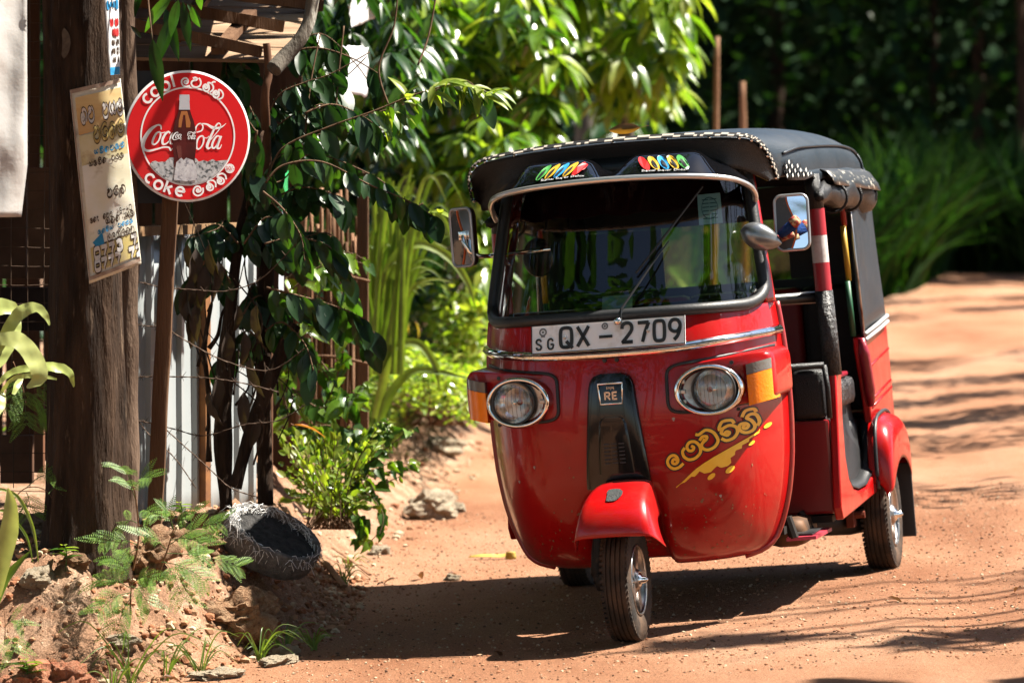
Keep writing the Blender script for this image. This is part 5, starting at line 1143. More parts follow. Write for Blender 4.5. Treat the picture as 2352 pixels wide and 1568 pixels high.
# ---- corrugated sheet fence
FE = empty('sheet_fence', W(440, 1140, 14.6)); tag(FE, 'white corrugated metal sheet fence with rust between sign post and trunks', 'fence'); FL = FE.location
SHEET = mat('white_sheet_metal', (.46, .50, .51), .35, col3=(.30, .15, .07), s3=2.2, c3=(.66, .80), rvar=.08, coat=.2)
FA, FBv = W(120, 540, 13.45), W(598, 540, 14.95); FD = Vector((FBv.x-FA.x, FBv.y-FA.y, 0)); FLEN = FD.length; FD.normalize(); FN = Vector((FD.y, -FD.x, 0))
def fpt(s_, d, z): return tuple(Vector((FA.x, FA.y, z))+FD*s_+FN*d-FL)
def sheet(s0, s1, d0, z0, z1):
    xs = []; x = s0; prof = ((0, 0), (.082, 0), (.090, .018), (.112, .018), (.120, 0))
    while x < s1-.001:
        for dx, dy in prof:
            if x+dx <= s1+.001: xs.append((x+dx, dy))
        x += .121
    m = MB(); m.grid([[fpt(q, d0+dy+.004*mnoise.noise(Vector((q*3, z*3, 1))), z+.012*(z > 1)*math.sin(q*5)) for q, dy in xs] for z in np.linspace(z0, z1, 8)]); return m.build('sheet', SHEET, FE, auto=30, solid=.001)
sheet(0, .61, .0, .22, 1.37); sheet(.60, 1.09, .003, .22, 1.385); sheet(1.08, FLEN, .0, .22, 1.35)
m = MB(); m.add([fpt(q, d, z) for q in (0, FLEN*.85) for d, z in ((.022, 1.35), (.060, 1.35), (.060, 1.385), (.022, 1.385))], [(0, 1, 2, 3), (7, 6, 5, 4), (0, 4, 5, 1), (1, 5, 6, 2), (2, 6, 7, 3), (3, 7, 4, 0)]); m.build('top_rail', mat('rusty_rail', (.22, .11, .05), .8, col2=(.40, .26, .14), scale=12), FE)
m = MB(); m.add([fpt(q, d, z) for q in (1.07, 1.11) for d, z in ((.022, .25), (.05, .25), (.05, 1.33), (.022, 1.33))], [(0, 1, 2, 3), (7, 6, 5, 4), (0, 4, 5, 1), (1, 5, 6, 2), (2, 6, 7, 3), (3, 7, 4, 0)]); m.build('rusty_batten', mat('rust_orange', (.36, .16, .06), .85, col2=(.22, .10, .05), scale=14), FE)

# ---- strands of barbed wire
WIRE = mat('rusty_wire', (.10, .065, .045), .7, .4)
def strand(pts, Y, label, barbs=9, dy=0):
    P = [np.array(W(p[0], p[1], Y+dy*i/(len(pts)-1))) for i, p in enumerate(pts)]; P = catmull(P, 8); m = MB()
    for ph in (0, math.pi): m.tube([Vector(p)+Vector((0, math.cos(i*1.3+ph)*.0014, math.sin(i*1.3+ph)*.0014)) for i, p in enumerate(P)], .0014, 4)
    for k in range(barbs):
        i = int((k+.5)*len(P)/barbs); c = Vector(P[i])
        for d in ((.012, .004, .016), (-.012, -.004, .014), (.006, -.004, -.016), (-.008, .004, -.015)): m.tube([c, c+Vector(d)*rnd(.7, 1.2)], [.0014, .0006], 3)
    o = m.build('barbed_wire', WIRE, recalc=False); tag(o, label, 'wire', 'barbed wire strands'); return o
strand([(270, 635), (330, 650), (375, 660), (440, 665), (520, 668), (600, 640), (680, 560)], 13.5, 'barbed wire strand running just below the yellowed notice', 8)
strand([(290, 742), (330, 748), (380, 755), (440, 790), (520, 830), (620, 850), (700, 800)], 13.5, 'barbed wire strand crossing the sheet fence at mid height', 9)
strand([(290, 868), (340, 865), (400, 865), (480, 868), (560, 880), (640, 900)], 13.52, 'level barbed wire strand across the lower half of the sheet fence', 10)
strand([(290, 960), (340, 970), (400, 985), (470, 1000), (560, 975), (640, 965), (700, 930)], 13.5, 'barbed wire strand sagging across the lower sheet fence', 10)
strand([(380, 985), (430, 1030), (480, 1075), (530, 1120), (590, 1140)], 13.45, 'loose barbed wire end falling towards the sack planter', 7)
strand([(295, 870), (310, 950), (345, 1000), (400, 1050), (450, 1120)], 13.45, 'loose barbed wire end dropping beside the sign post', 6)

# ---- hut behind with roof timbers and a board wall
H = empty('hut', (-2.6, 15.5, .2)); tag(H, 'dark wooden hut with exposed roof timbers behind the sign', 'hut'); HL = H.location
HW = mat('hut_board', (.045, .024, .015), .9, col2=(.09, .05, .03), scale=8, bump=.6, bscale=30, stretch=(1, 1, .2)); RP = mat('roof_plank', (.24, .15, .09), .85, col2=(.42, .29, .19), scale=8, bump=.5, bscale=30, stretch=(.25, 1, 1))
def beam(p0, p1, Y0, Y1, th, mt, name, dep=.05):
    a, b = W(*p0, Y0)-HL, W(*p1, Y1)-HL; d = (b-a).normalized(); up = Vector((0, 0, 1)); up = (up-d*up.dot(d)).normalized(); s = d.cross(up); m = MB(); h = th/2
    vs = [];
    for c in (a, b):
        for q, r in ((-1, -1), (1, -1), (1, 1), (-1, 1)): vs.append(c+s*q*dep/2+up*r*h)
    m.add(vs, [(0, 1, 2, 3), (7, 6, 5, 4), (0, 4, 5, 1), (1, 5, 6, 2), (2, 6, 7, 3), (3, 7, 4, 0)]); return m.build(name, mt, H)
def roof_pt(u, t): return W(250+u*(395+70*t)+30*t, 138-150*t+8*u, 14.05+1.15*t)-HL
for k in range(5):   # roof boards seen from below
    m = MB(); t0, t1 = k/5, (k+.93)/5; m.grid([[roof_pt(u, t) for u in np.linspace(0, 1-.02*(k % 2), 6)] for t in (t0, (t0+t1)/2, t1)]); m.build('roof_board', RP, H, solid=-.012)
beam((300, 55), (600, 120), 13.95, 14.05, .040, WOOD, 'rafter'); beam((262, -6), (650, 62), 14.3, 14.45, .042, WOOD, 'rafter'); beam((330, -40), (740, 14), 14.7, 14.9, .045, WOOD, 'rafter')
beam((500, 118), (575, 30), 14.0, 14.7, .025, WOOD, 'cross_beam'); beam((400, 90), (480, -20), 14.0, 14.9, .025, WOOD, 'cross_beam')
m = MB(); limb(m, [W(612, 100, 14.0)-HL, W(617, 170, 14.0)-HL, W(608, 230, 14.0)-HL, W(614, 420, 14.15)-HL, W(618, 1150, 14.3)-HL], .013, .016, 10, 6, .3); m.build('hut_post', mat('orange_brown_post', (.12, .055, .03), .8, col2=(.18, .09, .05), scale=10), H, smooth=True)
random.seed(4)
for k in range(26):
    x = -5.2+k*.165; m = MB(); m.box((x, 16.9+rnd(-.02, .02), -.1), (x+.15, 16.93, 2.6+rnd(-.05, .05)), 0, Matrix.Translation(-HL)); m.build('wall_board', HW, H)
m = MB(); m.grid([[(x-HL.x, y-HL.y, 2.25+.28*(y-13.9)-HL.z) for x in (-5.5, -.95)] for y in (13.9, 17.4)]); m.build('roof_sheet', mat('roof_tile_brown', (.16, .08, .05), .9), H, solid=.03)
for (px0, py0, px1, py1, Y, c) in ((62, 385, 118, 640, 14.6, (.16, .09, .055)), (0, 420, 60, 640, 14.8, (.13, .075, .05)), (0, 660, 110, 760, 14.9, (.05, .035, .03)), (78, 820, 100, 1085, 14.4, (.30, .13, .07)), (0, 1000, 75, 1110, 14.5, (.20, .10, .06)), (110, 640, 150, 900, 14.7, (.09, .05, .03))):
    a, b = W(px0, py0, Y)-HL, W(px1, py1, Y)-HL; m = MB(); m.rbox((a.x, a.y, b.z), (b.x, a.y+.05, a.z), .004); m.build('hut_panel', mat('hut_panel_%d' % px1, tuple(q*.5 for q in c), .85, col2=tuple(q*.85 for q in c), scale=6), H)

# ---- wire mesh in front of the hut
m = MB(); nm = empty('mesh_fence', W(70, 1120, 13.7)); tag(nm, 'rusty square wire mesh left of the thick trunk', 'fence'); ml = nm.location
for k in range(-1, 5):
    m2 = MB(); px = 28+38*k; m2.tube([W(px+3*math.sin(i), -120+i*155, 13.7)-ml for i in range(9)], .0016, 4); m2.build('upright_wire', WIRE, nm)
for k in range(30):
    m2 = MB(); py = -120+43*k; m2.tube([W(-30+i*32, py+1.5*math.sin(i+k), 13.7)-ml for i in range(7)], .0014, 4); m2.build('cross_wire', WIRE, nm)

# ---- plastic sheet hanging at the left edge
rows = []
for j in range(40):
    v = j/39; row = []
    for i in range(24):
        u = i/23; px = -160+u*(222-14*max(0, v-.8)*5*(1 if u > .5 else 0)); py = -90+v*(575+14*math.sin(u*2)); wz = .022*mnoise.noise(Vector((u*3, v*4, 2)))+.006*mnoise.noise(Vector((u*8, v*12, 7)))+.02*math.sin(u*9+v*3)+.35*u
        row.append(W(px, py, 11.85+wz+.05*(1-u)))
    rows.append(row)
m = MB(); m.grid(rows); o = m.build('hanging_tarp', mat('pale_plastic_sheet', (.50, .48, .46), .3, col2=(.60, .58, .56), scale=4, bump=.2, bscale=12, coat=.3), smooth=True, solid=.002, recalc=False); tag(o, 'crumpled pale plastic sheet hanging at the left edge', 'tarpaulin')

# ---- sack planter lying on the bank edge
K = empty('sack_planter', W(632, 1222, 13.62)); tag(K, 'tilted woven sack planter with frayed rim and dark soil', 'planter'); KL = K.location
ax = Vector((.40, -.40, .82)).normalized(); e1 = (Vector((.86, .1, -.45))-ax*Vector((.86, .1, -.45)).dot(ax)).normalized(); e2 = ax.cross(e1)
def kp(r, a, h): rr_ = r*(1+.05*mnoise.noise(Vector((math.cos(a)*2, math.sin(a)*2, h*6)))); return e1*math.cos(a)*rr_*1.12+e2*math.sin(a)*rr_*.92+ax*h
A = [2*math.pi*k/40 for k in range(40)]
SACK = mat('woven_sack', (.13, .13, .13), .6, col2=(.24, .235, .23), scale=40, bump=.6, bscale=120, col3=(.22, .15, .11), s3=7, c3=(.5, .7)); DSOIL = mat('dark_potting_soil', (.03, .03, .03), .95, col2=(.075, .072, .07), scale=30, bump=1, bscale=60)
m = MB(); m.grid([[kp(r, a, h) for a in A] for r, h in ((.145, -.10), (.153, -.08), (.160, -.05), (.158, .0), (.150, .012), (.144, -.005), (.140, -.04))], closed_u=True); m.build('sack', SACK, K, smooth=True)
m = MB(); m.grid([[kp(r, a, h+.010*mnoise.noise(Vector((math.cos(a)*r*30, math.sin(a)*r*30, 1)))) for a in A] for r, h in ((.143, -.022), (.11, -.016), (.07, -.012), (.03, -.012), (.002, -.012))], closed_u=True); m.build('soil', DSOIL, K, smooth=True)
m = MB(); random.seed(9)
for k in range(620):
    a = random.gauss(2.9, .8) if k < 330 else rnd(0, 6.28); b = kp(.152+rnd(-.02, .008), a, rnd(-.03, .014)); L_ = rnd(.012, .05)
    tg = (kp(1, a+.05, 0)-kp(1, a-.05, 0)).normalized()*random.choice((-1, 1)); d = (tg*rnd(.5, 1.2)+Vector((rnd(-.5, .5), rnd(-.5, .3), rnd(-1.1, .3)))).normalized()
    m.tube([b, b+d*L_*.5+ax*.006, b+d*L_+Vector((0, 0, -.010))], [.0013, .0012, .0008], 3, cap=False)
o = m.build('frayed_fibres', mat('sack_fibre', (.78, .77, .75), .5), K, recalc=False); o['kind'] = 'stuff'

# ---- clay tile stub behind the planter and planks on the ground
m = MB(); m.rbox((-.03, -.03, 0), (.03, .03, .09), .01); o = m.build('clay_stub', mat('burnt_clay', (.20, .07, .035), .9, bump=.5, bscale=40)); p = W(460, 1165, 13.75); o.location = (p.x, p.y, ground_z(p.x, p.y)-.01); tag(o, 'small rust brown clay stub behind the sack planter', 'clay stub')
for (x0, y0, x1, y1, Y, lb) in ((725, 1195, 790, 1270, 15.0, 'weathered plank lying on the ground right of the sack planter'), (765, 1200, 850, 1290, 15.6, 'thin dry stick lying at the road edge below the bright shrub')):
    a, b = W(x0, y0, Y+.4), W(x1, y1, Y); a.z = ground_z(a.x, a.y)+.03; b.z = ground_z(b.x, b.y)+.02; m = MB(); m.tube([a, a.lerp(b, .5)+Vector((0, 0, .005)), b], .016 if 'plank' in lb else .009, 6, flat=.5); o = m.build('plank' if 'plank' in lb else 'dry_stick', WOOD_PALE); tag(o, lb, 'plank' if 'plank' in lb else 'stick')
# ================================================================ plants near the bank
random.seed(21)
VL = [leaf_mesh('vine_leaf_a', .105, .056, LM['dark'], 'oval', .35, .22, 7, .01), leaf_mesh('vine_leaf_b', .092, .046, LM['dark'], 'oval', .15, .3, 7, .015), leaf_mesh('vine_leaf_c', .10, .05, LM['mid'], 'oval', .5, .25, 7, .01), leaf_mesh('vine_leaf_d', .10, .038, LM['bright'], 'lance', .5, .3, 7, .02)]
def thing(name, loc, label, cat, group=None):
    e = empty(name, loc); tag(e, label, cat, group); return e
def px_branch(P, pxs, Y, r0, r1, dy=0.0, name='branch', mt=None, n=7, rough=.2):
    m = MB(); L_ = P.location; pts = limb(m, [W(p[0], p[1], Y+dy*i/max(1, len(pxs)-1))-L_ for i, p in enumerate(pxs)], r0, r1, n, 6, rough); m.build(name, mt or TWIG, P, smooth=True); return pts
def hang_leaves(P, pts, n, meshes, skip=0.1, size=1.0, down=1.0, out=.5):
    it = []
    for k in range(n):
        i = int(np.interp(skip+(1-skip)*(k+.5)/n, [0, 1], [0, len(pts)-1])); c = Vector(pts[i]); t = Vector(pts[min(i+1, len(pts)-1)])-Vector(pts[max(i-1, 0)]); t.normalize(); s = -1 if k % 2 else 1
        side = t.cross(Vector((0, 0, 1))); d = t*rnd(.0, .7)*out+side*s*rnd(.2, .7)*out+Vector((rnd(-.2, .2), rnd(-.25, .15), -down*rnd(.6, 1.1)))
        M = Matrix.Translation(c) @ frame(d, (rnd(-.5, .5), -1, rnd(.1, .9)), rnd(-.4, .4)); it.append((random.choice(meshes), scl(M, size*rnd(.5, 1.32)) @ Matrix.Diagonal((1, rnd(.8, 1.2), rnd(.4, 1.8), 1))))
    return it
# dark-leaved climber on crooked stems
VN = thing('climber_shrub', W(600, 1130, 14.0), 'shrub with large dark hanging leaves climbing beside the sign', 'shrub')
px_branch(VN, [(610, 1160), (608, 1000), (606, 800), (612, 600), (604, 430)], 14.05, .028, .024, 0, 'stem', BARK, 12, .5)
px_branch(VN, [(520, 1170), (512, 1000), (520, 820), (530, 700), (548, 560), (575, 430), (600, 300)], 13.95, .034, .012, .1, 'stem', BARK, 12, .5)
px_branch(VN, [(540, 1120), (570, 1010), (610, 900), (650, 800), (678, 745)], 13.85, .026, .022, .05, 'leaning_stem', BARK, 12, .4)
px_branch(VN, [(480, 1060), (478, 900), (470, 800), (485, 700)], 14.1, .012, .008, 0, 'stem', BARK, 8, .4)
px_branch(VN, [(480, 800), (500, 770), (510, 720), (530, 690)], 14.0, .008, .004, 0, 'stem', BARK, 8, .4)
allv = []
for k in range(26):
    x0 = rnd(440, 640); y0 = rnd(700, 1120); px_branch(VN, [(x0, y0), (x0+rnd(-40, 40), y0-rnd(60, 140)), (x0+rnd(-90, 70), y0-rnd(150, 300))], 13.9+rnd(-.15, .3), rnd(.0025, .006), .0015, rnd(-.1, .2), 'twig', BARK, 5, .3)
for pxs, Y, n, ms, sk in (
    ([(610, 420), (650, 340), (760, 290), (860, 255), (960, 215), (1060, 192), (1125, 215)], 13.95, 26, [0, 1, 2, 2, 3], .05),
    ([(610, 420), (650, 380), (740, 372), (850, 425), (930, 458), (1000, 500)], 13.85, 26, [0, 1, 1, 2], .05),
    ([(608, 560), (680, 545), (760, 570), (800, 640)], 13.8, 20, [0, 1, 2], .1),
    ([(612, 660), (690, 680), (760, 700), (820, 725), (860, 765)], 13.8, 20, [0, 1, 2], .1),
    ([(600, 300), (640, 220), (700, 190), (760, 170), (850, 120)], 14.1, 24, [0, 1], .05), ([(600, 320), (560, 260), (540, 200), (560, 130)], 14.15, 20, [0, 0, 1], .1),
    ([(575, 430), (620, 360), (640, 290), (690, 255)], 14.2, 20, [0, 0, 1], .1), ([(600, 480), (640, 450), (700, 430), (780, 450)], 14.0, 20, [0, 1], .05), ([(548, 560), (510, 520), (480, 520), (440, 545)], 13.95, 14, [0, 1], .1),
    ([(530, 650), (500, 600), (470, 610), (440, 640)], 13.9, 12, [0, 1], .1), ([(560, 720), (590, 680), (640, 700), (670, 760)], 13.95, 14, [0, 1], .1), ([(610, 800), (570, 760), (530, 790), (500, 830)], 14.0, 9, [0, 1], .1), ([(610, 760), (650, 740), (700, 790), (720, 850)], 13.9, 12, [0, 2], .1), ([(560, 560), (610, 500), (660, 520), (700, 560)], 13.9, 18, [0, 1], .1), ([(604, 440), (650, 480), (690, 540), (700, 600)], 13.75, 16, [0, 0, 2], .2),
    ([(640, 130), (720, 110), (800, 130), (870, 170)], 14.3, 20, [0, 1], .1), ([(700, 260), (760, 240), (820, 260), (880, 300)], 14.0, 18, [0, 1, 2], .1), ([(590, 300), (580, 380), (585, 440), (575, 520)], 13.85, 16, [0, 0], .05)):
    for rep in range(2):
        pq = [(p[0]+rep*rnd(-28, 22)*min(1, q), p[1]+rep*rnd(-35, 35)*min(1, q)) for q, p in enumerate(pxs)]
        pts = px_branch(VN, pq, Y+.12*rep, .0042 if not rep else .003, .002, rnd(-.15, .2)); allv += hang_leaves(VN, pts, int(n*1.15), [VL[i] for i in ms], sk, 1.05, .9, .85)
for pxs in ([(770, 310), (775, 200), (790, 60)], [(700, 320), (712, 200), (735, 80)], [(960, 150), (985, 80), (1005, -30)], [(900, 260), (870, 160), (905, 60), (915, -40)]):
    px_branch(VN, pxs, 14.1, .004, .003, .1)
def _spot(M):
    p = M.translation+VN.location; return 1176+F_PX*p.x/p.y, 340+F_PX*(CAM_H-p.z)/p.y
def _keep(q):
    x, y = _spot(q[1]); return not (786 < x < 846 and 75 < y < 190) and not (622 < x < 668 and 345 < y < 480)
allv = [q for q in allv if _keep(q)]
allv.sort(key=lambda q: q[1].translation.y); single_leaves(allv[:290], VN); 
join_leaves('foliage', allv[290:], VN)
# lime leaves at the branch tips, their sunlit tone put into the colour
YS = [leaf_mesh('lit_tip_leaf', .10, .030, LM['lime'], 'lance', .7, .3, 7, .02)]
it = []
for c, n in (((985, 205), 7), (1040, 195, ), ((1075, 200), 7), ((1115, 215), 7), ((945, 225), 5), ((1000, 480), 6)):
    pass
for cx, cy, n in ((985, 205, 7), (1035, 195, 7), (1080, 200, 8), (1115, 215, 7), (940, 230, 5), (1000, 490, 6), (900, 260, 5)):
    for k in range(n):
        d = Vector((rnd(-.3, 1), rnd(-.5, .5), rnd(-.9, .45))); M = Matrix.Translation(W(cx+rnd(-18, 18), cy+rnd(-8, 8), 13.95)-VN.location) @ frame(d, (0, -.5, 1)); it.append((YS[0], scl(M, rnd(.8, 1.2))))
single_leaves(it, VN, 'lit_tip_leaf')
# withered leaves hanging left of the stems
DL = [leaf_mesh('dead_leaf', .14, .045, leaf_mat('leaf_withered', [(.03, .018, .012), (.05, .03, .02)], .7, .2), 'lance', .6, .6, 7, .08)]
it = []
for cx, cy in ((430, 560), (450, 570), (440, 640), (425, 660), (455, 640), (432, 720), (450, 700), (470, 610), (480, 560), (500, 600), (545, 700), (560, 760), (520, 760), (575, 820), (590, 700), (500, 860), (560, 900), (590, 960), (480, 900)):
    d = Vector((rnd(-.2, .2), rnd(-.2, .2), -1)); it.append((DL[0], scl(Matrix.Translation(W(cx, cy, 13.75)-VN.location) @ frame(d, (rnd(-1, 1), -1, 0)), rnd(.8, 1.15))))
single_leaves(it, VN, 'withered_leaf')

# stick fence behind, with a dark post
SF = thing('stick_fence', W(760, 980, 16.4), 'fence of upright brown sticks behind the climbing leaves', 'fence'); L_ = SF.location
for k in range(44):
    px = 655+k*4.1+rnd(-3, 3); top = rnd(420, 620) if px > 690 else rnd(600, 760); m = MB(); Y = 16.5+rnd(-.12, .12)
    limb(m, [W(px+rnd(-4, 4), 1010, Y)-L_, W(px+rnd(-5, 5), 800, Y)-L_, W(px+rnd(-9, 9), top, Y)-L_], rnd(.007, .016), rnd(.005, .011), 6, 4, .3); m.build('stick', WOOD_PALE if rnd(0, 1) < .75 else WOOD, SF, smooth=True)
m = MB(); a, b = W(820, 395, 16.35)-L_, W(846, 985, 16.35)-L_; m.rbox((a.x, -.05, b.z), (b.x, .0, a.z), .005); m.build('dark_post', WOOD, SF)
for y in (640, 830):
    m = MB(); limb(m, [W(660, y, 16.32)-L_, W(750, y-12, 16.3)-L_, W(850, y+6, 16.3)-L_], .008, .006, 6); m.build('cross_stick', WOOD, SF, smooth=True)
# creeper with lit heart-shaped leaves on the stick fence
HV = thing('creeper', W(760, 1000, 15.9), 'creeper with sunlit heart-shaped leaves on the stick fence', 'creeper')
HLF = [leaf_mesh('creeper_leaf_a', .085, .065, LM['mid'], 'heart', .4, .2, 6, .01), leaf_mesh('creeper_leaf_b', .075, .05, LM['bright'], 'heart', .5, .3, 6, .02), leaf_mesh('creeper_leaf_c', .09, .045, LM['bright'], 'lance', .5, .3, 6, .02)]
it = []
for pxs, n in (([(660, 640), (720, 600), (780, 640), (810, 720)], 16), ([(650, 960), (660, 860), (700, 760), (730, 660), (720, 560)], 24), ([(720, 1000), (740, 900), (790, 820), (800, 720)], 24), ([(650, 760), (700, 790), (760, 860), (800, 940)], 22), ([(660, 900), (720, 930), (800, 930), (840, 900)], 24), ([(680, 980), (740, 1000), (810, 985), (860, 1000)], 22), ([(740, 640), (790, 600), (850, 610)], 10)):
    for rep in range(2):
        pq = [(p[0]+rep*rnd(-22, 22), p[1]+rep*rnd(-25, 25)) for p in pxs]; pts = px_branch(HV, pq, 15.9-.25*rep, .004, .002, rnd(-.3, .1)); it += hang_leaves(HV, pts, int(n*.95), HLF, .02, 1.05, .5, 1.0)
single_leaves(it, HV)
# pale banner scraps behind the leaves
for nm, q, Y, c, lb, cat in (('white_sheet', [(786, 105), (846, 108), (842, 222), (790, 215)], 15.1, (.86, .88, .90), 'white plastic sheet glowing in the sun above the climbing shrub', 'sheet'), ('white_sheet', [(800, 5), (850, -40), (862, 40), (806, 66)], 17.2, (.82, .84, .86), 'torn upper scrap of white plastic at the top edge', 'sheet'),
    ('green_banner', [(628, 395), (662, 392), (655, 560), (632, 560)], 15.2, (.01, .42, .12), 'bright green banner scrap beside the dark stem', 'banner'), ('white_banner', [(640, 500), (652, 480), (650, 700), (640, 690)], 15.1, (.62, .66, .7), 'narrow white banner edge under the green one', 'banner')):
    m = MB(); P = lambda u, v: W((q[0][0]*(1-u)+q[1][0]*u)*(1-v)+(q[3][0]*(1-u)+q[2][0]*u)*v, (q[0][1]*(1-u)+q[1][1]*u)*(1-v)+(q[3][1]*(1-u)+q[2][1]*u)*v, Y+.02*math.sin(u*7+v*4)+.45*u); m.grid([[P(u+.10*mnoise.noise(Vector((v*4, 1, Y)))*(1 if u > .5 else -1)*abs(2*u-1), v+.08*mnoise.noise(Vector((u*5, 7, Y)))*abs(2*v-1)) for u in np.linspace(0, 1, 10)] for v in np.linspace(0, 1, 12)]); o = m.build(nm, mat('cloth_%s_%d' % (nm, q[0][1]), c, .5, col2=tuple(x*.8 for x in c), scale=9), smooth=True, solid=.002); tag(o, lb, cat)

# bright low shrub at the bank's edge
BS = thing('bright_shrub', W(760, 1180, 15.5), 'low bright yellow-green shrub with many small leaves at the bank edge', 'shrub')
SL = [leaf_mesh('small_leaf_a', .046, .026, LM['lime'], 'oval', .3, .25, 5, 0), leaf_mesh('small_leaf_b', .04, .022, LM['bright'], 'oval', .4, .3, 5, 0), leaf_mesh('small_leaf_c', .052, .03, LM['lime'], 'oval', .2, .2, 5, 0)]
it = []
random.seed(5)
for k in range(92):
    a = rnd(0, 6.28); tx = 765+rnd(-135, 125); ty = rnd(965, 1165)+.10*abs(tx-765); pts = px_branch(BS, [(760+rnd(-60, 60), 1215), ((tx+760)/2, (ty+1200)/2-15), (tx, ty)], 15.45+rnd(-.35, .35), .003, .0012, rnd(-.3, .2), n=5); it += hang_leaves(BS, pts, 14, SL, .25, .78, -.15, 1.2)
random.shuffle(it); single_leaves(it[:250], BS); join_leaves('foliage', it[250:], BS)
# trailing weed right of it
WD = thing('trailing_weed', W(870, 1150, 15.6), 'trailing weed with grey green leaves spilling onto the road edge', 'weed'); it = []
for pxs in ([(800, 1080), (850, 1060), (900, 1020), (940, 985)], [(790, 1130), (840, 1130), (880, 1180), (870, 1230)], [(780, 1150), (820, 1190), (830, 1240)], [(830, 1010), (870, 970), (900, 980)], [(800, 1100), (860, 1090), (920, 1075), (960, 1060)]):
    for rep in range(3):
        pq = [(p[0]+rep*rnd(-20, 20), p[1]+rep*rnd(-22, 16)) for p in pxs]; pts = px_branch(WD, pq, 15.5, .003, .0015, rnd(-.2, .2)); it += hang_leaves(WD, pts, 15, [HLF[0], HLF[1], SL[2]], .02, .66, .5, 1)
single_leaves(it, WD)

# feathery seedlings: leaves of many tiny leaflets
def frond_mesh(name, n=15, L=.10, ll=.016, mt=None):
    m = MB(); m.tube([(0, 0, 0), (L*.5, 0, .004), (L, 0, -.006)], [.0009, .0008, .0005], 3, cap=False)
    for k in range(n):
        t = (k+1)/n; x = L*t; l = ll*math.sin(math.pi*(t*.8+.15))
        for s in (-1, 1):
            w = .0019; c = Vector((x, 0, .004*math.sin(t*3))); d = Vector((.45, s, .06)).normalized(); q = Vector((1, -s*.45, 0)).normalized()
            m.add([c, c+d*l*.5+q*w, c+d*l, c+d*l*.5-q*w], [(0, 1, 2, 3)])
    me = bpy.data.meshes.new(name); me.from_pydata(m.v, [], m.f); me.materials.append(mt); return me
FR = [frond_mesh('frond_a', 12, .085, .017, LM['fern']), frond_mesh('frond_b', 10, .066, .015, LM['fern'])]
def feathery(name, stem, Y, leaves, label, r=.004):
    P = thing(name, W(*stem[0], Y), label, 'seedling'); px_branch(P, stem, Y, r, r*.5, 0, 'stem', mat('reddish_stem', (.20, .10, .05), .7) if 'reddish_stem' not in bpy.data.materials else bpy.data.materials['reddish_stem'])
    for (x0, y0, x1, y1, n) in leaves:
        pts = px_branch(P, [(x0, y0), ((x0+x1)/2, (y0+y1)/2-10), (x1, y1)], Y+rnd(-.1, .1), .0016, .0008, rnd(-.15, .1), 'leaf_stalk', STALK, 4, 0)
        for k in range(n):
            i = int((.25+.75*(k+1)/n)*(len(pts)-1)); c = Vector(pts[i]); t = (Vector(pts[i])-Vector(pts[i-1])).normalized(); sd = t.cross(Vector((0, -.6, .8))).normalized()
            for s in (-1, 1):
                d = t*.75+sd*s*.8+Vector((0, 0, -.15+rnd(-.15, .15))); share('frond', random.choice(FR), P, scl(Matrix.Translation(c) @ frame(d, (rnd(-.2, .2), -.7, .8)), rnd(.75, 1.1)))
    return P
feathery('feathery_seedling', [(305, 1310), (318, 1240), (314, 1160), (305, 1110)], 12.72, [(305, 1115, 275, 1072, 4), (308, 1120, 345, 1095, 4), (316, 1180, 360, 1180, 4), (316, 1250, 235, 1245, 6), (314, 1200, 280, 1210, 3), (312, 1150, 290, 1105, 4), (318, 1260, 280, 1300, 4)], 'tall feathery seedling with a thin red stem in front of the trunk')
feathery('feathery_seedling', [(355, 1345), (375, 1290), (390, 1245), (400, 1210)], 12.7, [(390, 1250, 500, 1200, 7), (398, 1215, 380, 1170, 5), (380, 1270, 545, 1300, 9), (370, 1290, 470, 1330, 8), (380, 1260, 330, 1230, 5), (395, 1230, 440, 1180, 5), (375, 1285, 420, 1370, 6), (390, 1240, 470, 1250, 7)], 'spreading feathery seedling leaning right over the bank')
feathery('feathery_seedling', [(300, 1410), (300, 1370), (305, 1320)], 12.55, [(300, 1350, 225, 1330, 7), (300, 1360, 230, 1400, 7), (302, 1370, 270, 1440, 6), (303, 1340, 350, 1330, 6), (300, 1330, 260, 1280, 6), (300, 1345, 340, 1385, 6)], 'dense bluish feathery seedling low on the bank')
feathery('feathery_seedling', [(20, 1160), (60, 1120), (110, 1130), (140, 1200)], 12.9, [(60, 1120, 120, 1090, 4), (110, 1135, 140, 1125, 3), (120, 1150, 145, 1190, 3), (60, 1130, 70, 1170, 4)], 'drooping feathery sprig left of the trunk base', .002)
feathery('feathery_seedling', [(30, 830), (50, 880), (60, 930)], 13.1, [(50, 860, 20, 940, 5), (55, 880, 60, 970, 6), (60, 900, 110, 960, 6), (65, 880, 130, 930, 5)], 'dark feathery foliage in front of the wire mesh', .002)
feathery('feathery_seedling', [(10, 1480), (12, 1440), (10, 1400)], 12.35, [(10, 1440, 40, 1430, 3), (10, 1460, 30, 1490, 3)], 'small feathery sprig at the lower left edge', .002)
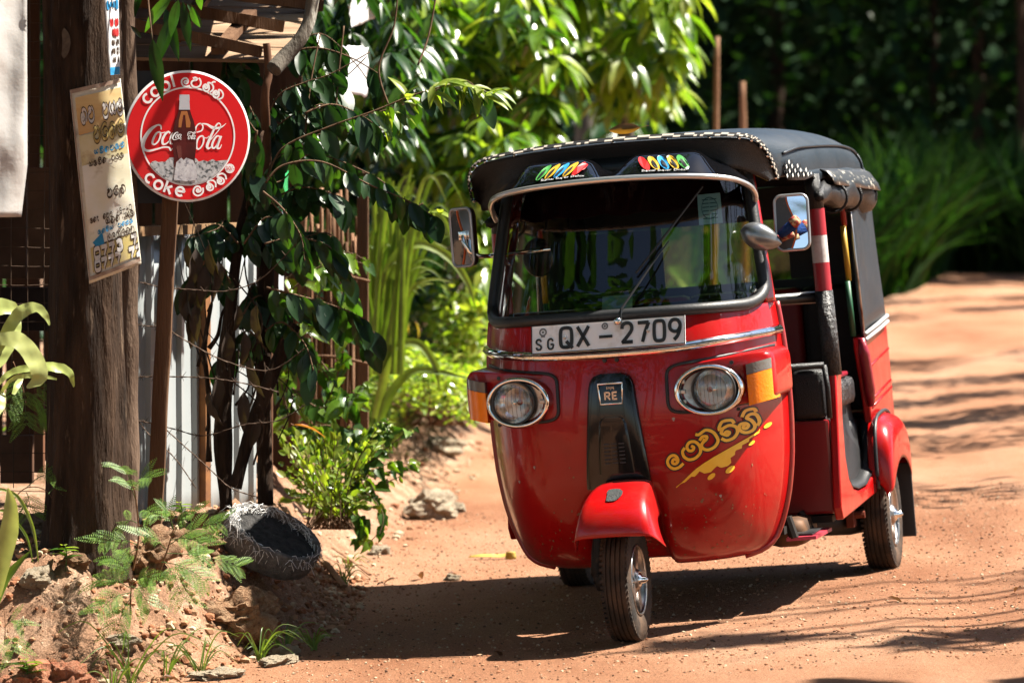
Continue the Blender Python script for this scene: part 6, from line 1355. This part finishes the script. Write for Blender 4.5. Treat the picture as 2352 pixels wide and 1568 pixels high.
# broad seedlings
for (px, py, Y, sc, lb) in ((150, 1275, 12.75, 1.0, 'broad-leaved seedling at the foot of the thick trunk'), (60, 1540, 12.3, 1.2, 'broad-leaved seedling in the lower left corner'), (415, 1175, 13.3, .9, 'small leafy seedling in front of the sheet fence')):
    P = thing('leafy_seedling', W(px, py+20, Y), lb, 'seedling'); L_ = P.location; m = MB(); m.tube([Vector((0, 0, -.03)), Vector((.005, 0, .03)), Vector((0, 0, .06))], .002, 5); m.build('stem', STALK, P); it = []
    for k in range(7):
        a = k*2.4; d = Vector((math.cos(a), math.sin(a)*.7, .35-.05*k)); it.append((SL[k % 3] if k > 4 else HLF[k % 2], scl(Matrix.Translation((0, 0, .02+.007*k)) @ frame(d), sc*(.72 if k <= 4 else 1))))
    single_leaves(it, P)

# long yellow-green strap leaves at the left edge
DR = thing('strap_leaf_plant', W(-40, 1000, 12.55), 'strap-leaved plant with arching yellow-green leaves at the left edge', 'plant'); L_ = DR.location
def rel(pxs, Y, dy=0): return [W(p[0], p[1], Y+dy*i/(len(pxs)-1))-L_ for i, p in enumerate(pxs)]
for pxs, ws, Y in (([(-30, 860), (-5, 800), (40, 725), (80, 706), (105, 725), (114, 748)], [8, 26, 30, 24, 16, 3], 12.5), ([(-40, 720), (0, 704), (30, 708), (42, 725)], [30, 40, 30, 6], 12.6), ([(-30, 800), (0, 780), (40, 782), (75, 820), (90, 865), (62, 890)], [8, 28, 42, 46, 38, 3], 12.45), ([(-20, 900), (20, 858), (70, 845), (120, 842), (158, 855), (170, 888)], [6, 14, 18, 24, 20, 3], 12.55), ([(-30, 850), (0, 835), (20, 800), (38, 760), (45, 730)], [8, 16, 24, 22, 6], 12.6), ([(0, 905), (30, 870), (80, 862), (130, 870)], [6, 10, 12, 5], 12.58), ([(-20, 960), (0, 930), (8, 900)], [20, 26, 6], 12.5), ([(30, 905), (42, 880), (52, 865)], [8, 16, 4], 12.6)):
    m = MB(); strip(m, rel(pxs, Y, rnd(-.05, .1)), [w/F_PX*Y for w in ws], fold=.10, face=(.45, -1, .35), sub=9)
    m.v = [(x+.0022*mnoise.noise(Vector((x*60, z*60, Y))), y+.006*mnoise.noise(Vector((x*38, z*38, Y*3))), z+.0035*mnoise.noise(Vector((x*45, z*45, Y*7)))) for x, y, z in m.v]; m.build('strap_leaf', LM['yellow'], DR, smooth=True, recalc=False)
DR2 = thing('strap_leaf_plant', W(10, 1370, 12.5), 'upright striped strap leaf with thin arching blades at the lower left edge', 'plant'); L_ = DR2.location
for pxs, ws, Y, mt in (([(-5, 1370), (5, 1300), (22, 1220), (25, 1160), (18, 1120)], [14, 36, 44, 30, 3], 12.45, 'yellow'), ([(-10, 1400), (10, 1340), (28, 1310), (70, 1265)], [6, 18, 20, 3], 12.5, 'grass'), ([(-10, 1120), (40, 1140), (75, 1210), (88, 1290)], [5, 8, 8, 2], 12.5, 'grass'), ([(-10, 1170), (20, 1180), (60, 1230), (75, 1290)], [4, 6, 6, 2], 12.5, 'grass'), ([(-10, 1320), (10, 1260), (30, 1240)], [10, 16, 4], 12.52, 'yellow')):
    m = MB(); strip(m, rel(pxs, Y), [w/F_PX*Y for w in ws], fold=.3); m.build('strap_leaf', LM[mt], DR2, smooth=True, recalc=False)

# grass tufts on the bank foot
def tuft(px, py, Y, n, hgt, label, wd=.0052, sprd=1.0):
    p = W(px, py, Y); p.z = ground_z(p.x, p.y); P = thing('grass_tuft', p, label, 'grass tuft', 'grass tufts on the bank')
    for k in range(n):
        a = rnd(0, 6.28); h = hgt*rnd(.4, 1.05); r = h*sprd*rnd(.5, 1.5); m = MB(); dx, dy = math.cos(a)*r, math.sin(a)*r*.6
        strip(m, [(rnd(-.012, .012), rnd(-.012, .012), -.005), (dx*.3, dy*.3, h*.55), (dx*.7, dy*.7, h*.9), (dx*1.3, dy*1.3, h*rnd(.3, .9))], [wd*.8, wd, wd*.7, .0008], fold=.3, sub=4); m.build('blade', LM['grass'], P, smooth=True, recalc=False)
for a in ((595, 1465, 13.05, 14, .15, 'upright grass tuft on the bank foot at the shade edge'), (655, 1495, 13.2, 12, .13, 'loose grass tuft at the shade edge right of the upright one'), (720, 1510, 13.3, 14, .10, 'low spreading grass tuft farthest along the bank foot'), (460, 1520, 12.75, 8, .16, 'sparse grass tuft in front of the flat pale stone'), (300, 1530, 12.5, 10, .22, 'long bladed grass tuft at the lower bank', ), (380, 1480, 12.6, 7, .20, 'sparse long bladed grass below the bluish seedling'), (790, 1330, 15.2, 10, .09, 'small grass tuft beside the shadow near the planks'), (260, 1545, 12.4, 7, .12, 'short grass tuft at the bottom edge'), (800, 1270, 15.8, 8, .08, 'small grass tuft under the bright shrub')):
    tuft(*a)

# fallen leaves
FLV = [leaf_mesh('fallen_leaf_a', .075, .032, LM['dry'], 'oval', .9, .5, 6, .06, .15), leaf_mesh('fallen_leaf_b', .06, .024, LM['dry'], 'lance', .7, .6, 6, .08, .15)]
for i, (px, py, Y, sc, rz, lb) in enumerate(((2040, 1357, 13.55, .9, .3, 'curled dry leaf on the road in front of the rear wheel'), (2345, 1355, 13.6, .9, 2, 'dry leaf on the road at the right edge'), (1135, 1530, 12.85, .8, 1, 'dry leaf on the road at the bottom below the shadow'), (880, 1085, 15.3, .8, 2.2, 'dry leaf lying under the trailing weed'), (415, 1235, 13.15, .9, .2, 'dry brown leaf on the bank behind the seedlings'), (470, 1400, 12.7, 1.0, .7, 'curled dry leaf on the bank face'), (370, 1540, 12.5, 1.1, .4, 'dry brown leaf at the foot of the bank'), (240, 1262, 12.8, .9, 2.6, 'dry leaf against the trunk base'), (140, 1300, 12.75, 1.0, 1.2, 'tan dry leaf on the bank crest'), (1030, 1310, 15.6, .9, .5, 'dark dry leaf on the edge of the rickshaw shadow'), (960, 1318, 15.5, 1.2, 1.5, 'crumpled dry leaf in the shadow left of the rickshaw'), (905, 1330, 15.4, 1.0, 2.5, 'dry leaf deep in the shadow left of the rickshaw'))):
    p = W(px, py, Y); o = share('fallen_leaf', FLV[i % 2]); o.location = (p.x, p.y, ground_z(p.x, p.y)+.022*sc); o.rotation_euler = (rnd(-.3, .3), rnd(-.2, .2), rz); o.scale = (sc,)*3; tag(o, lb, 'leaf', 'fallen dry leaves')
o = share('fallen_leaf', leaf_mesh('orange_leaf', .13, .05, leaf_mat('leaf_orange_brown', [(.30, .10, .02), (.34, .13, .03)], .45, .3), 'oval', .6, .35, 7, .03)); o.location = W(675, 975, 14.6); o.rotation_euler = (0, .1, .2); tag(o, 'large orange brown leaf caught on top of the bright shrub', 'leaf')
# yellow peel on the road
Pe = MB(); p = W(1110, 1232, 16.3); gz = ground_z(p.x, p.y)
strip(Pe, [(p.x-.06, p.y, gz+.012), (p.x, p.y-.02, gz+.018), (p.x+.08, p.y, gz+.015), (p.x+.12, p.y, gz+.03)], [.010, .022, .022, .014], face=(0, -.5, 1)); Pe.grid([[(p.x+.115+.026*math.cos(a)*(1-.15*t), p.y-.02+.016*math.sin(a), gz+.004+.026*t) for a in np.linspace(-2.6, .6, 9)] for t in (0, .5, 1, 1.25)]); o = Pe.build('fruit_peel', mat('yellow_peel', (.62, .50, .12), .6, col2=(.45, .30, .06), scale=14), smooth=True, solid=.002, recalc=False); tag(o, 'curled yellow fruit peel on the road left of the rickshaw', 'peel')
# the brown leaf on the canopy
o = share('fallen_leaf', leaf_mesh('canopy_leaf', .11, .042, leaf_mat('leaf_rust', [(.22, .09, .02), (.16, .06, .02)], .4, .35), 'oval', -.25, .45, 8, .02, .3)); c = W(1470, 293, 13.75); o.location = c; o.rotation_euler = (math.radians(75), math.radians(8), math.radians(184)); tag(o, 'rust brown leaf resting on the black canopy', 'leaf')
# ================================================================ background vegetation
random.seed(31)
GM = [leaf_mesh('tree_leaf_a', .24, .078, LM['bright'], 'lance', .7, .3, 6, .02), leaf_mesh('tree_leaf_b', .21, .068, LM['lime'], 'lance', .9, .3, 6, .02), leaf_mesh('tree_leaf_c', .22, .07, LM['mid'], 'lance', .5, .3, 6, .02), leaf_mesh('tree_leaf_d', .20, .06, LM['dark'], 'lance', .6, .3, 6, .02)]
def bg_tree(name, base, label, whorls, meshes, n=10, limbs=(), single=0, scale=1.0, trunk_r=.06, down=.75, group=None):
    P = thing(name, base, label, 'tree', group); L_ = P.location; m = MB()
    top = Vector(limbs[0][0]) if limbs else Vector((base[0], base[1], 4))
    limb(m, [Vector((0, 0, -.1)), (top-L_)*.5+Vector((.05, 0, 0)), top-L_], trunk_r, trunk_r*.6, 10, 6, .3); m.build('trunk', BARK_GREY, P, smooth=True)
    if limbs:
        m = MB()
        for a, b in limbs: limb(m, [Vector(a)-L_, (Vector(a)+Vector(b))/2-L_+Vector((0, 0, .08)), Vector(b)-L_], .02, .006, 6, 4, .2)
        m.build('limb', BARK_GREY, P, smooth=True)
    it = []
    for c in whorls: it += whorl(Vector(c)-L_, n, meshes, scale, 1.0, down=down)
    random.shuffle(it)
    if single: single_leaves(it[:single], P); it = it[single:]
    if it: join_leaves('crown', it, P)
    return P
def in_poly(x, y, poly):
    c = False; j = len(poly)-1
    for i in range(len(poly)):
        if (poly[i][1] > y) != (poly[j][1] > y) and x < (poly[j][0]-poly[i][0])*(y-poly[i][1])/(poly[j][1]-poly[i][1])+poly[i][0]: c = not c
        j = i
    return c
def fill(poly, n, Y0, Y1):
    xs = [p[0] for p in poly]; ys = [p[1] for p in poly]; o = []
    while len(o) < n:
        x, y = rnd(min(xs), max(xs)), rnd(min(ys), max(ys))
        if in_poly(x, y, poly): o.append(W(x, y, rnd(Y0, Y1)))
    return o
# the bright tree over the road behind the rickshaw
ws = fill([(1180, -130), (1600, -130), (1590, 30), (1560, 150), (1560, 240), (1420, 230), (1300, 150), (1180, 120)], 100, 22.8, 25)
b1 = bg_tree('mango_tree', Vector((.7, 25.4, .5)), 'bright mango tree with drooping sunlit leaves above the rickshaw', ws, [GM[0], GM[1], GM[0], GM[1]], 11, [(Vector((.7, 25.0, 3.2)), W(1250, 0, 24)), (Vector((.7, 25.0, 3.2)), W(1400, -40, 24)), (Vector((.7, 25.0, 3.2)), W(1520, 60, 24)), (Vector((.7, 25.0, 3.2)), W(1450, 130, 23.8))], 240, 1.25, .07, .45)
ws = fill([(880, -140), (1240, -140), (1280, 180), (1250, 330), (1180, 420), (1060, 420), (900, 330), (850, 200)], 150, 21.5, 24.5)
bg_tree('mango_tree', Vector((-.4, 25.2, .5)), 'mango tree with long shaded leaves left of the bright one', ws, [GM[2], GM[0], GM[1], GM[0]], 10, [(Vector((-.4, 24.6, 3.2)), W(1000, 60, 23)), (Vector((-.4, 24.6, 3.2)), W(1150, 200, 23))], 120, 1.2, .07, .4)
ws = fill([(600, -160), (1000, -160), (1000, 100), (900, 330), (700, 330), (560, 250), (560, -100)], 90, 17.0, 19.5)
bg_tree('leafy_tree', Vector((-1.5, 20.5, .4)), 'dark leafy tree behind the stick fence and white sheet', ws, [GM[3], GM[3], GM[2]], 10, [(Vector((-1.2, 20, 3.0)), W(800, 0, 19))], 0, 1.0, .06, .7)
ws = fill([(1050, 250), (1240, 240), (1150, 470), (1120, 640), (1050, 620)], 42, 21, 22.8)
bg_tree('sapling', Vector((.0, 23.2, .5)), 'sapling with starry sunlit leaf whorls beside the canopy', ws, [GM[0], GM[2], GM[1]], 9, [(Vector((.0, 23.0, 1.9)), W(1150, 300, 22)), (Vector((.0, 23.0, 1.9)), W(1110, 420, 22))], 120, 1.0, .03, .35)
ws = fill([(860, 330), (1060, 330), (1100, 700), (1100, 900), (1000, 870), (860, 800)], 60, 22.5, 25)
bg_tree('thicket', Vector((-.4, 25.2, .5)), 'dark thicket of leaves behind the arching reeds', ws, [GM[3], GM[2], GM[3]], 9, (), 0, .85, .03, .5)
# low sunlit scrub beside the mound
SL2 = [leaf_mesh('scrub_leaf_a', .075, .042, LM['lime'], 'oval', .3, .3, 4, 0, 0), leaf_mesh('scrub_leaf_b', .07, .036, LM['bright'], 'oval', .4, .3, 4, 0, 0), leaf_mesh('scrub_leaf_c', .08, .04, LM['mid'], 'oval', .4, .3, 4, 0, 0)]
def scrub(name, poly, n, Y0, Y1, meshes, label, cat='shrub', sc=1.0):
    pts = fill(poly, n, Y0, Y1); p0 = W(sum(p[0] for p in poly)/len(poly), max(p[1] for p in poly), (Y0+Y1)/2); P = thing(name, p0, label, cat); it = []
    m = MB()
    for c in pts:
        for k in range(7):
            d = Vector((rnd(-1, 1), rnd(-1, 1), rnd(-.3, .9))); it.append((random.choice(meshes), scl(Matrix.Translation(c-p0+Vector((rnd(-.08, .08), rnd(-.08, .08), rnd(-.08, .08)))) @ frame(d, (rnd(-.5, .5), rnd(-.5, .5), 1)), sc*rnd(.7, 1.3))))
    for c in pts[::6]: limb(m, [Vector((rnd(-.2, .2), 0, -.05)), (c-p0)*.6, c-p0], .008, .003, 4, 3)
    m.build('stems', TWIG, P, recalc=False); join_leaves('foliage', it, P); return P
scrub('roadside_scrub', [(1010, 690), (1100, 660), (1108, 930), (1040, 920), (1000, 800)], 130, 21, 23, [SL2[0], SL2[1], SL2[0]], 'sunlit lime scrub beside the rickshaw body')
scrub('roadside_scrub', [(880, 620), (1010, 640), (1010, 800), (900, 800)], 70, 22, 24.5, [SL2[2], SL2[1]], 'shaded scrub with a few yellow leaves behind the reeds')
scrub('roadside_scrub', [(845, 800), (1010, 830), (1110, 870), (1112, 955), (1000, 925), (860, 925)], 320, 19.5, 22.5, [SL2[1], SL2[0], SL2[0]], 'pale leafy ground cover on the mound', 'ground cover', .7)
it = []
P = thing('yellowing_plant', W(920, 760, 20.5), 'few large yellow leaves between the reeds', 'plant')
for px, py in ((915, 700), (925, 730), (895, 690), (940, 745), (955, 740)): it.append((GM[1], scl(Matrix.Translation(W(px, py, 20.5)-P.location) @ frame((rnd(-1, 1), 0, -1)), .6)))
YM = leaf_mat('leaf_ripe_yellow', [(.55, .38, .02), (.5, .42, .06)], .4, .4, (1.2, 1.1, .4)); yl = leaf_mesh('yellow_leaf', .16, .06, YM, 'lance', .5, .3, 6); single_leaves([(yl, M) for _, M in it], P)
m = MB(); m.tube([(0, 0, -.5), (0, 0, .2)], .006, 5); m.build('stem', STALK, P)
# arching reeds
R1 = thing('reed_clump', W(880, 850, 18.2), 'clump of tall arching green reeds behind the stick fence', 'reeds'); L_ = R1.location
for k in range(80):
    x0 = 880+rnd(-32, 45); hh = rnd(200, 470); lean = rnd(-60, 150)*rnd(.3, 1); tip = rnd(-.12, .14); Y = 18.2+rnd(-.4, .4); m = MB()
    P_ = [W(x0, 860, Y)-L_, W(x0+lean*.15, 860-hh*.5, Y)-L_, W(x0+lean*.5, 860-hh*.9, Y)-L_, W(x0+lean*.85, 860-hh*(1.0-tip*.1), Y)-L_, W(x0+lean*1.2, 860-hh*(.95-tip), Y)-L_]
    strip(m, P_, [.016, .025, .022, .014, .002], fold=.3, sub=4); m.build('reed_blade', LM['grass'], R1, smooth=True, recalc=False)
for pxs in ([(860, 700), (900, 600), (960, 560), (1030, 590), (1075, 650), (1090, 700)], [(870, 860), (900, 800), (960, 790), (1000, 840), (1010, 900)], [(900, 640), (960, 520), (1010, 500), (1040, 560)], [(870, 980), (900, 900), (960, 850), (1080, 870)], [(860, 960), (880, 880), (900, 760), (905, 660)]):
    m = MB(); strip(m, [W(p[0], p[1], 17.9)-L_ for p in pxs], [.026, .044, .044, .034, .002], fold=.3); m.build('reed_blade', LM['grass'], R1, smooth=True, recalc=False)
# grass on the mound and road verge
def grass_mass(name, spots, n, h, wd, mt, label):
    it = []; base = [leaf_mesh(name+'_blade%d' % q, 1.0, .5, mt, 'blade', .35+.4*q, .2, 4, 0, 0) for q in range(3)]
    for k in range(n):
        x, y = spots(); z = ground_z(x, y, False); hh = h*rnd(.5, 1.2); d = Vector((rnd(-.5, .5), rnd(-.5, .5), 1)); M = Matrix.Translation((x, y, z-.02)) @ frame(d, (rnd(-1, 1), rnd(-1, 1), .1)) @ Matrix.Diagonal((hh, wd*2*rnd(.6, 1.2), hh, 1)); it.append((base[k % 3], M))
    o = join_leaves(name, it, None); tag(o, label, 'grass', None, 'stuff'); return o
def verge():
    while True:
        y = rnd(18, 26); x = np.interp(y, [p[1] for p in FOOT[7:14]], [p[0] for p in FOOT[7:14]])-abs(random.gauss(0, .5))-.28
        return x, y
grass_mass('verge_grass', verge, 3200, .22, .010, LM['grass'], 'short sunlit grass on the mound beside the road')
def far_grass():
    x = rnd(2.5, 9.5); y = np.interp(x, [2, 4.2, 5.2, 9, 20], [37, 40.5, 46.0, 43.0, 42])+abs(random.gauss(0, 1.6))-.2; return x, y
def far_left():
    t = rnd(0, 1); return -.2+4.6*t+rnd(-2.5, -.3), 26+16*t+rnd(0, 3)
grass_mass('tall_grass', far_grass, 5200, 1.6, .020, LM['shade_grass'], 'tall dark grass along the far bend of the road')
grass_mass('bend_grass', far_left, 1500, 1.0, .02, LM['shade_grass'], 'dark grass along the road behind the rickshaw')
# dark wood behind, one mass of leaves with trunks one can tell apart
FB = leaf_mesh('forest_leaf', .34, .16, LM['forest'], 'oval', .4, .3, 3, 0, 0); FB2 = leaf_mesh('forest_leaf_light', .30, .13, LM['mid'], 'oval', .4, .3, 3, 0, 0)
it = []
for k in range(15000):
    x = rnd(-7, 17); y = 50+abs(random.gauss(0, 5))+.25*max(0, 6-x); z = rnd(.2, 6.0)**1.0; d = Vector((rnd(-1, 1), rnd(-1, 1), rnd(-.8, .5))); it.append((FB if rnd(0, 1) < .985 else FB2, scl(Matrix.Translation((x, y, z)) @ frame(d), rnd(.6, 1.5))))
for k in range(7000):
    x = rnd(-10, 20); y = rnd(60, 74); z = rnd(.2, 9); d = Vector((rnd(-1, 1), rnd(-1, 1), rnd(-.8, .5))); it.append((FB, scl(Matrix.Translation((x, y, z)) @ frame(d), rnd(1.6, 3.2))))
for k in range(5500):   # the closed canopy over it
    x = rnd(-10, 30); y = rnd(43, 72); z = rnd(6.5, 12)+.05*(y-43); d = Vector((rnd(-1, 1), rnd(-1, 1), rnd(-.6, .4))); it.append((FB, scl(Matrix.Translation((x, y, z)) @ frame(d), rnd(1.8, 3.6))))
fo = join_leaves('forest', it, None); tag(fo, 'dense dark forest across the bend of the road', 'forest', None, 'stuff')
m = MB(); m.grid([[(x, 78+.02*abs(x), z) for x in (-60, -20, 0, 20, 60)] for z in (-1, 4, 8, 13)]); o = m.build('hill', mat('dark_hillside', (.012, .026, .010), .95, col2=(.02, .04, .014), scale=1.5), kind='structure', recalc=False); o['label'] = 'wooded hillside closing the view'
for (px, Y, r, lb) in ((2230, 52, .10, 'pale slim forest trunk at the upper right'), (2130, 54, .07, 'dim forest trunk left of the pale slim one'), (1770, 55, .12, 'dark forest trunk above the canopy'), (2330, 50, .08, 'slim forest trunk near the right edge')):
    p = W(px, 340, Y); m = MB(); limb(m, [Vector((p.x, Y, 0)), Vector((p.x+.1, Y, 3)), Vector((p.x-.1, Y, 8))], r, r*.6, 8, 5, .2); o = m.build('forest_tree', BARK, smooth=True); tag(o, lb, 'tree', 'forest trunks')
# poles standing behind the rickshaw
for (px0, y0, px1, Y, r, lb) in ((1647, 85, 1628, 25, .017, 'tall bare wooden pole above the canopy'), (1705, 188, 1712, 30, .022, 'shorter weathered pole right of the tall bare one')):
    a = W(px0, y0, Y); b = W(px1, 600, Y); b.z = ground_z(b.x, b.y, False)-.1; m = MB(); limb(m, [a, a.lerp(b, .5)+Vector((.01, 0, 0)), b], r, r*1.25, 8, 6, .25); o = m.build('wooden_pole', WOOD_PALE, smooth=True); tag(o, lb, 'pole')
# a tree and undergrowth left of the road further back close the gap behind the hut
ws = [Vector((rnd(-6, -.5), rnd(19, 27), rnd(.3, 4.5))) for k in range(150)]
bg_tree('leafy_tree', Vector((-3.5, 24, .4)), 'dense dark trees behind the hut', ws, [GM[3], GM[2], GM[3]], 10, (), 0, 1.35, .12, .6)
ws = [Vector((rnd(.2, 4.2), rnd(28, 42), rnd(.6, 5.5))) for k in range(170)]
ws = [w for w in ws if w.x < np.interp(w.y, [27, 33, 40, 47], [.2, 1.6, 3.6, 4.6]) and (w.x/w.y*F_PX+1176 < 1540 or w.z > 5)]
bg_tree('leafy_tree', Vector((.6, 34, .4)), 'dark trees lining the road behind the rickshaw', ws, [GM[3], GM[3], GM[2]], 10, (), 0, 1.9, .12, .6)

# ---------------------------------------------------------------- trees beside and behind the camera: some show in glass and paint, others are unseen and added for shade
BIG = [leaf_mesh('big_leaf', .5, .2, LM['dark'], 'oval', .4, .3, 4, 0, 0), leaf_mesh('big_leaf_mid', .5, .2, LM['mid'], 'oval', .4, .3, 4, 0, 0)]
def far_tree(x, y, h, r, n, label, tr=.12, zl=.45, lean=0.0):
    P = thing('roadside_tree', Vector((x, y, 0)), label, 'tree', 'trees around the road'); m = MB(); limb(m, [Vector((0, 0, -.1)), Vector((.1+lean*.3, .05, h*.4)), Vector((-.05+lean, 0, h*.8))], tr, tr*.5, 8, 6, .3); m.build('trunk', BARK_GREY, P, smooth=True); it = []
    for k in range(n):
        v = Vector((random.gauss(0, 1), random.gauss(0, 1), random.gauss(0, 1))).normalized()*rnd(.35, 1)**.6; c = Vector((lean+v.x*r, v.y*r, h*(zl+.55*.5)+v.z*h*.32*(1 if not lean else .6))); d = Vector((rnd(-1, 1), rnd(-1, 1), rnd(-.8, .4))); it.append((BIG[k % 2], scl(Matrix.Translation(c) @ frame(d), rnd(.7, 1.4))))
    join_leaves('crown', it, P); return P
for (x, y, h, r, n, lb) in ((-7, -7, 10, 4, 800, 'broad tree behind the viewer on the left'), (0, -12, 11, 5, 1000, 'broad tree straight behind the viewer'), (7, -8, 10, 4.5, 800, 'broad tree behind the viewer on the right'), (-8, 3, 9, 4, 800, 'broad tree left beside the viewer'), (-7, 12, 8, 3.4, 800, 'broad tree left of the hut'), (14, -2, 10, 4, 700, 'broad tree on the right verge beside the viewer'), (-14, -3, 12, 5, 700, 'tall tree far back on the left'), (4, -19, 13, 6, 800, 'tall tree far back on the road'), (-3.4, 7.5, 9, 3.2, 900, 'tree leaning over the road before the hut'), (-3.0, 2.5, 11, 3.6, 900, 'tree overhanging the viewer'), (-9, 20, 11, 4.5, 800, 'added tall tree behind the hut, blocking sky'), (-12, 10, 13, 5, 700, 'added tall tree far left of the hut, blocking sky'), (17, 8, 9, 4, 700, 'added tree on the far right verge, blocking sky'), (18, 18, 9, 4, 700, 'second added tree at the far right verge, blocking sky'), (3.6, 1.5, 10, 2.8, 700, 'tree right of the viewer'), (5.2, 9.6, 7.5, 2.5, 1000, 'added dense tree on the right verge before the rickshaw, shading the ground'), (6.4, 6.2, 9, 3.0, 1000, 'added dense tree on the right verge nearer the viewer, shading the ground'), (3.4, 6.6, 7.5, 2.4, 900, 'added dense tree overhanging the road from the right, shading the ground'), (-4.2, 11.2, 7, 2.4, 700, 'added dense tree beside the hanging sheet, blocking sky')):
    far_tree(x, y, h, r, n, lb)  # dense, hut-side and far verge trees are added to cut skylight and bounce
for (x, y, h, r, n, ln, lb) in ((-4.6, 14.5, 14.5, 4.0, 1500, 2.2, 'added tall tree over the road above the hut, blocking sky'), (-4.8, 21, 15, 4.4, 1500, 2.2, 'added tall tree over the road past the hut, blocking sky'), (-8, 17, 13, 4, 1000, 0, 'added tall tree standing back from the road, blocking sky')):
    far_tree(x, y, h, r, n, lb, .16, .55, ln)  # unseen tall trees added to hold back skylight from the left
# slim trees on the right roadside: their thin shadows lie across the road
def slim(x, y, h, lean, seed, label, leaves=60, lr=.8, br=5):
    random.seed(seed); z0 = ground_z(x, y, False); P = thing('slim_tree', Vector((x, y, z0)), label, 'tree', 'slim trees on the right roadside'); m = MB(); top = Vector((lean[0], lean[1], h)); pts = limb(m, [Vector((0, 0, -.1)), top*.35+Vector((.08, .05, 0)), top*.7-Vector((.06, 0, 0)), top], .038, .018, 7, 6, .2); m.build('trunk', BARK_GREY, P, smooth=True); it = []; m = MB()
    for k in range(br):
        c = Vector(pts[int(len(pts)*(.35+.6*k/br))]); d = Vector((rnd(-1, 1), rnd(-1, 1), rnd(.1, .8))).normalized()*rnd(.5, 1.1); limb(m, [c, c+d*.5+Vector((0, 0, .06)), c+d], .012, .004, 5, 4)
        for q in range(leaves//br):
            e = c+d*rnd(.4, 1.1)+Vector((rnd(-.2, .2), rnd(-.2, .2), rnd(-.2, .2)))*lr; it.append((ML[q % 3], scl(Matrix.Translation(e) @ frame((rnd(-1, 1), rnd(-1, 1), rnd(-1, .2))), 1.0)))
    m.build('branch', BARK_GREY, P, smooth=True); join_leaves('crown', it, P)
slim(5.6, 14.35, 8.4, (.15, .1), 1, 'slim tree on the right roadside nearest the rickshaw', 16, .8, 3); slim(6.6, 14.3, 9.2, (-.2, .1), 2, 'slim tree second along the right roadside', 20, .8, 4); slim(5.4, 13.85, 7.6, (.2, -.1), 3, 'slim leaning tree on the right roadside', 12, .8, 3); slim(7.2, 15.1, 9.5, (.1, .2), 4, 'tall slim tree on the right roadside', 60, 1.0, 5)
slim(4.75, 13.3, 6.6, (.1, .1), 14, 'slim tree with a narrow leafy top on the right roadside', 460, .5, 4)
for i, (x, y, h, n, lb) in enumerate(((4.6, 21.8, 5.4, 420, 'leafy slim tree beside the middle stretch of road'), (5.3, 23.6, 6.2, 480, 'second leafy slim tree beside the middle stretch of road'), (4.7, 25.2, 5.2, 420, 'third leafy slim tree beside the middle stretch of road'), (5.6, 27.2, 6, 420, 'leafy slim tree past the middle stretch of road'), (6.4, 29.5, 6.5, 300, 'slim tree before the bend'), (7.0, 36.5, 6.5, 520, 'slim tree near the bend on the right'), (7.6, 39, 7, 520, 'slim tree at the bend on the right'), (5.2, 18.6, 5.0, 160, 'slim tree between the rickshaw and the leafy ones'))):
    slim(x, y, h, (.1*(-1)**i, .1), 20+i, lb, int(n*1.7), 1.5, 8)
